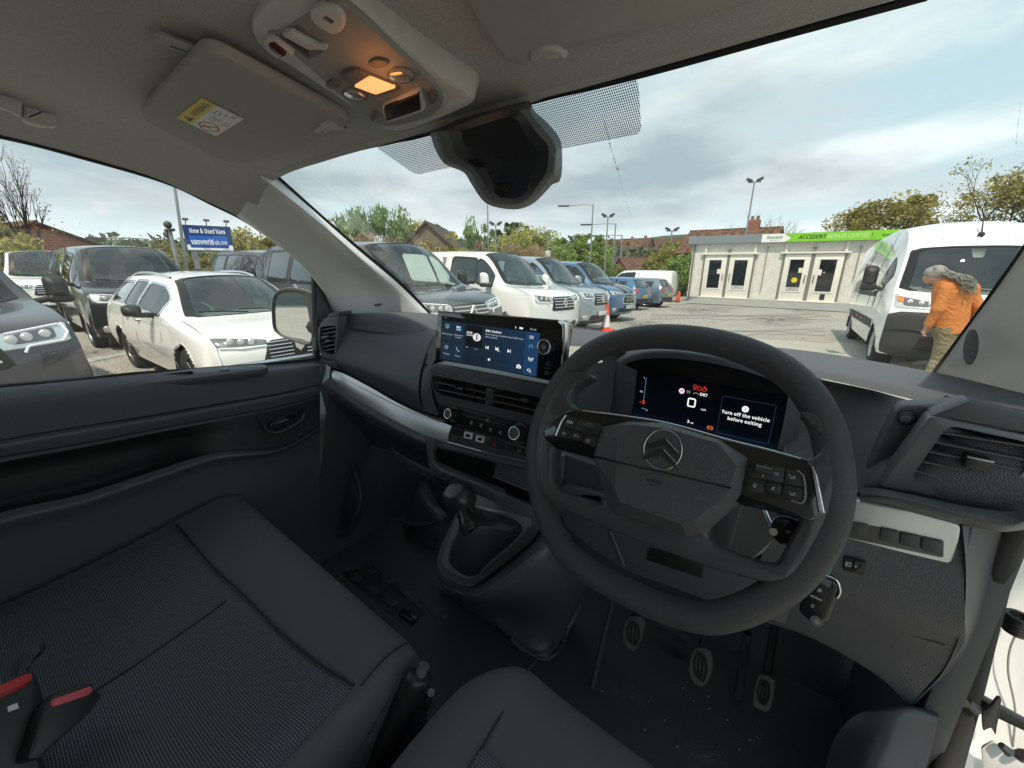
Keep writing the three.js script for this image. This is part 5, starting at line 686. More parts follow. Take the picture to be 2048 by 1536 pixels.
{ // steering wheel
  const TAU = 26 * Math.PI / 180, n = V(0, Math.sin(TAU), Math.cos(TAU)), up = V(0, Math.cos(TAU), -Math.sin(TAU)), rt = V(1, 0, 0), O = V(-0.134, 1.33, -0.47), P = (d) => lift(planeAt(O, n), d > 0.008 ? d + 0.0105 : d);
  const W = sub('steering_wheel', van), w = (d, ...xy) => pp(zG, P(d), ...xy);
  const half = [[0, 0.211], [0.05, 0.207], [0.097, 0.194], [0.13, 0.176], [0.155, 0.152], [0.177, 0.117], [0.191, 0.075], [0.197, 0.035], [0.195, 0], [0.188, -0.03], [0.175, -0.062], [0.155, -0.093], [0.13, -0.121], [0.1, -0.143], [0.055, -0.156], [0, -0.159]];
  const loop = [...half, ...half.slice(1, -1).reverse().map(([x, y]) => [-x, y])];
  const r = 0.017, ctr = loop.map(([x, y], i) => { const a = loop[(i + loop.length - 1) % loop.length], b = loop[(i + 1) % loop.length], tx = b[0] - a[0], ty = b[1] - a[1], l = Math.hypot(tx, ty); return O.clone().addScaledVector(rt, x - (-ty / l) * -r * 0 + (-(-ty) / l) * 0 + (ty / l) * r * 0 + (ty / l) * r * 0).addScaledVector(up, y).addScaledVector(rt, (ty / l) * r).addScaledVector(up, (-tx / l) * r); });
  mesh('rim', tubeGeo(ctr, r, { closed: true, seg: 220, rad: 24 }), M.wheel, W);
  const frameO = [345, 262, 300, 243, 232, 236, 160, 320, 102, 440, 72, 560, 64, 700, 72, 800, 112, 852, 200, 905, 300, 952, 435, 1010, 630, 1088, 866, 1180, 1050, 1236, 1160, 1262, 1250, 1268, 1320, 1245, 1370, 1180, 1440, 1060, 1520, 900, 1558, 760, 1552, 660, 1522, 540, 1488, 462, 1430, 436, 1352, 432, 1342, 442, 1372, 488, 1420, 535, 1446, 590, 1436, 640, 1396, 668, 1340, 655, 1180, 615, 1000, 570, 800, 516, 600, 470, 400, 440, 262, 424, 232, 400, 236, 365, 250, 330, 285, 298, 330, 280];
  const FD = 0.0075; const fw = (a) => pp(zG, lift(planeAt(O, n), 0.0165), ...a);
  mesh('spoke_frame', plateGeo(fw(frameO), 0.034, { r: 0.012, bev: 0.007, bs: 4, holes: [fw([158, 600, 300, 640, 380, 700, 400, 810, 396, 900, 330, 868, 240, 845, 178, 828, 156, 790, 152, 700]), fw([1040, 890, 1130, 868, 1260, 900, 1352, 960, 1330, 1010, 1290, 1075, 1246, 1165, 1206, 1188, 1080, 1150, 930, 1085, 890, 1020])] }), std({ color: C(0.066, 0.064, 0.068), roughness: 0.42, bumpMap: fineTex, bumpScale: 0.0001 }), W);
  // gloss bezel across both spokes
  mesh('gloss_bezel', plateGeo(w(0.010, 195, 455, 232, 432, 300, 434, 700, 490, 1000, 572, 1350, 662, 1402, 690, 1432, 740, 1470, 935, 1405, 968, 1300, 945, 1140, 905, 1045, 885, 1000, 800, 450, 660, 360, 668, 170, 618, 105, 555, 125, 510), 0.018, { r: 0.006, bev: 0.003, bs: 3 }), M.gloss, W);
  mesh('bezel_edge', tubeGeo(w(0.0125, 300, 437, 500, 462, 700, 494, 1000, 576, 1200, 626, 1345, 666), 0.0014, { seg: 50 }), M.chrome, W);
  mesh('bezel_edge', plateGeo(w(0.0125, 1402, 695, 1424, 735, 1466, 932, 1432, 925, 1425, 860, 1430, 800), 0.003, { r: 0.002, bev: 0.001 }), M.chrome, W);
  mesh('bezel_edge', tubeGeo(w(0.0135, 222, 456, 200, 488, 182, 530, 172, 555), 0.0013, { seg: 16 }), M.chrome, W);
  const bm = std({ color: C(0.03), roughness: 0.5 });
  const btn = (d, z, ...xy) => { const g = mesh('button', plateGeo(pp(z, P(d), ...xy), 0.006, { r: 0.0025, bev: 0.001 }), bm, W); return g; };
  const icon = (d, z, xy, draw) => mesh('button_symbol', quadGeo(...pp(z, P(d), ...xy)), decal(96, 64, (c) => { c.clearRect(0, 0, 96, 64); c.strokeStyle = '#e4e6e8'; c.fillStyle = '#e4e6e8'; c.lineWidth = 5; c.textAlign = 'center'; draw(c); }), W);
  const q1 = zW1, h = 0.0145;
  btn(h, q1, 455, 922, 555, 942, 520, 1055, 403, 1025); btn(h, q1, 562, 944, 788, 1000, 750, 1115, 516, 1056); btn(h, q1, 398, 1032, 506, 1060, 485, 1150, 345, 1102); btn(h + 0.003, q1, 508, 1062, 606, 1090, 580, 1162, 485, 1136); btn(h, q1, 612, 1092, 748, 1122, 716, 1228, 582, 1166);
  icon(h + 0.0005, q1, [440, 945, 530, 968, 518, 1020, 428, 997], (c) => { c.font = 'bold 44px sans-serif'; c.fillText('OK', 48, 46); });
  icon(h + 0.0005, q1, [398, 1060, 460, 1078, 448, 1118, 386, 1100], (c) => { c.beginPath(); c.arc(48, 44, 22, 3.3, 6.1); c.moveTo(48, 44); c.lineTo(24, 18); c.stroke(); c.font = '15px sans-serif'; c.fillText('LIMIT', 48, 62); });
  icon(h + 0.0035, q1, [518, 1088, 578, 1104, 568, 1136, 508, 1120], (c) => { c.fillRect(14, 12, 7, 40); c.fillRect(30, 12, 7, 40); c.beginPath(); c.moveTo(48, 12); c.lineTo(82, 32); c.lineTo(48, 52); c.stroke(); });
  icon(h + 0.0005, q1, [622, 1130, 690, 1148, 680, 1188, 612, 1170], (c) => { c.beginPath(); c.arc(44, 34, 20, 3.3, 5.9); c.moveTo(44, 34); c.lineTo(80, 8); c.stroke(); c.font = 'bold 18px sans-serif'; c.fillText('ASSIST', 48, 58); });
  icon(h + 0.0005, q1, [640, 975, 700, 990, 694, 1010, 634, 995], (c) => { c.beginPath(); c.arc(34, 44, 20, 3.3, 6); c.stroke(); c.fillRect(64, 24, 24, 6); c.fillRect(73, 14, 6, 26); });
  const roll = (z, a, b, rad) => { const A = onP(...z(...a), P(h + 0.002)), B = onP(...z(...b), P(h + 0.002)); mesh('scroll_roller', cyl(A, B, rad, rad, 16), std({ color: C(0.1), roughness: 0.3, metalness: 0.6 }), W); };
  roll(q1, [600, 1014], [714, 1042], 0.0042);
  const q3 = zG;
  btn(h, q3, 1106, 676, 1271, 710, 1263, 783, 1093, 754); btn(h, q3, 1275, 712, 1330, 724, 1360, 758, 1362, 802, 1267, 786); btn(h, q3, 1091, 758, 1180, 774, 1172, 832, 1080, 820); btn(h + 0.003, q3, 1183, 778, 1257, 793, 1251, 838, 1176, 823); btn(h, q3, 1264, 792, 1362, 808, 1360, 876, 1252, 846);
  mesh('bezel_edge', tubeGeo(w(0.0155, 1330, 722, 1356, 745, 1366, 790, 1366, 860, 1350, 878, 1300, 866), 0.0012, { seg: 24 }), M.satin, W);
  roll(q3, [1131, 712], [1211, 730], 0.0048);
  icon(h + 0.0005, q3, [1290, 735, 1325, 742, 1320, 766, 1285, 759], (c) => { c.beginPath(); c.moveTo(30, 56); c.lineTo(88, 56); c.lineTo(88, 22); c.closePath(); c.stroke(); c.fillRect(4, 22, 26, 6); c.fillRect(14, 12, 6, 26); });
  icon(h + 0.0005, q3, [1290, 815, 1325, 822, 1320, 846, 1285, 839], (c) => { c.beginPath(); c.moveTo(30, 56); c.lineTo(88, 56); c.lineTo(88, 22); c.closePath(); c.stroke(); c.fillRect(4, 22, 26, 6); });
  icon(h + 0.0005, q3, [1112, 778, 1144, 785, 1140, 810, 1108, 803], (c) => { c.beginPath(); c.roundRect(36, 4, 24, 34, 12); c.moveTo(24, 28); c.arc(48, 28, 24, 3.1, 0, true); c.moveTo(48, 52); c.lineTo(48, 62); c.stroke(); });
  icon(h + 0.0035, q3, [1200, 792, 1234, 799, 1230, 826, 1196, 819], (c) => { c.lineWidth = 7; c.beginPath(); c.arc(62, 48, 30, 3.0, 4.8); c.stroke(); c.beginPath(); c.arc(62, 48, 14, 3.1, 4.7); c.stroke(); });
  icon(h + 0.0005, q3, [1218, 728, 1246, 734, 1243, 750, 1215, 744], (c) => { for (const y of [10, 30, 50]) { c.beginPath(); c.moveTo(30, y); c.lineTo(84, y); c.moveTo(8, y); c.lineTo(18, y); c.stroke(); } });
  for (const [x, y, s] of [[1178, 699, 1], [1166, 749, -1]]) icon(h + 0.0005, q3, [x - 8, y - 7, x + 8, y - 4, x + 8, y + 7, x - 8, y + 4], (c) => { c.beginPath(); c.moveTo(48, s > 0 ? 6 : 58); c.lineTo(86, s > 0 ? 58 : 6); c.lineTo(10, s > 0 ? 58 : 6); c.fill(); });
  // faceted airbag cover in two halves meeting at a seam
  const A = sub('airbag_cover', van);
  const hull = (a, b, lo2, c, d) => toCreasedNormals(boxUV(new ConvexGeometry([...w(a, ...b), ...w(lo2, ...c), ...(d || [])])), 0.25);
  mesh('upper_pad', hull(0.012, [392, 512, 520, 486, 700, 492, 960, 574, 1092, 662, 1062, 822, 1040, 840, 356, 650, 362, 620], 0.034, [540, 500, 700, 520, 950, 590, 1040, 700, 1010, 800, 700, 730, 460, 675, 470, 580]), M.wheel, A);
  mesh('lower_pad', hull(0.010, [358, 660, 1062, 832, 1036, 872, 870, 1030, 800, 1038, 450, 925, 420, 890], 0.033, [462, 684, 700, 738, 1008, 808, 985, 850, 835, 960, 770, 980, 480, 872, 455, 820]), M.wheel, A);
  mesh('pad_seam', tubeGeo(w(0.0335, 440, 676, 700, 734, 1015, 806), 0.0011, { seg: 30 }), M.black, A);
  const ec = onP(...zG(685, 622), P(0.0345)), em = sub('emblem', van), e = (x, y) => ec.clone().addScaledVector(rt, x).addScaledVector(up, y).addScaledVector(n, 0.0005);
  mesh('emblem_ring', tubeGeo(Array.from({ length: 28 }, (_, i) => e(0.0215 * Math.cos(i * Math.PI / 14), 0.0235 * Math.sin(i * Math.PI / 14))), 0.0007, { closed: true, seg: 84, rad: 6 }), M.chrome, em);
  const chev = (y, hw, th) => plateGeo([e(-hw, y - hw * 0.62), e(0, y + 0.001), e(hw, y - hw * 0.62), e(hw, y - hw * 0.62 - th), e(0, y - th), e(-hw, y - hw * 0.62 - th)].map((p) => p.addScaledVector(n, 0.001)), 0.002, { bev: 0.0004, n });
  const cm = std({ color: C(0.05), roughness: 0.3, metalness: 0.4 }); mesh('emblem_chevron', chev(0.0125, 0.0185, 0.0065), cm, em); mesh('emblem_chevron', chev(0.0005, 0.0185, 0.0065), cm, em);
  for (const y of [0.0125, 0.0005]) mesh('chevron_edge', tubeGeo([e(0.001, y), e(0.0182, y - 0.0115)].map((p) => p.addScaledVector(n, 0.0012)), 0.0006, { seg: 4, rad: 5 }), M.chrome, em);
  const txt = decal(256, 96, (c) => { c.clearRect(0, 0, 256, 96); c.fillStyle = 'rgba(3,3,4,0.85)'; c.font = 'bold 44px sans-serif'; c.textAlign = 'center'; c.fillText('AIRBAG', 128, 44); c.font = 'bold 30px sans-serif'; c.fillText('k', 108, 82); c.fillRect(116, 64, 24, 6); });
  mesh('airbag_lettering', quadGeo(...w(0.0336, 588, 745, 708, 775, 692, 822, 574, 790)), txt, A);
  // column shroud, ignition lock, stalk
  const S = sub('column_shroud', van), sh = std({ color: C(0.17, 0.168, 0.162), roughness: 0.55, bumpMap: fineTex, bumpScale: 0.0002 });
  const s4 = (d, ...xy) => pp(zW4, P(d), ...xy);
  mesh('shroud_lower', toCreasedNormals(boxUV(new ConvexGeometry([...s4(-0.055, 430, 225, 510, 210, 700, 262, 820, 285, 865, 330, 850, 480, 800, 570, 690, 660, 590, 760, 380, 720, 180, 640, 120, 560), ...s4(-0.16, 300, 300, 800, 400, 700, 700, 300, 700)])), 0.3), sh, S);
  mesh('shroud_flank', plateGeo(s4(-0.052, 440, 215, 515, 210, 490, 300, 370, 710, 250, 690, 120, 560, 330, 330), 0.01, { r: 0.004, bev: 0.003 }), std({ color: C(0.13), roughness: 0.5, bumpMap: fineTex, bumpScale: 0.0002 }), S);
  const kx = onP(...zW4(750, 430), P(-0.07)), ka = V(0.35, 0.15, 0.92).normalize();
  mesh('lock_collar', cyl(kx.clone().addScaledVector(ka, -0.01), kx.clone().addScaledVector(ka, 0.004), 0.0125, 0.0115, 24), std({ color: C(0.04), roughness: 0.35 }), S);
  mesh('lock_barrel', cyl(kx.clone().addScaledVector(ka, 0.0), kx.clone().addScaledVector(ka, 0.0075), 0.0075, 0.007, 20), M.chrome, S);
}
const keyFob = (name, label, ptsF, chromeF, btnsF, lensF, blade) => { const k = thing(name, label, 'car key'); mesh('key_shell', plateGeo(ptsF, 0.014, { r: 0.006, bev: 0.003, bs: 3 }), phys({ color: C(0.012), roughness: 0.25, clearcoat: 0.5 }), k); btnsF(k); if (chromeF) mesh('chrome_edge', tubeGeo(chromeF, 0.0016, { seg: 30 }), M.chrome, k); return k; };
{
  const n1 = V(0.1, 0.25, 0.95), P1 = planeAt(onZ(...zW4(950, 490), -0.485), n1), f = (d, ...xy) => pp(zW4, lift(P1, d), ...xy);
  const sym = (k, xy, draw) => quad(k, 'key_symbol', xy, decal(64, 64, (c) => { c.clearRect(0, 0, 64, 64); c.strokeStyle = '#e9ecee'; c.lineWidth = 5; draw(c); }));
  keyFob('key_fob', 'black key fob plugged into the ignition lock behind the wheel', f(0, 770, 480, 810, 370, 880, 340, 1080, 400, 1090, 470, 1020, 620, 880, 640, 800, 560), null, (k) => {
    for (const c of [[935, 400, 1060, 440, 1000, 600, 880, 560]]) mesh('key_button', plateGeo(f(0.0012, ...c), 0.004, { r: 0.003, bev: 0.001 }), std({ color: C(0.02), roughness: 0.5 }), k);
    sym(k, f(0.002, 915, 470, 975, 485, 965, 525, 905, 510), (c) => { c.beginPath(); c.ellipse(32, 32, 24, 16, 0, 0, 7); c.stroke(); c.strokeRect(26, 24, 14, 14); }); sym(k, f(0.002, 1025, 475, 1070, 490, 1055, 570, 1010, 555), (c) => { c.strokeRect(16, 8, 26, 18); c.beginPath(); c.moveTo(14, 26); c.lineTo(8, 58); c.moveTo(8, 44); c.lineTo(30, 52); c.stroke(); });
    mesh('key_stud', cyl(f(0.0, 800, 498)[0], f(0.005, 800, 498)[0], 0.0045, 0.004, 16), M.chrome, k); mesh('key_blade', cyl(f(-0.006, 790, 460)[0], onP(...zW4(752, 430), P1).add(V(-0.01, 0.005, -0.03)), 0.003, 0.003, 8), M.chrome, k);
  });
  const P2 = planeAt(onZ(1650, 1195, -0.545), V(-0.1, 0.15, 1)), g = (d, ...xy) => pp(zW4, lift(P2, d), ...xy);
  keyFob('key_fob', 'black key fob with chrome edge hanging below the steering wheel rim', g(0, 1290, 920, 1410, 975, 1440, 1060, 1420, 1120, 1330, 1350, 1260, 1395, 1170, 1370, 1040, 1270, 1060, 1160), g(0.0, 1300, 918, 1405, 965, 1436, 1040, 1437, 1085, 1410, 1130), (k) => {
    mesh('key_panel', plateGeo(g(0.002, 1260, 960, 1350, 1010, 1290, 1230, 1240, 1300, 1070, 1190), 0.004, { r: 0.003, bev: 0.001 }), std({ color: C(0.008), roughness: 0.5 }), k); mesh('key_top', plateGeo(g(0.003, 1275, 935, 1365, 980, 1340, 1040, 1250, 990), 0.004, { r: 0.002, bev: 0.001 }), M.satin, k);
    const sp = (xy, dr) => sym(k, g(0.0026, ...xy), dr);
    sp([1225, 1030, 1280, 1045, 1265, 1085, 1210, 1070], (c) => { c.strokeRect(14, 26, 36, 28); c.beginPath(); c.arc(32, 26, 14, 3.1, 6.2); c.stroke(); c.fillStyle = '#e9ecee'; c.fillRect(26, 34, 12, 12); }); sp([1165, 1085, 1285, 1135, 1265, 1175, 1145, 1125], (c) => { c.beginPath(); c.moveTo(4, 34); c.quadraticCurveTo(14, 18, 26, 28); c.lineTo(50, 34); c.quadraticCurveTo(62, 36, 58, 44); c.lineTo(8, 44); c.closePath(); c.stroke(); }); sp([1165, 1180, 1205, 1195, 1190, 1235, 1150, 1220], (c) => { c.strokeRect(14, 26, 36, 28); c.beginPath(); c.arc(32, 26, 14, 3.1, 6.2); c.stroke(); });
    mesh('key_stud', cyl(g(0.0, 1210, 1355)[0], g(0.003, 1210, 1355)[0], 0.0065, 0.006, 18), M.satin, k); mesh('key_stud', cyl(g(0.002, 1218, 1360)[0], g(0.0036, 1218, 1360)[0], 0.0035, 0.003, 14), M.chrome, k);
  });
  const rib = tag(mesh('key_ribbon', sheetGeo([g(-0.006, 1330, 860, 1318, 890, 1305, 925), g(-0.006, 1362, 850, 1352, 890, 1335, 922)], 6, 2), std({ color: C(0.05, 0.45, 0.27), roughness: 0.7 })), 'green ribbon tied to the hanging key fob', 'ribbon');
}
// ---------------------------------------------------------------- the yard: ground, hills
const groundY = (x, z) => { const k = Math.max(0, -z - 4); let y = -0.038 * (k < 1.5 ? k * k / 3 : k - 0.75); const far = Math.max(0, -z - 30); if (far > 0) y += 0.038 * Math.min(far, 60) * 0.9; return y; };
const onGround = (u, v) => { let t = 1; const r = ray(u, v); for (let i = 0; i < 60; i++) { const p = r.clone().multiplyScalar(t).add(EYE), e = p.y - groundY(p.x, p.z); t += e / -r.y * 0.7; } return r.multiplyScalar(t).add(EYE); };
const along = (u, dist, v = 525) => { const r = ray(u, v); r.y = 0; r.normalize().multiplyScalar(dist); const y = groundY(r.x, r.z); return V(r.x, y, r.z); };   // ground point in the direction of a column
const heightAt = (u, v, dist) => { const r = ray(u, v), h = Math.hypot(r.x, r.z); return EYE.y + r.y / h * dist; };
{
  const xs = [], zs = []; for (let x = -420; x <= 420.1; x += Math.abs(x + 0.01) < 60 ? 4 : 30) xs.push(x); for (let z = 120; z >= -420; z -= z < 12 && z > -34 ? 0.75 : 12) zs.push(z);
  const G = zs.map((z) => xs.map((x) => V(x, groundY(x, z), z)));
  const tarCol = dataTex(512, (u, v, i, j) => { const s = Math.sin(i * 127.1 + j * 311.7) * 43758.5453, n = s - Math.floor(s); const b = tileN(u, v, 5, 2) * 0.5 + tileN(u, v, 12, 6) * 0.35 + tileN(u, v, 30, 3) * 0.25; const k = 0.60 + 0.06 * b + (n - 0.5) * 0.30; return [k * 1.02, k, k * 0.945]; }, 1 / 6, true);
  const tarBump = dataTex(256, (u, v, i, j) => { const s = Math.sin(i * 91.7 + j * 47.3) * 24634.6, n = s - Math.floor(s); return 0.5 + 0.3 * tileN(u, v, 70, 4) + (n - 0.5) * 0.5; }, 1 / 1.2);
  const gm = std({ map: tarCol, roughness: 0.95, bumpMap: tarBump, bumpScale: 0.006 });
  const geo = gridGeo(G); const p = geo.attributes.position, uv = geo.attributes.uv; for (let i = 0; i < p.count; i++) uv.setXY(i, p.getX(i), p.getZ(i));
  structure('ground', geo, gm);
  // paler concrete strip nearest to us, darker resurfaced tarmac beyond, red patch, road line
  const patch = (name, pts, h, mat, n = 14) => { const [a, b, c, d] = pts, G2 = []; for (let i = 0; i <= n; i++) { const l = a.clone().lerp(d, i / n), r = b.clone().lerp(c, i / n), row = []; for (let j = 0; j <= n; j++) { const q = l.clone().lerp(r, j / n); q.y = groundY(q.x, q.z) + h; row.push(q); } G2.push(row); } const g = gridGeo(G2), P = g.attributes.position, U = g.attributes.uv; for (let i = 0; i < P.count; i++) U.setXY(i, P.getX(i), P.getZ(i)); return structure(name, g, mat); };
  const slabCol = dataTex(256, (u, v, i, j) => { const s = Math.sin(i * 17.1 + j * 211.7) * 3758.5453, n = s - Math.floor(s), k = 0.675 + 0.03 * tileN(u, v, 6, 8) + 0.03 * tileN(u, v, 25, 1) + (n - 0.5) * 0.1; return [k * 1.015, k, k * 0.93]; }, 1 / 4, true);
  patch('concrete_strip', [onGround(1250, 668), onGround(1790, 690), onGround(1900, 840), onGround(1150, 800)], 0.004, std({ map: slabCol, roughness: 0.92, bumpMap: tarBump, bumpScale: 0.003 }));
  patch('concrete_patch', [onGround(1605, 672), onGround(1655, 675), onGround(1668, 686), onGround(1612, 684)], 0.008, std({ color: C(0.37, 0.32, 0.27), roughness: 0.95, bumpMap: tarBump, bumpScale: 0.004 }), 4);
  patch('painted_line', [onGround(150, 722), onGround(262, 702), onGround(262, 708), onGround(150, 732)], 0.008, std({ color: C(0.5, 0.49, 0.46), roughness: 0.9, map: blotch }), 4);
  const stain = decal(256, 256, (g) => { g.clearRect(0, 0, 256, 256); for (let i = 0; i < 500; i++) { const a = rnd() * 6.28, r = Math.pow(rnd(), 0.7) * 110, s = 4 + 22 * rnd(); g.fillStyle = 'rgba(28,27,26,' + 0.05 * rnd() + ')'; g.beginPath(); g.ellipse(128 + r * Math.cos(a), 128 + r * Math.sin(a), s, s * 0.6, a, 0, 7); g.fill(); } });
  const crack = decal(512, 128, (g) => { g.clearRect(0, 0, 512, 128); g.strokeStyle = 'rgba(25,24,23,0.75)'; for (let k = 0; k < 4; k++) { let x = 0, y = 30 + 22 * k; g.lineWidth = 1.5 + rnd(); g.beginPath(); g.moveTo(x, y); while (x < 512) { x += rr(6, 18); y += rr(-6, 6); g.lineTo(x, y); } g.stroke(); } });
  for (const [u0, v0, u1, v1, m, nm] of [[1330, 612, 1480, 630, stain, 'oil_stain'], [1480, 630, 1640, 655, stain, 'oil_stain'], [1230, 640, 1330, 662, stain, 'oil_stain'], [1560, 610, 1660, 628, stain, 'oil_stain'], [120, 690, 260, 725, stain, 'oil_stain'], [1300, 625, 1660, 645, crack, 'tarmac_crack'], [1340, 655, 1650, 676, crack, 'tarmac_crack'], [1290, 604, 1650, 618, crack, 'tarmac_crack']]) { const o = patch(nm, [onGround(u0, v0), onGround(u1, v0), onGround(u1, v1), onGround(u0, v1)], 0.012, m, 6), U = o.geometry.attributes.uv; for (let i = 0; i <= 6; i++) for (let j = 0; j <= 6; j++) U.setXY(i * 7 + j, j / 6, i / 6); }
  // scattered loose chippings where the surface breaks up in front of the workshop
  const chips = [], cs = new THREE.TetrahedronGeometry(0.028); const cp = []; for (let i = 0; i < 900; i++) { const u = rr(1235, 1430), v = 597 + 50 * Math.pow(rnd(), 1.3) + Math.abs(u - 1300) * 0.05; const q = onGround(u, v); cp.push(new THREE.Matrix4().compose(q.add(V(0, 0.006, 0)), new THREE.Quaternion().setFromEuler(new THREE.Euler(rr(0, 6), rr(0, 6), 0)), V(1, 0.4, 1).multiplyScalar(rr(0.4, 1.3)))); }
  const im = new THREE.InstancedMesh(cs, std({ color: C(0.42, 0.41, 0.38), roughness: 0.9 }), cp.length); cp.forEach((m, i) => im.setMatrixAt(i, m)); im.name = 'loose_chippings'; stuff(im); im.userData.label = 'pale loose stone chippings scattered on the worn tarmac'; im.castShadow = im.receiveShadow = true; scene.add(im);
}
{
  // wooded rises on the skyline: one low ridge from left to centre, one with houses to the right of it
  const rows = [], N = 80; const ridge = (az) => 17 + 5 * fbm(az * 3, 2, 1, 4) + 7 * sstep(-0.55, -0.2, az) * sstep(0.15, -0.2, az);
  for (const [d, k] of [[75, 0], [100, 0.10], [140, 0.28], [190, 0.5], [250, 0.72], [330, 0.95], [400, 1.0], [460, 0.9]]) { const row = []; for (let i = 0; i <= N; i++) { const az = -2.0 + 2.6 * i / N; row.push(V(Math.sin(az) * d, -1.2 + ridge(az) * k + (k > 0 ? 1.2 * fbm(az * 14, d * 0.05, 4, 3) : 0), -Math.cos(az) * d)); } rows.push(row); }
  const g = gridGeo(rows); structure('hills', g, std({ color: C(0.075, 0.105, 0.045), roughness: 1, map: blotch }));
}
// ---------------------------------------------------------------- vehicles: a lofted shell with true openings, glass, lamps and wheels
const lerp = (a, b, t) => a + (b - a) * t;
function pchip(ys) { const n = ys.length, d = [], m = []; for (let i = 0; i < n - 1; i++) d.push(ys[i + 1] - ys[i]); m.push(d[0]); for (let i = 1; i < n - 1; i++) m.push(d[i - 1] * d[i] <= 0 ? 0 : 2 * d[i - 1] * d[i] / (d[i - 1] + d[i])); m.push(d[n - 2]); return (x) => { const i = Math.max(0, Math.min(n - 2, Math.floor(x))), t = x - i; return (2 * t ** 3 - 3 * t * t + 1) * ys[i] + (t ** 3 - 2 * t * t + t) * m[i] + (-2 * t ** 3 + 3 * t * t) * ys[i + 1] + (t ** 3 - t * t) * m[i + 1]; }; }
const carGlass = phys({ color: C(0.74, 0.83, 0.79), roughness: 0.0, transmission: 1, thickness: 0, ior: 1.9 });
const darkGlass = phys({ color: C(0.012, 0.014, 0.015), roughness: 0.04, clearcoat: 1, clearcoatRoughness: 0.02 });
const VM = {
  blackTrim: std({ color: C(0.022), roughness: 0.55 }), frit: std({ color: C(0.012), roughness: 0.3 }), tyre: std({ color: C(0.022), roughness: 0.85 }), alloy: std({ color: C(0.5, 0.51, 0.52), roughness: 0.3, metalness: 0.85 }), darkAlloy: std({ color: C(0.12), roughness: 0.35, metalness: 0.8 }),
  lampGlass: phys({ color: C(0.95), roughness: 0.02, transmission: 0.9, thickness: 0, ior: 1.5 }), lampBowl: std({ color: C(0.72, 0.73, 0.74), roughness: 0.25, metalness: 0.6, bumpMap: blotch, bumpScale: 0.02 }), lampDark: std({ color: C(0.2), roughness: 0.25, metalness: 0.7 }), drl: std({ color: C(0.85, 0.87, 0.88), roughness: 0.2 }),
  cabin: std({ color: C(0.2, 0.21, 0.205), roughness: 0.8 }), red: phys({ color: C(0.5, 0.015, 0.02), roughness: 0.12, clearcoat: 1 }), plate: std({ color: C(0.78), roughness: 0.5 }), amber: std({ color: C(0.75, 0.25, 0.04), roughness: 0.3 }),
};
const paint = (r, g, b, o = {}) => phys({ color: C(r, g, b), roughness: 0.32, metalness: 0.0, clearcoat: 1, clearcoatRoughness: 0.04, ...o });
function carShell(T, W) {   // T rows: ex,ey,ez, cx,cy, sx, wz, by,bz
  const col = (k) => pchip(T.map((r) => r[k])), [ex, ey, ez, cx, cy, sx, wz, by, bz] = [0, 1, 2, 3, 4, 5, 6, 7, 8].map(col);
  const bow = W.bow || 2.2, ys = W.sill ?? 0.3, zs = W.sillZ ?? 0.9;
  const top = (i, v) => { const a = Math.abs(v) ** bow; return V(lerp(cx(i), ex(i), a), lerp(cy(i), ey(i), a), ez(i) * v * (1 - 0.02 * (1 - Math.abs(v)))); };
  const side = (i, v, s) => { // v 0 sill .. 3 edge
    const X0 = sx(i), X3 = ex(i), yb = Math.min(by(i), ey(i)), P = [[X0, Math.min(ys, ey(i) - 0.001), wz(i) * zs], [lerp(X0, X3, 0.2), lerp(Math.min(ys, ey(i)), yb, 0.5), wz(i)], [lerp(X0, X3, 0.5), yb, bz(i)], [X3, ey(i), ez(i)]];
    const f = (k) => { const q = P.map((p) => p[k]); return pchip(q)(v); }; return V(f(0), f(1), s * f(2)); };
  const nTop = (i, v) => { const e = 0.01, a = top(i + e, v).sub(top(i - e, v)), b = top(i, v + e).sub(top(i, v - e)); return b.cross(a).normalize().multiplyScalar(1); };
  const nSide = (i, v, s) => { const e = 0.01, a = side(i + e, v, s).sub(side(i - e, v, s)), b = side(i, v + e, s).sub(side(i, v - e, s)); const n = a.cross(b).normalize(); if (n.z * s < 0) n.negate(); return n; };
  const outTop = (i, v) => { const n = nTop(i, v), c = top(i, v).sub(V(W.mid ?? 0, 0.8, 0)); if (n.dot(c) < 0) n.negate(); return n; };
  return { top: (i, v, d = 0) => top(i, v).addScaledVector(outTop(i, v), d), side: (i, v, s, d = 0) => side(i, v, s).addScaledVector(nSide(i, v, s), d), n: T.length - 1 };
}
const breaks = (a, b, n, extra) => { const s = new Set(); for (let i = 0; i <= n; i++) s.add(+(a + (b - a) * i / n).toFixed(4)); for (const e of extra) s.add(+e.toFixed(4)); return [...s].sort((x, y) => x - y); };
function holedGrid(U, Vs, f, hole) { const pos = [], idx = []; for (const u of U) for (const v of Vs) { const p = f(u, v); pos.push(p.x, p.y, p.z); } const c = Vs.length; for (let i = 0; i < U.length - 1; i++) for (let j = 0; j < c - 1; j++) { if (hole((U[i] + U[i + 1]) / 2, (Vs[j] + Vs[j + 1]) / 2)) continue; const a = i * c + j; idx.push(a, a + c, a + 1, a + 1, a + c, a + c + 1); } const g = new THREE.BufferGeometry(); g.setAttribute('position', new THREE.Float32BufferAttribute(pos, 3)); g.setIndex(idx); return g; }
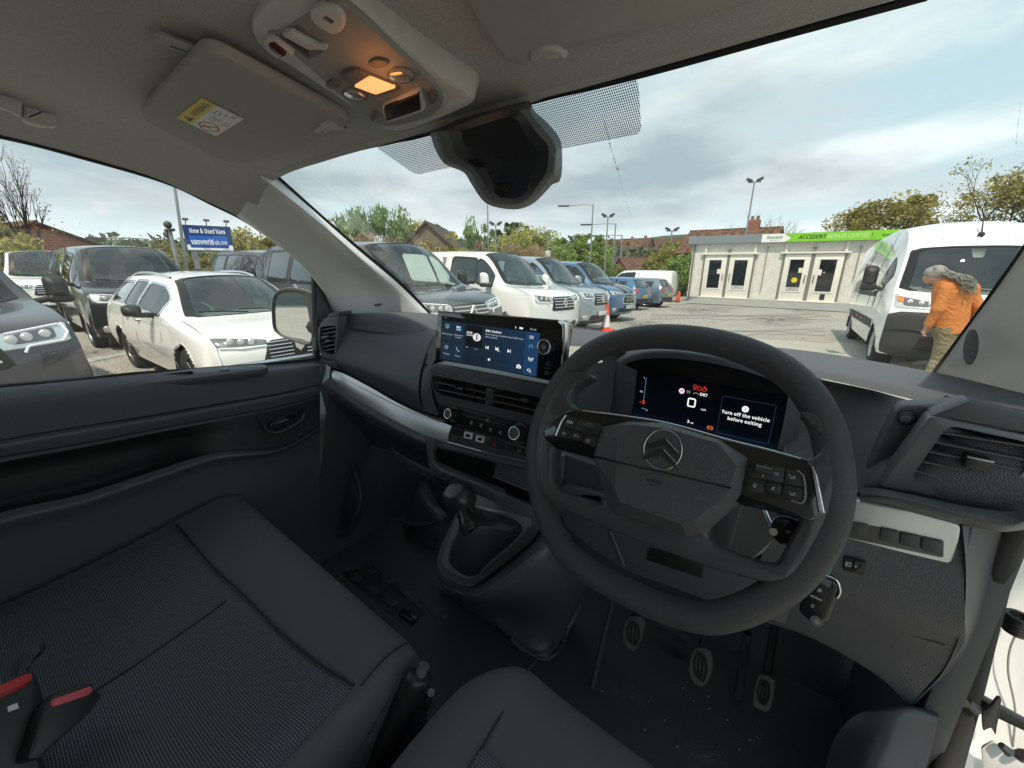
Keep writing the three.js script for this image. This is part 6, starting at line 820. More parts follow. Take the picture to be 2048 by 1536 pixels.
// rounded patch in surface coordinates: corners given as [i, v] x4; ring = leave the middle open
function patchGeo(f, q, o = {}) {
  const r = o.r ?? 0.25, m = 40, n = o.n ?? 6, pos = [], idx = [], P = (x, y) => { const a = (x + 1) / 2, b = (y + 1) / 2; const i = lerp(lerp(q[0][0], q[1][0], a), lerp(q[3][0], q[2][0], a), b), v = lerp(lerp(q[0][1], q[1][1], a), lerp(q[3][1], q[2][1], a), b); return [i, v]; };
  const out = (t) => { const a = t * 2 * Math.PI, c = Math.cos(a), s = Math.sin(a), k = 1 / Math.max(Math.abs(c), Math.abs(s)); let x = c * k, y = s * k; const ix = Math.max(0, Math.abs(x) - (1 - r)), iy = Math.max(0, Math.abs(y) - (1 - r)); if (ix > 0 && iy > 0) { const l = r / Math.hypot(ix, iy); if (l < 1) { x = Math.sign(x) * (1 - r + ix * l); y = Math.sign(y) * (1 - r + iy * l); } } return [x, y]; };
  const k0 = o.ring ? 1 : 0, outer = o.grow ?? [1, 1];
  const rings = []; if (o.ring) { for (let a = 0; a <= 2; a++) rings.push((t) => { const [x, y] = out(t), g = a / 2, inn = o.ring; return P(lerp(x * inn[0], x, g) * 1, lerp(y * inn[1], y, g)); }); } else for (let a = 0; a <= n; a++) rings.push((t) => { const [x, y] = out(t); return P(x * a / n, y * a / n); });
  rings.forEach((R) => { for (let j = 0; j < m; j++) { const [i, v] = R((j + 0.5) / m), p = f(i, v, o.d ?? 0.004); pos.push(p.x, p.y, p.z); } });
  { const b = rings.length - 1; for (let j = 0; j < m; j++) { const [i, v] = rings[b]((j + 0.5) / m), p = f(i, v, (o.d ?? 0.004) - (o.depth ?? 0.012)); pos.push(p.x, p.y, p.z); } }
  const R = rings.length + 1; for (let a = 0; a < R - 1; a++) for (let j = 0; j < m; j++) { const A = a * m + j, B = a * m + (j + 1) % m; idx.push(A, A + m, B, B, A + m, B + m); }
  const g = new THREE.BufferGeometry(); g.setAttribute('position', new THREE.Float32BufferAttribute(pos, 3)); g.setIndex(idx); g.computeVertexNormals(); return boxUV(g);
}
function wheelGroup(parent, x, z, r, w, s, alloy = VM.alloy, spokes = 5) {
  const g = sub('wheel', parent); g.position.set(x, r, z);
  const prof = [[r * 0.66, -w / 2], [r * 0.9, -w / 2], [r * 0.985, -w / 2 + 0.025], [r, -w / 2 + 0.05], [r, w / 2 - 0.05], [r * 0.985, w / 2 - 0.025], [r * 0.9, w / 2], [r * 0.66, w / 2], [r * 0.63, w / 2 - 0.02]].map(([a, b]) => new THREE.Vector2(a, b));
  const ty = new THREE.LatheGeometry(prof, 40); ty.rotateX(Math.PI / 2); mesh('tyre', ty, VM.tyre, g);
  const parts = []; const ringp = [[r * 0.63, -w / 2 + 0.02], [r * 0.66, w / 2 - 0.015], [r * 0.66, w / 2 - 0.002], [r * 0.6, w / 2 - 0.012], [r * 0.57, w / 2 - 0.06], [r * 0.57, -w / 2 + 0.03]].map(([a, b]) => new THREE.Vector2(a, b)); const lr = new THREE.LatheGeometry(ringp, 40); lr.rotateX(Math.PI / 2); if (s < 0) lr.rotateY(Math.PI); parts.push(lr);
  for (let k = 0; k < spokes; k++) for (const t of [-0.1, 0.1]) { const b = new RoundedBoxGeometry(r * 0.5, r * 0.12, 0.03, 2, 0.008); b.translate(r * 0.36, 0, s * (w / 2 - 0.035)); b.rotateZ(k / spokes * 2 * Math.PI + t); parts.push(b); }
  const hub = new THREE.CylinderGeometry(r * 0.17, r * 0.2, 0.04, 20); hub.rotateX(Math.PI / 2); hub.translate(0, 0, s * (w / 2 - 0.03)); parts.push(hub); mesh('rim', merge(parts), alloy, g);
  const disc = new THREE.CylinderGeometry(r * 0.56, r * 0.56, 0.01, 24); disc.rotateX(Math.PI / 2); disc.translate(0, 0, s * (w / 2 - 0.09)); mesh('brake_disc', disc, VM.blackTrim, g); return g;
}
// build one vehicle; D describes it
function buildVehicle(name, label, cat, group, D) {
  const t = thing(name, label, cat, group), S = carShell(D.table, D), K = S.n, pm = D.paint;
  const wheels = D.wheels, R = D.r, aR = R * 1.14;
  const ws = D.screen, sw = D.sideGlass || [], rear = D.rearGlass;
  const tU = breaks(0, K, K * 6, [...(ws ? [ws[0], ws[1]] : []), ...(rear && rear.open ? [rear[0], rear[1]] : [])]), tV = breaks(-1, 1, 16, [...(ws ? [-ws[2], ws[2]] : [])]);
  const inW = (i, v) => (ws && i > ws[0] && i < ws[1] && Math.abs(v) < ws[2]);
  const gTop = holedGrid(tU, tV, (i, v) => S.top(i, v), inW);
  const exU = sw.flatMap((w) => [w[0], w[1]]), exV = sw.flatMap((w) => [w[2], w[3]]);
  const sU = breaks(0, K, 170, exU), sV = breaks(0, 3, 54, exV);
  const parts = [gTop];
  for (const s of [-1, 1]) {
    const snap = (i, v) => { const p = S.side(i, v, s); for (const wx of wheels) { const dx = p.x - wx, dy = p.y - R, d = Math.hypot(dx, dy); if (d > 0.01 && Math.abs(d - aR) < 0.032) { p.x = wx + dx / d * aR; p.y = R + dy / d * aR; } } return p; };
    parts.push(holedGrid(sU, sV, snap, (i, v) => { if (sw.some((w) => !w.solid && i > w[0] && i < w[1] && v > w[2] && v < w[3])) return true; const p = snap(i, v); return wheels.some((wx) => Math.hypot(p.x - wx, p.y - R) < aR - 0.006); }));
  }
  parts.forEach((g) => { g.deleteAttribute('uv'); });
  let body = mergeVertices(mergeGeometries(parts), 0.002); body.computeVertexNormals();
  mesh('body', boxUV(toCreasedNormals(body, 0.55)), pm, t);
  const all = (nm, geos, mat, label) => { for (const g of geos) mesh(nm, g, mat, t, label); };
  // wheel arches, lips and wheels
  for (const wx of wheels) for (const s of [-1, 1]) {
    const zz = D.half * s; const pts = []; for (let a = 0; a <= 20; a++) { const th = -0.15 + (Math.PI + 0.3) * a / 20; pts.push([wx + aR * Math.cos(th), Math.max(R + aR * Math.sin(th), 0.22)]); }
    mesh('wheel_well', sheetGeo([pts.map(([x, y]) => V(x, y, zz * 0.995)), pts.map(([x, y]) => V(x, y, zz - s * 0.32))], 24, 2, true), VM.blackTrim, t);
    mesh('well_lining', (() => { const g = new THREE.CircleGeometry(aR * 1.02, 30); g.translate(wx, R, zz - s * 0.31); return g; })(), VM.blackTrim, t);
    wheelGroup(t, wx, zz - s * (D.tyreW * 0.5 + 0.035), R, D.tyreW, s, D.alloy, D.spokes);
  }
  mesh('underside', boxAt((D.x0 + D.x1) / 2, 0.36, 0, (D.x1 - D.x0) * 0.86, 0.12, D.half * 1.5, 0.02), VM.blackTrim, t);
  // windscreen
  if (ws) { const q = [[ws[0], -ws[2]], [ws[1], -ws[2]], [ws[1], ws[2]], [ws[0], ws[2]]];
    mesh('windscreen', patchGeo(S.top, q, { r: 0.01, d: 0.001, n: 8 }), carGlass, t);
    mesh('windscreen_frame', patchGeo(S.top, [[ws[0] - 0.03, -ws[2] - 0.015], [ws[1] + 0.05, -ws[2] - 0.015], [ws[1] + 0.05, ws[2] + 0.015], [ws[0] - 0.03, ws[2] + 0.015]], { r: 0.12, d: 0.006, ring: [0.93, 0.86], depth: 0.01 }), VM.frit, t);
    for (const k of D.wipers || [[-0.55, 0.1], [0.1, 0.75]]) mesh('wiper', tubeGeo([S.top(ws[1] + 0.02, k[0], 0.02), S.top(ws[1] - 0.05, (k[0] + k[1]) / 2, 0.022), S.top(ws[1] - 0.08, k[1], 0.02)], 0.009, { seg: 12, rad: 6 }), VM.frit, t);
    mesh('camera_pod', patchGeo(S.top, [[ws[0] + 0.02, -0.12], [ws[0] + 0.22, -0.08], [ws[0] + 0.22, 0.08], [ws[0] + 0.02, 0.12]], { r: 0.3, d: -0.012 }), VM.frit, t); }
  for (const s of [-1, 1]) { const f = (i, v, d) => S.side(i, v, s, d);
    for (const w of sw) { const q = [[w[0], w[2]], [w[1], w[2]], [w[1], w[3]], [w[0], w[3]]]; mesh('side_window', patchGeo(f, q, { r: 0.02, d: w.solid ? 0.002 : 0.001 }), w.solid ? darkGlass : carGlass, t); mesh('window_frame', patchGeo(f, [[w[0] - 0.02, w[2] - 0.04], [w[1] + 0.02, w[2] - 0.04], [w[1] + 0.02, w[3] + 0.03], [w[0] - 0.02, w[3] + 0.03]], { r: w.r ?? 0.2, d: 0.005, ring: [0.9, 0.86], depth: 0.008 }), D.winTrim || VM.frit, t); }
    for (const l of D.lines || []) mesh('panel_gap', tubeGeo(l.map(([i, v]) => f(i, v, -0.001)), 0.004, { seg: 24, rad: 5 }), VM.blackTrim, t);
    for (const h of D.handles || []) mesh('door_handle', tubeGeo([f(h[0] - 0.06, h[1], 0.004), f(h[0] - 0.03, h[1], 0.035), f(h[0] + 0.04, h[1], 0.035), f(h[0] + 0.07, h[1], 0.004)], 0.014, { seg: 12 }), D.handleMat || pm, t);
    for (const c of D.cladding || []) mesh('side_cladding', patchGeo(f, c.q, { r: c.r ?? 0.1, d: 0.012, depth: 0.02 }), c.mat || VM.blackTrim, t);
    if (D.mirrorAt) { const [i, v, dx, mh, mw, lo] = D.mirrorAt, b = f(i, v, 0), g = sub('wing_mirror', t), c = b.clone().add(V(dx, mh * 0.5, s * (0.1 + mw / 2)));
      const sh = new RoundedBoxGeometry(0.16, mh, mw, 5, 0.07); { const P = sh.attributes.position; for (let k = 0; k < P.count; k++) { const f = (P.getX(k) + 0.08) / 0.16, tp = 1 - 0.38 * f * f, lean = (P.getY(k) / mh) * -0.03; P.setXYZ(k, P.getX(k) + lean, P.getY(k) * tp, P.getZ(k) * tp); } sh.computeVertexNormals(); } sh.translate(c.x, c.y, c.z); mesh('mirror_shell', sh, D.mirrorMat || VM.blackTrim, g); mesh('mirror_arm', cyl(b, c.clone().add(V(0, -mh * 0.35, 0)), 0.035, 0.03, 10), VM.blackTrim, g); const gl2 = new RoundedBoxGeometry(0.01, mh * 0.78, mw * 0.78, 2, 0.004); gl2.translate(c.x - 0.08, c.y, c.z); mesh('mirror_glass', gl2, M.mirror, g); if (lo) { const l2 = new RoundedBoxGeometry(0.15, mh * 0.32, mw * 1.03, 3, 0.04); l2.translate(c.x - 0.002, c.y - mh * 0.42, c.z); mesh('mirror_base', l2, VM.blackTrim, g); } }
  }
  // front: lamps, grille, bumper
  for (const s of [-1, 1]) {
    if (D.lamp) { const L = sub('headlamp', t), mk = (q) => q.map(([a, b]) => [a, b * s]); mesh('lamp_bowl', patchGeo(S.top, mk(D.lamp), { r: 0.22, d: 0.004, depth: 0.02 }), D.lampMat || VM.lampBowl, L);
      const li = (k) => { const q = D.lamp, c = [0, 1].map((d) => q.reduce((a, p) => a + p[d], 0) / 4); return mk(q.map((p) => [lerp(c[0], p[0], k), lerp(c[1], p[1], k)])); }; mesh('lamp_mask', patchGeo(S.top, li(0.6), { r: 0.4, d: 0.007, depth: 0.004 }), VM.lampDark, L);
      for (const k of D.projectors || [0.3, 0.62]) { const q = D.lamp, a = [lerp(q[0][0], q[3][0], 0.5), lerp(q[0][1], q[3][1], 0.5)], b = [lerp(q[1][0], q[2][0], 0.5), lerp(q[1][1], q[2][1], 0.5)], i = lerp(a[0], b[0], k), v = lerp(a[1], b[1], k), c = S.top(i, v * s, 0.012), sp = new THREE.SphereGeometry(0.04, 16, 12); sp.scale(0.5, 1, 1); sp.translate(c.x, c.y, c.z); mesh('projector', sp, VM.lampBowl, L); }
      for (const l of D.drl || []) mesh('daytime_lamp', tubeGeo(l.map(([a, b]) => S.top(a, b * s, 0.014)), 0.011, { seg: 20, rad: 6, sharp: true }), VM.drl, L); }
    for (const f of D.fog || []) mesh('fog_lamp', patchGeo(S.top, f.map(([a, b]) => [a, b * s]), { r: 0.6, d: 0.012, depth: 0.02 }), VM.lampBowl, t);
    for (const f of D.tail || []) mesh('tail_lamp', patchGeo(S.top, f.map(([a, b]) => [a, b * s]), { r: 0.25, d: 0.008, depth: 0.02 }), VM.red, t);
  }
  for (const p of D.patches || []) mesh(p.name, patchGeo(S.top, p.q, { r: p.r ?? 0.15, d: p.d ?? 0.006, depth: p.depth ?? 0.02, n: 8 }), p.mat, t, p.label);
  for (const b of D.bars || []) mesh(b.name, tubeGeo(b.p.map(([a, c]) => S.top(a, c, b.d ?? 0.012)), b.rad ?? 0.008, { seg: 24, rad: 6 }), b.mat, t);
  if (D.extra) D.extra(t, S);
  // cabin
  const [cx0, cx1, cy0] = D.cabinBox; mesh('dash_board', boxAt(cx1 - 0.25, cy0, 0, 0.6, 0.28, D.half * 1.6, 0.08), VM.cabin, t); mesh('cabin_floor', boxAt((cx0 + cx1) / 2, 0.5, 0, cx1 - cx0, 0.05, D.half * 1.7, 0), VM.cabin, t);
  for (const z of D.seats || [-0.5, 0, 0.5]) { mesh('seat', boxAt(cx0 + 0.28, cy0 - 0.02, z, 0.16, 0.7, 0.42, 0.07), VM.cabin, t); const hr = boxAt(cx0 + 0.24, cy0 + 0.42, z, 0.1, 0.18, 0.26, 0.05); mesh('head_rest', hr, VM.cabin, t); }
  if (D.bulkhead !== false) mesh('bulkhead', boxAt(cx0, cy0 + 0.1, 0, 0.04, 1.3, D.half * 1.75, 0), D.bulkMat || std({ color: C(0.36), roughness: 0.8 }), t);
  const st = new THREE.TorusGeometry(0.18, 0.014, 8, 28); st.rotateY(Math.PI / 2); st.rotateZ(0.5); st.translate(cx1 - 0.62, cy0 + 0.1, 0.42 * Math.min(1, D.half)); mesh('steering_wheel', st, VM.cabin, t);
  t.userData.shell = undefined; delete t.userData.shell; return t;
}
const settle = (t, x, z, yaw, dy = 0) => { t.position.set(x, groundY(x, z) + dy, z); const n = V(-(groundY(x + 0.5, z) - groundY(x - 0.5, z)), 1, -(groundY(x, z + 0.5) - groundY(x, z - 0.5))).normalize(); t.quaternion.setFromUnitVectors(V(0, 1, 0), n).multiply(new THREE.Quaternion().setFromAxisAngle(V(0, 1, 0), -yaw)); return t; };
const recolour = (root, from, to) => root.traverse((o) => { if (o.isMesh && o.material === from) o.material = to; });
const another = (root, name, label, group) => { const c = root.clone(); c.name = numbered(name); c.userData = { ...root.userData, label }; if (group) c.userData.group = group; scene.add(c); return c; };
const numberPlate = (text, yellow) => printed(256, 56, (g) => { g.fillStyle = yellow ? '#e5c53a' : '#eceeea'; g.fillRect(0, 0, 256, 56); g.fillStyle = '#16181a'; g.font = 'bold 46px sans-serif'; g.textAlign = 'center'; g.fillText(text, 128, 44); });

// ---- mid-size panel van with C shaped lamps (seen six times)
const VAN_T = [
  [-2.50, .42, .90, -2.54, .42, -2.50, .93, .40, .92], [-2.52, .75, .90, -2.57, .75, -2.45, .95, .72, .93], [-2.50, 1.15, .88, -2.54, 1.15, -2.42, .97, 1.1, .93], [-2.42, 1.80, .80, -2.46, 1.86, -2.40, .975, 1.2, .93],
  [-2.30, 1.90, .70, -2.30, 1.955, -2.2, .978, 1.22, .93], [-.80, 1.91, .72, -.8, 1.97, -.8, .978, 1.22, .93], [.66, 1.85, .69, .86, 1.92, .9, .978, 1.2, .93],
  [1.52, 1.24, .85, 1.66, 1.20, 1.45, .975, 1.12, .925], [1.98, 1.14, .885, 2.14, 1.14, 1.9, .97, 1.02, .92], [2.27, 1.03, .885, 2.44, 1.03, 2.1, .96, .92, .91], [2.36, .80, .90, 2.53, .80, 2.2, .95, .72, .91], [2.36, .48, .91, 2.55, .48, 2.2, .93, .43, .91], [2.27, .27, .87, 2.46, .25, 2.1, .89, .262, .87]];
const lozenge = (t, S) => { // diamond badge on the nose
  const c = S.top(9.72, 0, 0.02), o = new THREE.Shape(), k = 0.105; o.moveTo(0, k); o.lineTo(k * 0.72, 0); o.lineTo(0, -k); o.lineTo(-k * 0.72, 0); o.closePath(); const h = new THREE.Path(); h.moveTo(0, k * 0.62); h.lineTo(k * 0.40, 0); h.lineTo(0, -k * 0.62); h.lineTo(-k * 0.40, 0); h.closePath(); o.holes.push(h);
  const g = new THREE.ExtrudeGeometry(o, { depth: 0.012, bevelEnabled: true, bevelSize: 0.003, bevelThickness: 0.004, bevelSegments: 1 }); g.rotateY(Math.PI / 2); g.rotateZ(0.12); g.translate(c.x, c.y, c.z); mesh('badge', g, M.chrome, t);
  const pl = plateGeo([V(2.575, .57, -.26), V(2.575, .57, .26), V(2.575, .46, .26), V(2.575, .46, -.26)], 0.012, { bev: 0.002, n: V(1, 0, 0) }); mesh('number_plate', pl, VM.plate, t);
  mesh('roof_aerial', cyl(V(-0.1, 1.95, 0), V(-0.22, 2.04, 0), 0.01, 0.006, 8), VM.blackTrim, t);
};
const vanSpec = (p, o = {}) => ({ table: VAN_T, half: .965, x0: -2.5, x1: 2.5, mid: 0, paint: p, wheels: [-1.53, 1.56], r: .335, tyreW: .215, screen: [6.06, 6.93, .90], sideGlass: [[6.02, 6.62, 2.06, 2.86], Object.assign([5.44, 5.98, 2.06, 2.86], {})], sill: .3, sillZ: .93,
  lamp: [[8.82, .97], [9.12, .44], [9.72, .40], [9.66, .95]], drl: [[[8.95, .90], [9.16, .5]], [[8.9, .93], [9.35, .945], [9.62, .88], [9.66, .62], [9.85, .58]]], projectors: [0.35, 0.6, 0.8],
  patches: [{ name: 'grille', q: [[9.14, -.40], [9.14, .40], [10.25, .50], [10.25, -.50]], mat: VM.blackTrim, r: .12 }, { name: 'lower_intake', q: [[11.0, -.62], [11.0, .62], [11.55, .66], [11.55, -.66]], mat: VM.blackTrim, r: .1 }, { name: 'bumper_skirt', q: [[11.6, -.98], [11.6, .98], [12, .98], [12, -.98]], mat: VM.blackTrim, r: .02 }, ...(o.patches || [])],
  bars: [9.35, 9.58, 9.8, 10.02].map((i) => ({ name: 'grille_bar', p: [[i, -.41], [i, 0], [i, .41]], mat: M.chrome, rad: .014, d: .014 })), fog: [[[11.0, .74], [11.0, .9], [11.5, .9], [11.5, .74]]],
  lines: [[[5.40, .1], [5.40, 1], [5.40, 2], [5.42, 2.9]], [[6.75, .75], [6.78, 1.4], [6.72, 2.0]], [[7.1, 2.95], [8, 2.97], [8.9, 2.96]]], handles: [[5.62, 1.75]], mirrorAt: [6.55, 2.08, .02, .28, .2, 1], mirrorMat: p, cabinBox: [-.35, 1.55, 1.05], extra: lozenge, ...o });
const solid = (a) => Object.assign(a, { solid: 1 });
const whitePaint = paint(.86, .87, .86), darkPaint = paint(.035, .037, .042, { metalness: .3 }), greyPaint = paint(.075, .082, .09, { metalness: .35 }), silverPaint = paint(.36, .43, .47, { metalness: .45 }), blackPaint = paint(.018, .018, .02, { metalness: .2 }), plumPaint = paint(.055, .052, .062, { metalness: .35 });
const rowG = 'vans parked in the row across the yard';
const greyVan = buildVehicle('crew_van', 'dark grey van with side windows, bonnet just behind the touch screen', 'van', rowG, vanSpec(greyPaint, { sideGlass: [[6.02, 6.62, 2.06, 2.86], [5.44, 5.98, 2.06, 2.86], solid([4.72, 5.36, 2.05, 2.86]), solid([4.05, 4.66, 2.05, 2.86])], mirrorMat: VM.blackTrim, bulkhead: false }));
settle(greyVan, -6.70, -4.45, 0.0);
const whiteVan = buildVehicle('parked_van', 'white panel van with chrome grille bars, between grey and silver vans', 'van', rowG, vanSpec(whitePaint, {}));
settle(whiteVan, -6.88, -7.55, 0.03);
const silverVan = another(whiteVan, 'parked_van', 'pale silver blue panel van, third bonnet in the row', rowG); recolour(silverVan, whitePaint, silverPaint); settle(silverVan, -7.13, -9.75, -0.04);
const black2 = another(greyVan, 'crew_van', 'black van behind the white estate car, whole windscreen in view', rowG); recolour(black2, greyPaint, blackPaint); settle(black2, -12.75, -2.0, 0.0);
const behindVan = another(greyVan, 'crew_van', 'black van below the blue billboard, only windscreen and side windows show', rowG); recolour(behindVan, greyPaint, blackPaint); settle(behindVan, -13.0, -5.4, 0.0);
const nearVan = another(greyVan, 'crew_van', 'plum grey van at the left edge, large headlamp close by', rowG); recolour(nearVan, greyPaint, plumPaint);
settle(nearVan, -7.85, 0.78, -0.15);
{ // sporty blue van
  const bluePaint = paint(.085, .17, .30, { metalness: .35 }), stripe = std({ color: C(0.02, 0.025, 0.035), roughness: 0.3 });
  const T = VAN_T.map((r) => [...r]); T[7] = [1.58, 1.22, .84, 1.74, 1.19, 1.5, .975, 1.1, .925]; T[9] = [2.30, .95, .87, 2.50, .98, 2.1, .955, .86, .90];
  const v = buildVehicle('striped_van', 'metallic blue van with two black bonnet stripes, fourth in the row', 'van', rowG, vanSpec(bluePaint, { table: T, bars: [9.55, 9.8, 10.05, 10.3].map((i) => ({ name: 'grille_bar', p: [[i, -.30], [i, 0], [i, .30]], mat: M.chrome, rad: .012, d: .02 })), drl: [[[8.9, .9], [9.2, .5]]], lamp: [[8.7, .97], [9.18, .40], [9.55, .42], [9.5, .95]],
    patches: [{ name: 'grille', q: [[9.4, -.30], [9.4, .30], [10.55, .40], [10.55, -.40]], mat: VM.blackTrim, r: .2, d: .012 }, { name: 'grille_surround', q: [[9.3, -.33], [9.3, .33], [10.65, .44], [10.65, -.44]], mat: M.chrome, r: .2, d: .006 }, ...[-1, 1].map((s) => ({ name: 'bonnet_stripe', q: [[7.15, .16 * s], [7.15, .46 * s], [9.2, .36 * s], [9.2, .1 * s]], mat: stripe, r: .02, d: .003, depth: .006 })), { name: 'lower_intake', q: [[11.05, -.6], [11.05, .6], [11.6, .62], [11.6, -.62]], mat: VM.blackTrim, r: .15 }],
    extra: (t, S) => { const c = S.top(9.62, 0, 0.03), g = new THREE.SphereGeometry(0.075, 20, 10); g.scale(0.18, 0.45, 1); g.translate(c.x, c.y, c.z); mesh('badge', g, std({ color: C(0.05, 0.12, 0.35), roughness: 0.2, metalness: 0.5 }), t); const c2 = S.top(10.9, 0, 0.02); mesh('number_plate', quadGeo(V(c2.x + .02, c2.y + .055, .26), V(c2.x + .02, c2.y + .055, -.26), V(c2.x + .02, c2.y - .055, -.26), V(c2.x + .02, c2.y - .055, .26)), numberPlate('BF19 VAN'), t); } }));
  settle(v, -7.65, -13.2, 0.08);
  // white van further off, seen from the side
  const w = another(whiteVan, 'parked_van', 'white van parked side on behind the blue hatchbacks', 'white vans further off'); recolour(w, carGlass, darkGlass); settle(w, -10.4, -27.5, Math.PI - 0.05);
  const w2 = another(whiteVan, 'parked_van', 'white van mostly hidden behind the black van at far left', 'white vans further off'); settle(w2, -19.6, -1.35, 0.03);
}
{ // tall long white van
  const T = [[-2.9, .45, .95, -2.95, .45, -2.9, .98, .42, .96], [-2.95, .9, .96, -2.98, .9, -2.85, 1.0, .85, .98], [-2.95, 1.5, .95, -2.98, 1.5, -2.85, 1.02, 1.3, 1.0], [-2.93, 2.2, .92, -2.95, 2.3, -2.85, 1.02, 1.4, 1.0], [-2.8, 2.44, .78, -2.85, 2.52, -2.7, 1.025, 1.42, 1.0], [0, 2.47, .80, 0, 2.56, 0, 1.025, 1.42, 1.0], [1.30, 2.40, .79, 1.45, 2.48, 1.2, 1.025, 1.42, 1.0], [1.92, 2.02, .81, 2.10, 2.06, 1.65, 1.025, 1.40, 1.0], [2.34, 1.34, .90, 2.56, 1.29, 2.1, 1.02, 1.22, .985], [2.62, 1.13, .92, 2.82, 1.12, 2.4, 1.01, 1.04, .985], [2.72, .88, .945, 2.97, .90, 2.5, 1.0, .80, .98], [2.70, .5, .95, 2.98, .5, 2.5, .985, .46, .96], [2.62, .27, .91, 2.9, .25, 2.4, .94, .262, .92]];
  const wp = paint(.86, .87, .86);
  const v = buildVehicle('high_roof_van', 'tall white high-roof van facing us with black bumper, right of the workshop', 'van', null, { table: T, half: 1.01, x0: -2.9, x1: 2.9, mid: 0, paint: wp, wheels: [-1.98, 2.05], r: .345, tyreW: .225, alloy: VM.alloy, spokes: 8, screen: [7.05, 7.93, .93], sideGlass: [[6.62, 7.45, 2.05, 2.62]], sill: .32, sillZ: .95, bow: 2.6,
    lamp: [[8.22, .99], [8.72, .46], [9.42, .38], [9.36, .965]], projectors: [.35, .6, .8], drl: [[[8.42, .93], [8.85, .52]]],
    patches: [{ name: 'front_bumper', q: [[9.62, -1], [9.62, 1], [11.98, 1], [11.98, -1]], mat: std({ color: C(0.045), roughness: 0.6 }), r: .03, d: .02, depth: .05 }, { name: 'grille', q: [[9.0, -.34], [9.0, .34], [10.1, .42], [10.1, -.42]], mat: VM.blackTrim, r: .15, d: .03 }, { name: 'lower_intake', q: [[10.6, -.55], [10.6, .55], [11.3, .6], [11.3, -.6]], mat: VM.frit, r: .1, d: .03 }],
    fog: [[[11.0, .7], [11.0, .88], [11.4, .86], [11.4, .7]]], bars: [{ name: 'bumper_crease', p: [[10.5, .98], [10.45, .7], [10.5, .5]], mat: VM.blackTrim, rad: .02, d: .02 }, { name: 'bumper_crease', p: [[10.5, -.98], [10.45, -.7], [10.5, -.5]], mat: VM.blackTrim, rad: .02, d: .02 }, ...[-.5, 0, .5].map((x) => ({ name: 'roof_swage', p: [[6.0, x], [6.4, x], [6.8, x]], mat: wp, rad: .012, d: .002 }))],
    lines: [[[6.4, .3], [6.4, 1.2], [6.45, 2.0], [6.5, 2.95]], [[7.6, .9], [7.62, 1.5], [7.55, 2.0]], [[5.5, .2], [5.5, 1.2], [5.5, 2.2], [5.5, 2.95]], [[4.6, .2], [4.6, 1.2], [4.6, 2.2], [4.6, 2.95]], [[5.0, 2.5], [5.8, 2.5], [6.4, 2.5]]], handles: [[6.5, 1.8]], handleMat: VM.blackTrim,
    cladding: [{ q: [[4.35, .55], [6.2, .55], [6.2, .85], [4.35, .85]] }, { q: [[6.55, .55], [7.1, .55], [7.1, .85], [6.55, .85]] }, { q: [[4.6, 1.62], [6.3, 1.62], [6.3, 1.78], [4.6, 1.78]], mat: VM.blackTrim }],
    mirrorAt: [7.35, 1.95, .0, .42, .22, 1], cabinBox: [.75, 2.35, 1.25], seats: [-.55, 0, .55], wipers: [[-.7, -.05], [.0, .65]],
    extra: (t, S) => { const b = S.top(6.72, -.02, 0), c = b.clone().add(V(-.04, .2, .02)); mesh('roof_aerial', merge([new THREE.SphereGeometry(.042, 16, 10).translate(b.x + .01, b.y + .02, b.z), cyl(b.clone().add(V(.01, .03, 0)), c.clone().add(V(-.02, .1, 0)), .012, .006, 8)]), VM.blackTrim, t); for (const x of [.2, 1.0]) mesh('side_marker', boxAt(x - .6, .72, 1.03, .09, .04, .02, .004), VM.amber, t); for (const s of [-1, 1]) mesh('lamp_indicator', patchGeo(S.top, [[8.45, .955 * s], [8.55, .86 * s], [8.95, .86 * s], [8.9, .945 * s]], { r: .2, d: .012 }), VM.amber, t); } });
  settle(v, 1.72, -11.9, Math.PI / 2 - 0.045);
}
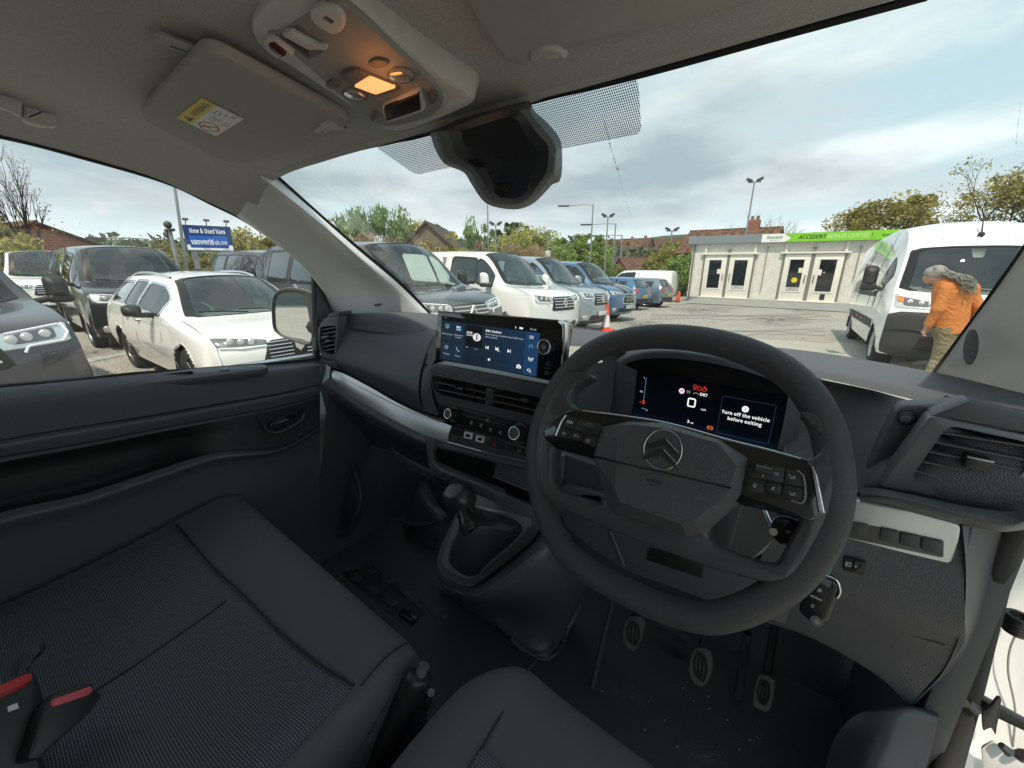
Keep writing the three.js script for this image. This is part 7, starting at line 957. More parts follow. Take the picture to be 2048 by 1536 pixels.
{ // white estate car
  const T = [[-2.24, .35, .78, -2.28, .33, -2.2, .82, .34, .80], [-2.28, .62, .80, -2.32, .62, -2.1, .87, .58, .85], [-2.22, .92, .78, -2.28, .95, -2.05, .905, .88, .85], [-1.98, 1.28, .60, -2.06, 1.32, -1.95, .915, .97, .84], [-1.76, 1.375, .56, -1.78, 1.43, -1.7, .92, .975, .85], [-.6, 1.415, .58, -.55, 1.475, -.6, .926, .965, .865], [.22, 1.375, .565, .40, 1.435, .3, .926, .945, .865], [1.12, .945, .76, 1.30, .955, 1.0, .92, .90, .87], [1.75, .855, .78, 1.90, .885, 1.6, .91, .80, .86], [2.06, .755, .80, 2.24, .775, 1.95, .89, .70, .84], [2.14, .58, .80, 2.33, .60, 2.0, .87, .53, .83], [2.12, .38, .80, 2.33, .38, 1.95, .84, .34, .81], [2.04, .22, .75, 2.23, .20, 1.9, .80, .215, .75]];
  const wp = paint(.85, .85, .82), lampT = std({ color: C(.9), roughness: .15 });
  const car = buildVehicle('estate_car', 'white estate car with black mirrors and chrome grille, seen through the side window', 'car', null, { table: T, half: .91, x0: -2.2, x1: 2.2, mid: 0, paint: wp, wheels: [-1.30, 1.43], r: .33, tyreW: .22, alloy: VM.darkAlloy, lampMat: std({ color: C(.3), roughness: .2, metalness: .7 }), screen: [6.08, 6.92, .92], sideGlass: [[5.36, 6.48, 2.1, 2.84], [4.72, 5.28, 2.1, 2.86], solid([4.08, 4.66, 2.16, 2.82])], winTrim: M.chrome, sill: .24, sillZ: .92,
    lamp: [[8.55, .985], [9.12, .40], [9.42, .42], [9.32, .97]], projectors: [.3, .5, .7], drl: [[[9.36, .94], [9.5, .7], [9.5, .45]], [[9.3, .97], [10.2, .97], [11, .985]]],
    patches: [{ name: 'grille', q: [[9.2, -.40], [9.2, .40], [10.9, .55], [10.9, -.55]], mat: VM.blackTrim, r: .15, d: .006 }, { name: 'lower_intake', q: [[11.1, -.8], [11.1, .8], [11.7, .75], [11.7, -.75]], mat: VM.blackTrim, r: .15 }],
    bars: [...[9.35, 9.55, 9.75, 9.95, 10.15, 10.35].flatMap((i) => [-1, 1].map((s) => ({ name: 'grille_bar', p: [[i, .1 * s], [i, .25 * s], [i, .42 * s]], mat: M.chrome, rad: .007, d: .012 }))), { name: 'bonnet_crease', p: [[7.1, .6], [8, .55], [9, .45]], mat: wp, rad: .012, d: -.004 }, { name: 'bonnet_crease', p: [[7.1, -.6], [8, -.55], [9, -.45]], mat: wp, rad: .012, d: -.004 }],
    lines: [[[5.32, .15], [5.32, 1], [5.32, 2.0]], [[4.75, .9], [4.7, 1.4], [4.7, 2.0]], [[6.62, .7], [6.65, 1.3], [6.6, 2.0]], [[7.1, 2.94], [8.0, 2.92], [9.0, 2.95]]], handles: [[5.5, 1.72], [4.88, 1.74]], handleMat: M.chrome,
    mirrorAt: [6.25, 2.06, .02, .15, .2, 0], cabinBox: [-1.4, 1.1, .82], seats: [-.38, .38], bulkhead: false, wipers: [[-.5, .2], [.1, .75]],
    extra: (t, S) => { const c = S.top(9.7, 0, .02), sh = new THREE.Shape(); sh.moveTo(-.055, .06); sh.lineTo(.055, .06); sh.lineTo(.05, -.02); sh.lineTo(0, -.07); sh.lineTo(-.05, -.02); sh.closePath(); const g = new THREE.ExtrudeGeometry(sh, { depth: .012, bevelSize: .004, bevelThickness: .004, bevelSegments: 1 }); g.rotateY(Math.PI / 2); g.translate(c.x, c.y, c.z); mesh('badge', g, M.chrome, t); for (const s of [-1, 1]) mesh('roof_rail', tubeGeo([S.top(3.9, .9 * s, .01), S.top(4.4, .92 * s, .035), S.top(5.3, .93 * s, .035), S.top(5.9, .92 * s, .01)], .014, { seg: 20 }), M.chrome, t); } });
  settle(car, -7.22, -2.1, -0.03);
}
{ // hatchbacks and a sport utility car seen from behind
  const T = [[-1.98, .35, .74, -2.0, .33, -1.95, .80, .34, .76], [-2.0, .65, .78, -2.03, .65, -1.85, .86, .6, .82], [-1.93, .95, .76, -1.98, .98, -1.8, .875, .9, .82], [-1.66, 1.32, .58, -1.70, 1.36, -1.6, .878, .96, .81], [-1.42, 1.40, .55, -1.48, 1.455, -1.4, .878, .965, .82], [-.4, 1.42, .57, -.35, 1.475, -.4, .878, .95, .83], [.18, 1.38, .56, .32, 1.43, .25, .878, .94, .83], [.95, .97, .72, 1.12, .99, .85, .87, .9, .83], [1.5, .88, .74, 1.62, .91, 1.4, .865, .82, .82], [1.84, .76, .74, 1.95, .77, 1.7, .85, .7, .8], [1.9, .58, .75, 2.03, .6, 1.75, .83, .53, .78], [1.88, .38, .75, 2.02, .38, 1.7, .81, .34, .77], [1.8, .22, .7, 1.93, .2, 1.65, .76, .215, .71]];
  const hatch = (p, name, label, cat, k = 1, o = {}) => { const t = buildVehicle(name, label, cat, 'small cars with their backs to us', { table: T.map((r) => r.map((x, j) => (j === 1 || j === 4 || j === 7 ? x * k : x))), half: .865, x0: -1.95, x1: 1.9, mid: 0, paint: p, wheels: [-1.22, 1.28], r: .31 * k, tyreW: .19, sill: .24, sillZ: .93, sideGlass: [solid([5.25, 6.35, 2.1, 2.85]), solid([4.5, 5.17, 2.1, 2.85]), solid([3.95, 4.4, 2.2, 2.7])], screen: [6.1, 6.9, .9], tail: [[[1.35, .70], [1.35, .99], [2.1, .99], [2.05, .74]]], mirrorAt: [6.2, 2.06, 0, .13, .17, 0], mirrorMat: p, cabinBox: [-1.2, .95, .8], seats: [-.36, .36], bulkhead: false,
      patches: [{ name: 'rear_window', q: [[2.12, -.86], [2.12, .86], [2.9, .9], [2.9, -.9]], mat: darkGlass, r: .15 }, { name: 'rear_bumper', q: [[.05, -.9], [.05, .9], [.6, .9], [.6, -.9]], mat: VM.blackTrim, r: .1 }], lines: [[[5.2, .15], [5.2, 1], [5.2, 2]], [[6.5, .7], [6.5, 2]]],
      extra: (tt, S) => { const c = S.top(.95, 0, .02); mesh('number_plate', quadGeo(V(c.x - .01, c.y + .055, -.26), V(c.x - .01, c.y + .055, .26), V(c.x - .01, c.y - .055, .26), V(c.x - .01, c.y - .055, -.26)), numberPlate('YG18 KXR', 1), tt); mesh('spoiler', patchGeo(S.top, [[2.95, -.9], [2.95, .9], [3.35, .88], [3.35, -.88]], { r: .1, d: .03, depth: .04 }), p, tt); if (o.extra) o.extra(tt, S); } }); return t; };
  settle(hatch(paint(.06, .17, .32, { metalness: .3 }), 'hatchback', 'bright blue hatchback from behind, red tail lamp beside the striped van', 'car'), -8.55, -18.6, Math.PI + .1);
  settle(hatch(paint(.15, .20, .25, { metalness: .4 }), 'hatchback', 'grey blue hatchback from behind, next to the bright blue one', 'car'), -8.35, -21.4, Math.PI + .06);
  settle(hatch(paint(.09, .02, .025, { metalness: .3 }), 'utility_car', 'dark red off-road car with white rear window, left of the workshop', 'car', 1.18, { extra: (tt, S) => mesh('spare_cover', patchGeo(S.top, [[1.2, -.4], [1.2, .4], [2.0, .4], [2.0, -.4]], { r: .6, d: .08, depth: .1 }), VM.plate, tt) }), -11.3, -31.5, Math.PI / 2 - .35 + Math.PI);
}
// ---------------------------------------------------------------- workshop, house behind it, signs, lamp posts, cones
const FZ = -28.2;
{
  const gy = groundY(0, FZ), at = (u, v, d = 0) => { const p = onZ(u, v, FZ + d); return p; }, B = thing('workshop', 'single-storey cream workshop with two double doors under a green sign band', 'building');
  const wallM = std({ color: C(0.88, 0.86, 0.78), roughness: 0.9, map: blotch, bumpMap: fineTex, bumpScale: 0.004 }), frameM = std({ color: C(0.78, 0.76, 0.67), roughness: 0.6 }), greyM = std({ color: C(0.24, 0.28, 0.30), roughness: 0.7 }), capM = std({ color: C(0.22, 0.26, 0.28), roughness: 0.5 });
  const xl = at(1383, 520).x, xr = 9.5, yb = gy, ye = at(1383, 489).y, yt = at(1385, 474).y, depth = 9;
  mesh('wall', boxUV(boxAt((xl + xr) / 2, (yb + ye) / 2 - .3, FZ - depth / 2, xr - xl, ye - yb + .6, depth, 0)), wallM, B);
  mesh('plinth', boxAt((xl + xr) / 2, yb + .12, FZ + .025, xr - xl + .02, .5, .05, 0), greyM, B);
  mesh('roof', boxAt((xl + xr) / 2, (ye + yt) / 2, FZ - depth / 2 + .12, xr - xl + .5, yt - ye, depth + .3, .02), capM, B);
  const ff = FZ + .275;   // front face of the fascia
  const sx = (u) => onZ(u, 475, ff).x, s0 = sx(1524), s1 = sx(1585), s2 = Math.max(sx(1900), s1 + 14);
  mesh('name_board', boxAt((s0 + s1 + .3) / 2, (ye + yt) / 2, ff + .01, s1 + .3 - s0, (yt - ye) * .98, .03, .004), std({ color: C(.85), roughness: .5 }), B);
  const green = std({ color: C(0.23, 0.62, 0.03), roughness: .5 });
  const gsh = plateGeo([V(s1 - .35, yt, ff + .055), V(s2, yt, ff + .055), V(s2, ye, ff + .055), V(s1 - .35, ye, ff + .055), V(s1, (ye + yt) / 2, ff + .055)], .03, { bev: .002, n: V(0, 0, 1) }); mesh('sign_band', gsh, green, B);
  const hgt = yt - ye, board = (x0, x1, draw, nm, z = ff + .0575) => mesh(nm, quadGeo(V(x0, yt, z), V(x1, yt, z), V(x1, ye, z), V(x0, ye, z)), decal(Math.round(128 * (x1 - x0) / hgt) > 2000 ? 2000 : Math.round(128 * (x1 - x0) / hgt), 128, draw), B);
  board(s0 + .1, s1 - .3, (g, w) => { g.clearRect(0, 0, w, 128); g.fillStyle = '#1d2a20'; g.font = 'bold 62px serif'; g.textAlign = 'left'; { const q = w * .72 / g.measureText('Stoneacre').width; g.save(); g.translate(w * .14, 78); g.scale(q, 1.1); g.fillText('Sto', 0, 0); let x = g.measureText('Sto').width; g.fillStyle = '#4a9a3a'; g.fillText('ne', x, 0); x += g.measureText('ne').width; g.fillStyle = '#1d2a20'; g.fillText('acre', x, 0); g.restore(); } g.textAlign = 'center'; g.font = '22px sans-serif'; g.fillStyle = '#39443a'; g.fillText('motor group', w / 2, 106); }, 'name_lettering', ff + .0275);
  const a0 = sx(1592), a1 = sx(1752);
  board(a0, a1, (g, w) => { g.clearRect(0, 0, w, 128); g.fillStyle = '#10230c'; g.font = 'bold italic 84px sans-serif'; const k = w / 640; g.fillText('ACCIDENT', 22 * k, 92, 228 * k); g.fillStyle = '#d6f3b4'; g.font = '84px sans-serif'; g.fillText('REPAIR CENTRE', 262 * k, 92, 330 * k); g.fillStyle = '#10230c'; g.fillRect(608 * k, 20, 5, 92); }, 'sign_lettering');
  board(a1, a1 + 6, (g, w) => { g.clearRect(0, 0, w, 128); g.fillStyle = '#10230c'; g.font = 'bold 40px sans-serif'; g.fillText('MAKING LIFE EASIER', 60, 84, 500); }, 'sign_lettering');
  // doors: posts, lintel, two leaves with glazing, handles and notices
  const zf = FZ + .02, X = (u, v) => onZ(u, v, FZ).x, Y = (u, v) => onZ(u, v, FZ).y, q5 = grid(1360, 430, 4.876);
  const leaf = (parts, x0, x1, y0, y1, hs, nt) => { const d = sub('door', B); mesh('door_leaf', plateGeo([V(x0, y1, zf + .07), V(x1, y1, zf + .07), V(x1, y0, zf + .07), V(x0, y0, zf + .07)], .05, { bev: .004, n: V(0, 0, 1), holes: [[V(x0 + .24, y1 - .25, zf + .07), V(x1 - .24, y1 - .25, zf + .07), V(x1 - .24, y0 + .5, zf + .07), V(x0 + .24, y0 + .5, zf + .07)]] }), frameM, d); mesh('door_glass', boxAt((x0 + x1) / 2, (y0 + y1) / 2 + .125, zf + .035, x1 - x0 - .46, y1 - y0 - .73, .02, 0), darkGlass, d);
    const fr = []; for (const [w, h, x, y] of [[x1 - x0 - .38, .06, (x0 + x1) / 2, y1 - .25], [x1 - x0 - .38, .06, (x0 + x1) / 2, y0 + .5]]) fr.push(boxAt(x, y, zf + .08, w, h, .05, .005)); for (const x of [x0 + .24, x1 - .24]) fr.push(boxAt(x, (y0 + y1) / 2 + .125, zf + .079, .06, y1 - y0 - .7, .05, .005)); fr.forEach((f) => mesh('glazing_bead', f, std({ color: C(.8, .79, .74), roughness: .5 }), d));
    mesh('handle', tubeGeo([V(hs, y0 + 1.0, zf + .075), V(hs, y0 + 1.03, zf + .13), V(hs, y0 + 1.37, zf + .13), V(hs, y0 + 1.4, zf + .075)], .018, { seg: 12 }), VM.blackTrim, d);
    for (const [fx, fy, w, h, m] of nt || []) mesh('notice', boxAt(lerp(x0, x1, fx), lerp(y0, y1, fy), zf + .05, w, h, .006, 0), m, d); return d; };
  const paper = std({ color: C(.8, .77, .66), roughness: .8 }), yel = printed(64, 64, (g) => { g.fillStyle = '#f0d532'; g.fillRect(0, 0, 64, 64); g.fillStyle = '#333'; g.fillRect(18, 28, 28, 8); }), stile = printed(256, 48, (g) => { g.fillStyle = '#b9bbb8'; g.fillRect(0, 0, 256, 48); g.fillStyle = '#2a2c2d'; g.font = 'bold 36px sans-serif'; g.textAlign = 'center'; g.fillText('K T L +', 128, 37); });
  for (const [uL, uM, uM2, uR, vT, vB, k] of [[255, 470, 495, 725, 395, 785, 0], [1035, 1290, 1325, 1612, 385, 815, 1]]) {
    const xa = X(...q5(uL, vT)), xb = X(...q5(uM, vT)), xc = X(...q5(uM2, vT)), xd = X(...q5(uR, vT)), y1 = Y(...q5(uL, vT)), y0 = gy + .42;
    mesh('lintel', boxAt((xa + xd) / 2, y1 + .09, zf + .1, xd - xa + .5, .09, .14, .01), frameM, B);
    for (const x of [xa - .06, xd + .06]) mesh('drain_pipe', cyl(V(x, y0, zf + .06), V(x, y1 + .03, zf + .06), .045, .045, 12), std({ color: C(.2, .2, .19), roughness: .6 }), B); for (const x of [xa - .02, xd + .02]) mesh('pilaster', boxAt(x, (y1 + ye) / 2 + .06, zf + .05, .12, ye - y1 - .15, .08, .01), frameM, B);
    mesh('door_post', boxAt((xb + xc) / 2, (y0 + y1) / 2, zf + .04, xc - xb + .02, y1 - y0, .08, 0), std({ color: C(.2, .19, .17), roughness: .7 }), B);
    leaf(0, xa, xb - .01, y0, y1, xb - .12, k ? [[.72, .66, .26, .26, paper], [.12, .6, .06, .36, paper]] : [[.72, .62, .24, .28, paper], [.3, .93, .3, .04, paper]]); leaf(0, xc + .01, xd, y0, y1, xc + .12, k ? [[.22, .62, .28, .3, paper], [.42, .62, .06, .06, paper]] : []);
    const d1 = k ? [xa, xb] : [xc, xd]; mesh('door_sign', boxAt((d1[0] + d1[1]) / 2, y0 + .64, zf + .052, (d1[1] - d1[0]) * .6, .17, .01, 0), stile, B); if (k) { mesh('smile_sticker', (() => { const g = new THREE.CylinderGeometry(.14, .14, .01, 24); g.rotateX(Math.PI / 2); g.translate((xa + xb) / 2 + .02, y0 + 1.12, zf + .054); return g; })(), std({ color: C(.8, .62, .03), roughness: .5 }), B); mesh('letter_box', boxAt((xc + xd) / 2 + .05, y0 + .25, zf + .08, .22, .3, .05, .01), VM.blackTrim, B); }
    const lx = (xb + xc) / 2; mesh('door_light', merge([boxAt(lx, y1 + .32, zf + .06, .18, .1, .1, .03), boxAt(lx, y1 + .2, zf + .06, .14, .08, .08, .02)]), std({ color: C(.22), roughness: .5 }), B);
    mesh('door_step', boxAt((xa + xd) / 2, y0 - .03, zf + .12, xd - xa + .2, .06, .24, .01), frameM, B);
  }
  for (const [u0, v0, u1, v1] of [[860, 315, 800, 750], [1770, 310, 1700, 640]]) { const a = onZ(...q5(u0, v0), zf + .05), b = onZ(...q5(u1, v1), zf + .05); b.x = a.x; mesh('drain_pipe', cyl(b, a, .025, .025, 10), std({ color: C(.3, .29, .26), roughness: .6 }), B); mesh('pipe_bracket', boxAt(a.x, a.y + .03, a.z, .1, .06, .06, .01), greyM, B); }
  const lx2 = xl + .12; mesh('drain_pipe', cyl(V(lx2, gy, zf + .06), V(lx2, ye, zf + .06), .05, .05, 12), std({ color: C(.14, .15, .16), roughness: .5 }), B);
  // sloping concrete apron
  const ap = []; for (const [dz, h] of [[0.04, .36], [.5, .30], [1.8, .03]]) ap.push([V(xl + .9 - dz * .4, groundY(0, FZ + dz) + h, FZ + dz), V(xr, groundY(0, FZ + dz) + h, FZ + dz)]); const apron = structure('apron', sheetGeo(ap, 20, 4, true), std({ color: C(.33, .35, .33), roughness: .9, map: blotch, bumpMap: fineTex, bumpScale: .004 }));
}
const brickTex = (() => { const t = canvasTex(256, 256, (g) => { g.fillStyle = '#9b8b7c'; g.fillRect(0, 0, 256, 256); for (let r = 0; r < 16; r++) for (let c = -1; c < 5; c++) { const k = 0.8 + 0.35 * rnd(); g.fillStyle = 'rgb(' + [150 * k, 84 * k, 62 * k].map(Math.round).join(',') + ')'; g.fillRect(c * 56 + (r % 2) * 28 + 2, r * 16 + 2, 52, 12); } }); t.wrapS = t.wrapT = THREE.RepeatWrapping; t.repeat.set(1 / 1.1, 1 / 1.2); return t; })();
const tileTex = (() => { const t = canvasTex(256, 256, (g) => { for (let r = 0; r < 16; r++) for (let c = -1; c < 12; c++) { const k = 0.65 + 0.55 * rnd(); g.fillStyle = 'rgb(' + [112 * k, 84 * k, 66 * k].map(Math.round).join(',') + ')'; g.fillRect(c * 22 + (r % 2) * 11, r * 16, 21, 14); g.fillStyle = 'rgba(25,20,18,0.6)'; g.fillRect(c * 22 + (r % 2) * 11, r * 16 + 14, 22, 2); } }); t.wrapS = t.wrapT = THREE.RepeatWrapping; t.repeat.set(1 / 3, 1 / 3); return t; })();
const brickM = std({ map: brickTex, roughness: .9, bumpMap: brickTex, bumpScale: .01 }), tileM = std({ map: tileTex, roughness: .9, bumpMap: tileTex, bumpScale: .03 }), stoneM = std({ color: C(.30, .24, .18), map: blotch, roughness: .95, bumpMap: grainTex, bumpScale: .02 }), renderM = std({ color: C(.6, .57, .5), roughness: .9, map: blotch }), paneM = std({ color: C(.03, .035, .04), roughness: .1 }), whiteM = std({ color: C(.75), roughness: .5 });
// a gabled house: width along its ridge, depth across
function house(name, label, p, w, d, h, rh, turn, wallMat, roofMat, group, o = {}) {
  const t = thing(name, label, 'house', group); t.position.copy(p); t.rotation.y = turn;
  const tri = (x) => { const s = new THREE.Shape(); s.moveTo(-d / 2, 0); s.lineTo(d / 2, 0); s.lineTo(d / 2, h); s.lineTo(0, h + rh); s.lineTo(-d / 2, h); s.closePath(); return s; };
  const g = new THREE.ExtrudeGeometry(tri(), { depth: w, bevelEnabled: false }); g.rotateY(Math.PI / 2); g.translate(-w / 2, 0, 0); mesh('wall', boxUV(g), wallMat, t);
  const L = Math.hypot(d / 2, rh), roof = sub('roof', t); for (const s of [-1, 1]) { const b = new THREE.BoxGeometry(w + .5, .14, L + .45); const bb = boxUV(b); bb.translate(0, .09, 0); bb.translate(0, 0, s * (L + .45) / 2); bb.rotateX(s * Math.atan2(rh, d / 2)); bb.translate(0, h + rh, 0); mesh('roof_slope', bb, roofMat, roof); }
  mesh('ridge', cyl(V(-w / 2 - .25, h + rh + .12, 0), V(w / 2 + .25, h + rh + .12, 0), .12, .12, 8), roofMat, roof);
  for (const x of o.chimneys || []) { const c = sub('chimney', t); mesh('chimney_stack', boxUV(boxAt(x, h + rh + .3, 0, .9, 1.1, .6, 0)), brickM, c); for (const k of [-.22, .22]) mesh('chimney_pot', cyl(V(x + k, h + rh + .85, 0), V(x + k, h + rh + 1.2, 0), .14, .12, 10), stoneM, c); }
  for (const [fx, fy, ww, hh, side] of o.windows || []) { const s = side ?? 1, win = sub('window', t); mesh('window_frame', boxAt(fx, fy, s * (d / 2 + .02), ww, hh, .08, .01), whiteM, win); const n = Math.max(1, Math.round(ww / .6)); for (let i = 0; i < n; i++) mesh('window_pane', boxAt(fx - ww / 2 + ww * (i + .5) / n, fy, s * (d / 2 + .055), ww / n - .1, hh - .14, .03, 0), paneM, win); }
  for (const [fz, fy, ww, hh] of o.gable || []) { for (const sx of [1, -1]) { const win = sub('window', t); mesh('window_frame', boxAt(sx * (w / 2 + .02), fy, fz, .08, hh, ww, .01), whiteM, win); const n = Math.max(1, Math.round(ww / .5)); for (let i = 0; i < n; i++) mesh('window_pane', boxAt(sx * (w / 2 + .055), fy, fz - ww / 2 + ww * (i + .5) / n, .03, hh - .12, ww / n - .08, 0), paneM, win); } }
  return t;
}
const housePlace = (u, v, dist, H) => { const p = along(u, dist); p.y = heightAt(u, v, dist) - H; return p; };   // base so that its ridge shows at v
{
  // tiled roof and chimney behind the workshop
  house('brick_house', 'brick house with tiled roof and chimney rising behind the workshop', (() => { const p = onZ(1470, 445, -44); p.y = onZ(1388, 461, -44).y - 6.1; p.x += 0.0; return p; })(), 7.3, 7, 4.0, 1.9, -0.03, brickM, tileM, null, { chimneys: [1.6], windows: [[-2.4, 2, 1.6, 1.2], [2.4, 2, 1.6, 1.2]] });
  // stone gable among the trees, centre left
  house('stone_house', 'old stone house with steep gable and white window behind the vans', housePlace(878, 456, 42, 7.2), 9, 9.5, 3.0, 4.2, 0.62 + Math.PI / 2, stoneM, std({ color: C(.11, .095, .085), map: blotch, roughness: .95 }), null, { gable: [[2.2, 2.6, 1.2, 1.1]] });
  // red brick building at far left
  house('brick_house', 'low red brick building with brown hipped roof at far left', housePlace(5, 457, 42, 5.2), 12, 9, 3.2, 2.0, 0.25, brickM, tileM, null, { windows: [[2, 1.8, 1.6, 1.2], [-3, 1.8, 1.6, 1.2]] });
  // houses climbing the far hillside
  const roofs = [tileM, std({ color: C(.12, .075, .06), map: blotch, roughness: .9 }), std({ color: C(.09, .085, .085), map: blotch, roughness: .9 })];
  const list = [[1232, 480, 150, 0.15, 0, 'terraced brick house, leftmost on the skyline of the hill', 16], [1268, 478, 155, -0.2, 1, 'brick house with brown hipped roof on the skyline, second from left', 11], [1300, 480, 160, 0.1, 1, 'brick house on the skyline right of the hipped roof', 12], [1342, 479, 165, 0.05, 0, 'brown-roofed house on the skyline under the small lamp post', 14], [1376, 476, 170, 0.1, 1, 'rightmost house on the skyline, beside the workshop roof', 13], [1252, 497, 120, 0.5, 2, 'dark-roofed house with white gable, half way up the hill', 9], [1278, 496, 122, -0.9, 2, 'pale gabled house half way up the hill', 7], [1302, 505, 115, 0.15, 2, 'grey-roofed house half way up the hill, right of the pale gable', 11], [1335, 503, 118, 0.6, 0, 'brown-roofed house half way up the hill near the bushes', 9], [1250, 517, 92, 0.1, 0, 'low bungalow with pale brown roof at foot of the hill', 9], [1277, 518, 85, -0.95, 0, 'orange brick gable at the foot of the hill', 8], [1203, 517, 88, -0.8, 2, 'small orange brick gable end beside the green trees', 6]];
  for (const [u, v, d, turn, r, label, w] of list) { const gab = Math.abs(turn) > .7, H = d > 140 ? 7.5 : 6.2; house('hill_house', label, housePlace(u, v, d, H), w, 8, H - 2.8, 2.8, turn + (gab ? Math.PI / 2 + .3 : .25), label.includes('pale') || label.includes('white') ? renderM : brickM, roofs[r], 'houses on the far hillside', { chimneys: d > 140 ? [w * .3] : [], windows: gab ? [] : [[-w * .3, 2.2, 1.6, 1.2], [0, 2.2, 1.6, 1.2], [w * .3, 2.2, 1.6, 1.2]], gable: [[0, 2.4, 1.8, 1.3]] }); }
}
{ // billboard
  const c = along(428, 24), t = thing('billboard', 'blue roadside billboard advertising new and used vans on twin posts', 'sign'); const top = heightAt(428, 452, 24), bot = heightAt(428, 502, 24), H = top - bot, W = H * 1.62;
  t.position.copy(c); t.lookAt(EYE.x, c.y, EYE.z); t.rotateY(0.10);
  mesh('sign_panel', boxAt(0, (top + bot) / 2 - c.y, 0, W, H, .14, .01), std({ color: C(.09, .1, .12), roughness: .5 }), t);
  mesh('sign_face', quadGeo(V(-W / 2 + .03, top - c.y - .03, .075), V(W / 2 - .03, top - c.y - .03, .075), V(W / 2 - .03, bot - c.y + .03, .075), V(-W / 2 + .03, bot - c.y + .03, .075)), printed(1024, 640, (g) => { g.fillStyle = '#1c3f7c'; g.fillRect(0, 0, 1024, 640); g.fillStyle = '#f4f6f8'; g.fillRect(0, 500, 1024, 140); const gr = g.createLinearGradient(0, 240, 0, 600); gr.addColorStop(0, '#2f6fd0'); gr.addColorStop(1, '#123f98'); g.fillStyle = gr; g.beginPath(); g.roundRect(70, 260, 860, 320, 30); g.fill(); g.fillStyle = '#fff'; g.textAlign = 'center'; const put = (s, x, y, wd, h) => { g.save(); g.font = 'bold 100px sans-serif'; const m = g.measureText(s).width; g.translate(x, y); g.scale(wd / m, h / 100); g.textAlign = 'left'; g.fillText(s, 0, 0); g.restore(); }; put('New & Used Vans', 110, 190, 800, 170); put('vanworld', 100, 490, 500, 210); g.fillStyle = '#dfe9f8'; put('-uk.com', 600, 490, 310, 180); }), t);
  for (const x of [-W * .36, W * .36]) mesh('post', boxAt(x, (bot - c.y) / 2, -.12, .2, bot - c.y + 2, .16, .01), std({ color: C(.3), roughness: .5, metalness: .5 }), t);
  for (const x of [-W * .42, 0, W * .42]) mesh('spot_lamp', merge([cyl(V(x, top - c.y, 0), V(x, top - c.y + .2, .35), .02, .02, 6), boxAt(x, top - c.y + .2, .4, .22, .1, .14, .02)]), std({ color: C(.12), roughness: .5 }), t);
}
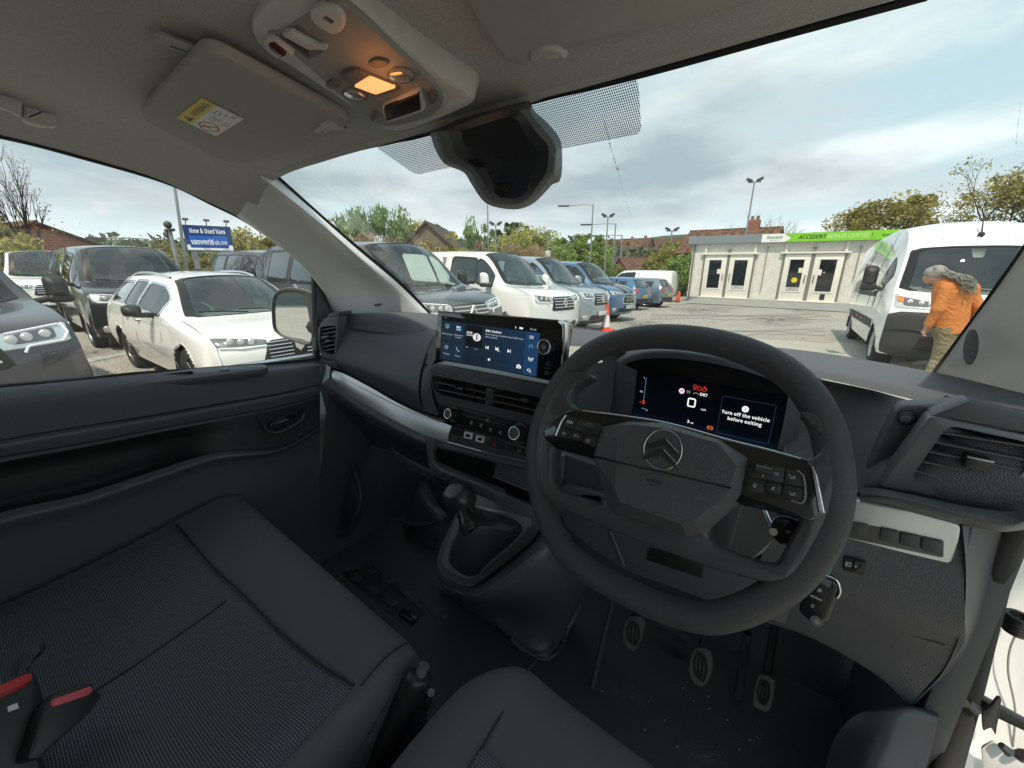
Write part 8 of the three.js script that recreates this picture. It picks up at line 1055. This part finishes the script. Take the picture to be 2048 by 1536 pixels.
{ // lamp and camera posts
  const steel = std({ color: C(.33, .35, .35), roughness: .45, metalness: .5 }), dk = std({ color: C(.07), roughness: .5 });
  const post = (u, vTop, dist, kind, label, lean = 0, arm = 1) => { const base = along(u, dist), top = heightAt(u, vTop, dist) - base.y, t = thing(kind === 'camera' ? 'camera_post' : 'lamp_post', label, kind === 'camera' ? 'camera post' : 'lamp post', 'posts around the yard'); t.position.copy(base); t.lookAt(EYE.x, base.y, EYE.z); t.rotateZ(lean); const k = Math.max(1, dist / 30);
    mesh('pole', cyl(V(0, -.3, 0), V(0, top, 0), .06 * k, .042 * k, 12), steel, t);
    if (kind === 'arm') { mesh('arm', tubeGeo([V(0, top - .05, 0), V(arm * -.8 * k, top + .02, 0), V(arm * -1.7 * k, top - .06, 0)], .035 * k, { seg: 10 }), steel, t); mesh('lamp_head', boxAt(arm * -2.0 * k, top - .08, 0, .75 * k, .1 * k, .22, .03), dk, t); }
    if (kind === 'flood') for (const s of [-1, 1]) mesh('flood_lamp', (() => { const g = boxAt(0, 0, 0, .36 * k, .15 * k, .25, .03); g.rotateZ(s * .45); g.translate(s * .27 * k, top + .12 * k, 0); return g; })(), dk, t);
    if (kind === 'flood') mesh('cross_bar', boxAt(0, top, 0, .7 * k, .07 * k, .07, .01), steel, t);
    if (kind === 'camera') { const cy = top * .62; mesh('camera_box', boxAt(0, cy, .1, .45, .5, .3, .03), whiteM, t); mesh('camera_head', merge([boxAt(.1, top + .05, .15, .45, .2, .2, .06), new THREE.SphereGeometry(.18, 14, 10).translate(-.2, cy - .5, .2)]), whiteM, t); mesh('bracket', boxAt(0, cy - .75, 0, .9, .06, .06, .01), steel, t); }
    return t; };
  post(363, 352, 19, 'plain', 'tall lamp post left of the billboard, top hidden by the roof', -0.07);
  post(1180, 409, 46, 'arm', 'tallest street lamp with arm to the left, above the green trees', 0, 1);
  post(1210, 434, 44, 'flood', 'post with two floodlights right of the tall street lamp', 0);
  post(1226, 447, 60, 'arm', 'thin street lamp with arm, just right of the floodlight post', 0, 1); post(1240, 470, 85, 'arm', 'smallest street lamp with arm, in front of the hillside houses', 0, 1);
  post(992, 450, 34, 'flood', 'short post with floodlights below the mirror housing', 0); post(977, 405, 40, 'plain', 'slim tall pole rising behind the mirror housing', 0);
  post(1095, 460, 38, 'camera', 'white camera post between the round willow and green trees', 0); post(1146, 478, 52, 'flood', 'low post with small lamp in front of the green trees', 0);
  post(1337, 462, 52, 'flood', 'floodlight post in the bushes left of the workshop', 0); post(1483, 366, 40, 'flood', 'tall double floodlight post rising behind the workshop roof', 0);
  post(308, 478, 55, 'arm', 'small street lamp on the skyline left of the billboard', 0, 1); post(530, 455, 30, 'plain', 'bare pole right of the billboard beside the windscreen pillar', 0);
  const cam = along(370, 19.0); const cb = thing('camera_post', 'dome camera bracket on short mast left of the billboard', 'camera post'); cb.position.copy(cam.clone().add(V(0.12, 0, 0.25))); mesh('mast', cyl(V(0, 0, 0), V(0, heightAt(375, 460, 19) - cam.y, 0), .07, .06, 10), steel, cb); const ch = heightAt(375, 462, 19) - cam.y; mesh('camera_dome', merge([boxAt(0, ch, 0, .5, .09, .2, .02), new THREE.SphereGeometry(.12, 14, 10).translate(-.18, ch - .14, .05), new THREE.SphereGeometry(.12, 14, 10).translate(.12, ch + .16, .05)]), dk, cb);
}
{ // traffic cones
  const prof = (k) => [[.0, .74], [.028, .74], [.035, .72], [.052, .56]].map(([a, b]) => new THREE.Vector2(a * k, b * k));
  const mk = (name, label, p, bands) => { const t = thing(name, label, 'traffic cone', null); t.position.copy(p); const lat = (a, b) => new THREE.LatheGeometry([new THREE.Vector2(.035 + (.74 - a) * .13, a), new THREE.Vector2(.035 + (.74 - b) * .13, b)], 24); const or = std({ color: C(.75, .09, .03), roughness: .55 }), wh = std({ color: C(.8), roughness: .5 });
    mesh('cone_tip', merge([lat(.44, .70), lat(.70, .74), new THREE.CylinderGeometry(.036, .036, .01, 20).translate(0, .74, 0)]), or, t); mesh('cone_sleeve', lat(.12, .44), wh, t); mesh('cone_skirt', lat(.05, .12), or, t); mesh('cone_base', boxAt(0, .03, 0, .38, .06, .38, .02), or, t); return t; };
  const c = mk('traffic_cone', 'orange and white traffic cone standing in front of the silver van', onGround(1211, 662)); 
  const b = thing('barrier_cone', 'orange plastic barrier leaning at the corner of the workshop', 'barrier'); b.position.copy(along(1363, 28)); b.scale.setScalar(.6); mesh('barrier_board', plateGeo([V(-.25, 0, 0), V(.3, 0, .1), V(.25, 1.1, -.1), V(.05, 1.15, -.1)], .05, { bev: .005, n: V(0, 0, 1) }), std({ color: C(.7, .1, .03), roughness: .6 }), b); mesh('barrier_foot', boxAt(0, .05, 0, .6, .1, .4, .02), VM.blackTrim, b);
}
// ---------------------------------------------------------------- trees, bushes and hedges
const barkM = std({ color: C(.085, .07, .055), roughness: .95, bumpMap: grainTex, bumpScale: .02 });
const leafMat = (r, g, b) => phys({ color: C(r, g, b), roughness: .85, transmission: .35, thickness: 0, vertexColors: true, side: THREE.DoubleSide });
// leaf-sized faces gathered in clumps at the ends of limbs
function crownGeo(clumps, per, size, o = {}) {
  const pos = [], col = [], nrm = [], q = new THREE.Quaternion(), e = new THREE.Euler(), a = V();
  for (const [cx, cy, cz, r, tone] of clumps) for (let i = 0; i < per; i++) {
    const u = rnd() * 2 - 1, th = rnd() * 6.283, rad = r * Math.cbrt(0.12 + 0.88 * rnd()), s = Math.sqrt(1 - u * u); const p = [cx + rad * s * Math.cos(th), cy + rad * u * (o.flat ?? .8), cz + rad * s * Math.sin(th)];
    q.setFromEuler(e.set(rnd() * 6.28, rnd() * 6.28, rnd() * 6.28)); const L = size * rr(.6, 1.5), W = L * (o.slim ?? .55), k = (tone ?? 1) * rr(.65, 1.35), y = rr(.9, 1.12);
    for (const [x, z] of [[-W, 0], [0, -L], [W, 0], [-W, 0], [W, 0], [0, L]]) { a.set(x, o.up ? z : 0, o.up ? 0 : z); if (o.up) a.applyAxisAngle(V(0, 1, 0), th).applyAxisAngle(V(1, 0, 0), rr(-.5, .5)); else a.applyQuaternion(q); pos.push(p[0] + a.x, p[1] + a.y, p[2] + a.z); col.push(k * y, k, k * .9); }
  }
  const g = new THREE.BufferGeometry(); g.setAttribute('position', new THREE.Float32BufferAttribute(pos, 3)); g.setAttribute('color', new THREE.Float32BufferAttribute(col, 3)); g.computeVertexNormals(); return g;
}
function limbs(H, spread, n, r0, lvl, o = {}) { // tapered trunk and forking limbs; returns geometries and the tips
  const geos = [], tips = []; const grow = (a, dir, len, r, k) => { const mid = a.clone().addScaledVector(dir, len * .5).add(V(rr(-1, 1), rr(-.3, .6), rr(-1, 1)).multiplyScalar(len * .07)), b = a.clone().addScaledVector(dir, len); geos.push(cyl(a, mid, r, r * .8, k > 1 ? 4 : 7), cyl(mid, b, r * .8, r * .55, k > 1 ? 4 : 7)); if (k >= lvl) { tips.push(b); return; } const m = k === 0 ? n : (o.fork ?? 3); for (let i = 0; i < m; i++) { const th = (i + rnd() * .8) / m * 6.283, tilt = rr(.25, .85) * spread; const nd = dir.clone().applyAxisAngle(V(Math.cos(th), 0, Math.sin(th)).cross(V(0, 1, 0)).normalize(), tilt).add(V(0, .12, 0)).normalize(); grow(k === 0 ? a.clone().lerp(b, rr(.7, 1)) : b, nd, len * rr(.55, .85), r * .5, k + 1); } };
  grow(V(0, 0, 0), V(rr(-.06, .06), 1, rr(-.06, .06)).normalize(), H * (o.trunk ?? .35), r0, 0); return { geos, tips };
}
function tree(name, label, group, p, H, R, leaf, o = {}) {
  const t = thing(name, label, o.cat || 'tree', group); t.position.copy(p); const lvl = o.lvl ?? 3, L = limbs(H, o.spread ?? 1, o.n ?? 5, H * .022, lvl, o); mesh('trunk', boxUV(merge(L.geos)), o.bark || barkM, t);
  if (leaf) { const cl = []; const cy = H * (o.cy ?? .62); const N = o.clumps ?? 46; for (let i = 0; i < N; i++) { const u = rnd() * 2 - 1, th = rnd() * 6.283, s = Math.sqrt(1 - u * u), k = Math.cbrt(.15 + .85 * rnd()); const bump = 1 + .22 * Math.sin(th * 3 + R) + .15 * Math.sin(th * 5 + H); cl.push([R * k * s * Math.cos(th) * bump, cy + (H - cy) * k * u * (u < 0 ? .85 : 1), R * k * s * Math.sin(th) * bump, R * rr(.16, .34), (.7 + .5 * (u + 1) / 2) * rr(.8, 1.2)]); } for (const q of L.tips) if (rnd() < .5) cl.push([q.x, q.y, q.z, R * rr(.1, .2), rr(.8, 1.2)]); mesh('crown', crownGeo(cl, o.per ?? 70, o.size ?? R * .05, o), leaf, t); }
  return t;
}
const bushG = 'bushes and hedges behind the yard', treeG = 'trees around the yard';
const topAt = (u, v, d) => heightAt(u, v, d) - along(u, d).y;
const LF = { fresh: leafMat(.20, .30, .075), yellow: leafMat(.40, .38, .06), olive: leafMat(.27, .255, .07), willow: leafMat(.36, .38, .13), dark: leafMat(.065, .10, .065), blueG: leafMat(.20, .30, .135), brown: leafMat(.33, .24, .165), ochre: leafMat(.29, .26, .075) };
{
  const T = (name, label, u, v, d, R, leaf, o = {}) => tree(name, label, treeG, along(u, d), topAt(u, v, d), R, leaf, o);
  T('poplar_tree', 'big feathery pale green tree above the grey van', 752, 412, 48, 4.6, LF.blueG, { up: 1, slim: .35, size: .2, per: 110, clumps: 70, cy: .55 });
  T('shrub_tree', 'yellow green tree behind the stone gable', 848, 442, 50, 3.8, LF.yellow, { size: .14, per: 130 });
  T('bare_tree', 'leafless tree between the feathery tree and yellow green tree', 812, 440, 55, 3, null, { lvl: 4, spread: .8 });
  T('poplar_tree', 'smaller feathery pale green tree right of the stone gable', 942, 446, 50, 3.2, LF.blueG, { up: 1, slim: .35, size: .22, per: 70, cy: .5 });
  T('conifer_tree', 'dark conifer behind the round willow, left of two', 1012, 444, 62, 2.2, LF.dark, { size: .2, per: 90, cy: .45 }); T('conifer_tree', 'taller dark conifer behind the round willow, right of two', 1034, 436, 64, 2.4, LF.dark, { size: .2, per: 90, cy: .45 });
  T('willow_tree', 'rounded pale yellow green willow right of the mirror housing', 1045, 456, 50, 4.4, LF.willow, { size: .13, per: 170, clumps: 64, cy: .48 });
  T('broadleaf_tree', 'bright green tree beside the camera post', 1092, 466, 58, 3.0, LF.fresh, { per: 70, cy: .55 });
  T('broadleaf_tree', 'bright green tree left of the tall street lamp', 1142, 476, 52, 3.4, LF.fresh, { size: .15, per: 130, cy: .45 }); T('broadleaf_tree', 'bright green tree directly behind the tall street lamp', 1172, 472, 54, 3.2, LF.fresh, { size: .15, per: 130, cy: .45 });
  T('broadleaf_tree', 'olive brown spring tree behind the green sign band', 1745, 404, 52, 4.3, LF.ochre, { size: .11, per: 130, clumps: 76, cy: .55, lvl: 4 });
  T('broadleaf_tree', 'tall half bare tree above the white high-roof van, left of two', 1958, 338, 40, 3.2, LF.ochre, { size: .07, per: 24, clumps: 70, cy: .7, lvl: 4, spread: .8 });
  T('broadleaf_tree', 'tall leafy tree at the right edge above the white van', 2070, 328, 42, 3.6, LF.olive, { size: .085, per: 95, clumps: 80, cy: .62, lvl: 4 });
  T('bare_tree', 'thin bare sapling at far left beside the brick building', 78, 405, 24, 1.0, LF.brown, { lvl: 4, spread: .45, per: 5, size: .035, clumps: 34, n: 7, trunk: .45, cy: .75 }); T('bare_tree', 'thin bare twigs at the extreme left above the brick roof', -14, 428, 26, 1.0, LF.olive, { lvl: 4, spread: .7, per: 14, size: .08, clumps: 30 });
  for (const [u, v, l] of [[170, 474, 'small bare tree on the skyline, leftmost of two'], [255, 476, 'small bare tree on the skyline, right of two']]) T('bare_tree', l, u, v, 90, 3, null, { lvl: 4, spread: .8 });
  T('bare_tree', 'bare reddish tree behind the workshop roof left of the chimney', 1490, 440, 56, 3, null, { lvl: 4, spread: .9 }); T('bare_tree', 'bare reddish tree behind the workshop roof right of the chimney', 1548, 438, 56, 2.6, null, { lvl: 4, spread: .9 });
  const Bsh = (label, u, v, d, R, leaf, o = {}) => tree('bush', label, bushG, along(u, d), topAt(u, v, d), R, leaf, { cat: 'bush', trunk: .2, lvl: 2, cy: .45, per: 150, clumps: 54, size: R * .045, ...o });
  Bsh('green and white flowering bush at far left below the brick roof', 25, 478, 20, 1.5, LF.olive); Bsh('green bush beside the black van at far left', 70, 492, 22, 1.2, LF.fresh);
  Bsh('yellow green hedge shrub right of the billboard', 500, 462, 28, 1.9, LF.ochre); Bsh('olive shrub between billboard and windscreen pillar', 545, 468, 27, 1.6, LF.olive);
  Bsh('low green shrub under the skyline left of the billboard', 330, 492, 34, 1.8, LF.olive);
  Bsh('bare brown hedge left of the stone gable', 725, 466, 40, 2.6, LF.brown, { slim: .25 }); Bsh('bare brown hedge nearer the stone gable', 775, 464, 41, 2.6, LF.brown, { slim: .25 });
  Bsh('yellow shrub in front of the stone gable', 885, 476, 38, 2.3, LF.yellow); Bsh('brown twiggy bush right of the stone gable', 960, 486, 38, 1.8, LF.brown, { slim: .25 }); Bsh('brown twiggy bush below the willow', 1035, 488, 38, 2.0, LF.brown, { slim: .25 }); Bsh('brown twiggy bush beside the camera post', 1080, 490, 38, 1.8, LF.brown, { slim: .25 });
  Bsh('green bush at the foot of the street lamps', 1120, 494, 42, 2.2, LF.fresh); Bsh('dark green bush at the foot of the hill', 1208, 512, 60, 2.2, LF.fresh); Bsh('olive bush left of the workshop, behind the floodlight post', 1352, 488, 46, 3.0, LF.olive); Bsh('green bush against the corner of the workshop', 1372, 508, 36, 2.0, LF.fresh); Bsh('low olive bush at the foot of the hillside houses', 1320, 516, 70, 3.0, LF.olive);
  Bsh('round olive tree top peeping over the green sign band', 1618, 465, 60, 1.6, LF.ochre);
  // far-off wood on the ridge
  const tri = crownGeo(Array.from({ length: 520 }, () => { const u = rr(-200, 1420), d = rr(90, 300), p = along(u, d); const az = Math.atan2(p.x, -p.z); const y = heightAt(u, rr(498, 524) - (u < 700 ? 4 : 0), d); return [p.x, y, p.z, rr(2.0, 4.5), rr(.7, 1.2)]; }), 40, .7); stuff(tag(mesh('far_wood', tri, leafMat(.10, .12, .05)), 'distant wooded rise along the skyline', 'wood'));
}
// ---------------------------------------------------------------- the person, and our own door mirror
function fieldMesh(bones, res, k, pad = 0.06, cut) {   // bones: a, b, ra, rb
  const bb = new THREE.Box3(); for (const [a, b, ra, rb] of bones) { for (const [p, r] of [[a, ra], [b, rb]]) { bb.expandByPoint(p.clone().addScalar(r + pad)); bb.expandByPoint(p.clone().addScalar(-r - pad)); } }
  const c = bb.getCenter(V()), h = bb.getSize(V()), hs = Math.max(h.x, h.y, h.z) / 2, mc = new MarchingCubes(res, new THREE.MeshBasicMaterial(), false, false, 200000); mc.isolation = 0; const n = res, p = V(), half = n / 2, ab = V(), ap = V();
  for (let z = 0; z < n; z++) for (let y = 0; y < n; y++) for (let x = 0; x < n; x++) {
    p.set((x - half) / half * hs + c.x, (y - half) / half * hs + c.y, (z - half) / half * hs + c.z); let s = 0;
    for (const [a, b, ra, rb, sq] of bones) { ab.copy(b).sub(a); ap.copy(p).sub(a); const t = Math.min(1, Math.max(0, ap.dot(ab) / Math.max(ab.lengthSq(), 1e-9))); ap.addScaledVector(ab, -t); if (sq) ap.z *= sq; s += Math.exp(-(ap.length() - ra - (rb - ra) * t) / k); }
    let d = s > 1e-30 ? -k * Math.log(s) : 1; if (cut) d = Math.max(d, cut(p)); mc.field[z * n * n + y * n + x] = -d;
  }
  mc.update(); const N = mc.count, g = new THREE.BufferGeometry(), P = new Float32Array(N * 3); for (let i = 0; i < N * 3; i += 3) { P[i] = mc.positionArray[i] * hs + c.x; P[i + 1] = mc.positionArray[i + 1] * hs + c.y; P[i + 2] = mc.positionArray[i + 2] * hs + c.z; }
  g.setAttribute('position', new THREE.BufferAttribute(P, 3)); const m = mergeVertices(g, 1e-4); m.computeVertexNormals(); return m;
}
{
  const z0 = -8.2, J = (u, v, dz = 0) => onZ(u, v, z0 + dz), t = thing('person', 'person with long grey hair in orange jacket and khaki trousers, bending before the white van', 'person');
  const skin = std({ color: C(.46, .27, .20), roughness: .6 }), wrinkle = dataTex(256, (u, v) => .5 + .35 * tileN(u, v, 7, 3) + .3 * tileN(u, v, 16, 8), 1 / .35), jacketM = std({ color: C(.60, .21, .055), roughness: .8, bumpMap: wrinkle, bumpScale: .012 }), khaki = std({ color: C(.24, .205, .125), roughness: .9, bumpMap: wrinkle, bumpScale: .03 });
  const head = J(1869, 550), neck = J(1882, 562), chest = J(1904, 584), waist = J(1900, 628), hip = J(1898, 655), gY = groundY(0, z0);
  const sN = J(1893, 577, .16), eN = J(1876, 618, .2), hN = J(1853, 655, .14), sF = J(1935, 580, -.1), eF = J(1956, 612, -.1), hF = J(1950, 650, -.15);
  const hipN = hip.clone().add(V(-.03, -.03, .09)), hipF = hip.clone().add(V(.08, -.02, -.08)), kneeN = J(1888, 700, .1), kneeF = J(1915, 698, -.05); const ankN = kneeN.clone().add(V(-.05, 0, .02)); ankN.y = gY + .09; const ankF = kneeF.clone().add(V(.06, 0, 0)); ankF.y = gY + .09;
  const face = head.clone().add(V(-.075, -.03, .0)), dn = V(-.8, -.6, 0).normalize();
  mesh('body', boxUV(fieldMesh([[head.clone().add(V(.015, .02, 0)), head.clone().add(V(-.03, -.02, 0)), .07, .064], [head.clone().add(V(-.035, -.045, 0)), head.clone().add(V(-.045, -.085, 0)), .045, .036], [face.clone().add(V(.0, -.005, 0)), face.clone().add(V(-.018, -.02, 0)), .008, .009], [head, neck, .06, .06], [neck, chest, .06, .13], [chest, waist, .14, .13], [waist, hip, .13, .14], [sN, eN, .055, .045], [eN, hN, .043, .03], [sF, eF, .055, .045], [eF, hF, .043, .03], [hipN, kneeN, .085, .06], [kneeN, ankN, .058, .042], [hipF, kneeF, .085, .06], [kneeF, ankF, .058, .042]], 120, .018)), skin, t);
  const hem = J(1890, 664).y; const hemCut = (p) => (hem + .10 * (p.x - hip.x)) - p.y, wrist = (h, e) => { const d = h.clone().sub(e).normalize(); return (p) => p.clone().sub(h).dot(d) + .03; }; const wN = wrist(hN, eN);
  mesh('jacket', boxUV(fieldMesh([[neck.clone().add(V(.03, -.03, 0)), chest, .10, .20, .95], [chest, waist, .20, .185, .9], [waist, hip.clone().add(V(0, -.05, 0)), .185, .195, .9], [sN, eN, .078, .066], [eN, hN, .064, .05], [sF, eF, .085, .07], [eF, hF, .066, .05], [chest.clone().add(V(.04, .03, .02)), sF, .17, .12], [neck.clone().add(V(.05, -.02, .05)), neck.clone().add(V(.09, -.05, -.04)), .075, .08]], 120, .011, .05, (p) => Math.max(hemCut(p), p.distanceTo(hN) < .2 ? wN(p) : -1))), jacketM, t);
  mesh('trousers', boxUV(fieldMesh([[hip.clone().add(V(0, .05, 0)), hip, .17, .175], [hipN, kneeN, .125, .098], [kneeN, ankN, .096, .088], [hipF, kneeF, .125, .098], [kneeF, ankF, .096, .088]], 90, .025, .07, (p) => gY + .07 - p.y)), khaki, t);
  for (const a of [ankN, ankF]) mesh('shoe', fieldMesh([[a.clone().add(V(.04, -.045, 0)), a.clone().add(V(-.17, -.055, 0)), .045, .036]], 40, .01, .03, (p) => gY + .004 - p.y), std({ color: C(.05), roughness: .7 }), t);
  // near hand: palm, four unequal curled fingers and a thumb round a key
  const hd = hN.clone().sub(eN).normalize(), sd = V(0, 0, 1), up = hd.clone().cross(sd).normalize(), pb = hN.clone().addScaledVector(hd, .02), hb = [[pb, pb.clone().addScaledVector(hd, .05), .026, .03, 1]]; [[-.03, .9], [-.01, 1.05], [.01, 1], [.028, .78]].forEach(([o, l]) => { const a = pb.clone().addScaledVector(hd, .065).addScaledVector(sd, o), b = a.clone().addScaledVector(hd, .032 * l).addScaledVector(up, -.014), c = b.clone().addScaledVector(hd, .006).addScaledVector(up, -.03 * l); hb.push([a, b, .0095, .009], [b, c, .009, .008]); }); const ta = pb.clone().addScaledVector(sd, -.03).addScaledVector(up, -.005); hb.push([ta, ta.clone().addScaledVector(hd, .03).addScaledVector(up, -.025), .012, .011], [ta.clone().addScaledVector(hd, .03).addScaledVector(up, -.025), ta.clone().addScaledVector(hd, .055).addScaledVector(up, -.032), .01, .008]);
  mesh('hand', fieldMesh(hb, 60, .004, .015), skin, t);
  // long grey hair: cap, band and strands blown back over the shoulders
  const hairM = std({ color: C(.30, .285, .255), roughness: .7 }), hg = [fieldMesh([[head.clone().add(V(.02, .035, 0)), head.clone().add(V(-.025, .025, 0)), .10, .092], [head.clone().add(V(.05, .01, 0)), head.clone().add(V(.11, -.005, .02)), .06, .035]], 48, .015, .03, (p) => head.x - .075 - p.x > 0 ? (head.y + .005 - p.y) : head.y - .11 - p.y)];
  for (let i = 0; i < 260; i++) { const a = head.clone().add(V(rr(-.05, .1), rr(.0, .11), rr(-.08, .08))), b = J(rr(1895, 1915), rr(546, 556), rr(-.02, .16)), c = J(rr(1915, 1940), rr(550, 566), rr(0, .26)), d = J(rr(1920, 1957), rr(560, 588), rr(.04, .3)); hg.push(boxUV(tubeGeo([a, b, c, d], rr(.002, .005), { seg: 10, rad: 4 }))); }
  for (let i = 0; i < 90; i++) { const w = rr(-1, 1), z = w * .095, y = Math.sqrt(Math.max(0, 1 - w * w)) * .1; hg.push(boxUV(tubeGeo([head.clone().add(V(-.075, y * .55 + .03, z * .8)), head.clone().add(V(-.02, y + .03, z)), head.clone().add(V(.05, y * .9 + .015, z)), head.clone().add(V(.115, .02, z * .5))], rr(.002, .004), { seg: 10, rad: 4 }))); }
  mesh('hair', merge(hg), hairM, t);
}
{ // near side door mirror of our own van
  const P = planeAt(onZ(590, 635, -0.70), V(.50, .03, .87)), q = grid(530, 560, 9.6), mp = (d, ...xy) => pp(q, lift(P, d), ...xy), o = [130, 620, 150, 370, 205, 240, 350, 155, 600, 150, 850, 200, 975, 300, 1010, 600, 1040, 850, 960, 1100, 880, 1235, 750, 1245, 500, 1160, 300, 1080, 170, 950], g = [188, 620, 212, 380, 290, 270, 420, 240, 620, 250, 720, 290, 800, 500, 858, 800, 870, 1172, 700, 1140, 400, 1072, 250, 1000, 200, 850];
  const m = sub('door_mirror', van), back = mp(-.10, ...o).map((p, i, a) => p.clone().lerp(centroid(a), .25)), cl = (r) => [...r, r[0].clone()], rim = mp(0.0, ...o), glass = mp(-.006, ...g), ringG = Array.from({ length: 15 }, (_, i) => i); const inner = rim.map((p) => { let b = glass[0], bd = 9; for (const x of resample(cl(glass), 90)) { const d = x.distanceTo(p); if (d < bd) { bd = d; b = x; } } return b.clone(); });
  mesh('mirror_shell', toCreasedNormals(merge([sheetGeo([cl(inner), cl(rim.map((p, i) => p.clone().lerp(inner[i], .35).addScaledVector(P.n, .006))), cl(rim), cl(back), cl(back.map((p) => p.clone().lerp(centroid(back), .95)))], 80, 4)]), 1.0), std({ color: C(.06, .065, .066), roughness: .5, bumpMap: fineTex, bumpScale: .0002 }), m);
  mesh('mirror_glass', plateGeo(glass, .006, { spline: true, bev: 0, n: P.n }), M.mirror, m);
  mesh('mirror_arm', cyl(centroid(back).add(V(0, -.04, 0)), V(-1.27, 1.38, -.78), .04, .04, 12), VM.blackTrim, m);
  // what stands behind us: buildings seen in the mirror
  house('brick_house', 'red brick terrace behind us, seen only in the door mirror', V(-22, 0, 46), 18, 9, 5.2, 2.4, .1, brickM, tileM, null, { windows: [[-5, 3.6, 1.6, 1.3, -1], [0, 3.6, 1.6, 1.3, -1], [5, 3.6, 1.6, 1.3, -1]] });
  house('stone_house', 'tall grey green building behind us, seen in the door mirror', V(-6, 0, 40), 12, 9, 7.5, .5, .1, std({ color: C(.22, .25, .22), map: blotch, roughness: .8 }), stoneM, null, { windows: [[-3, 5, 2, 1.6, -1], [2, 5, 2, 1.6, -1], [-3, 2, 2, 1.6, -1], [2, 2, 2, 1.6, -1]] });
}
renderer.render(scene, camera);
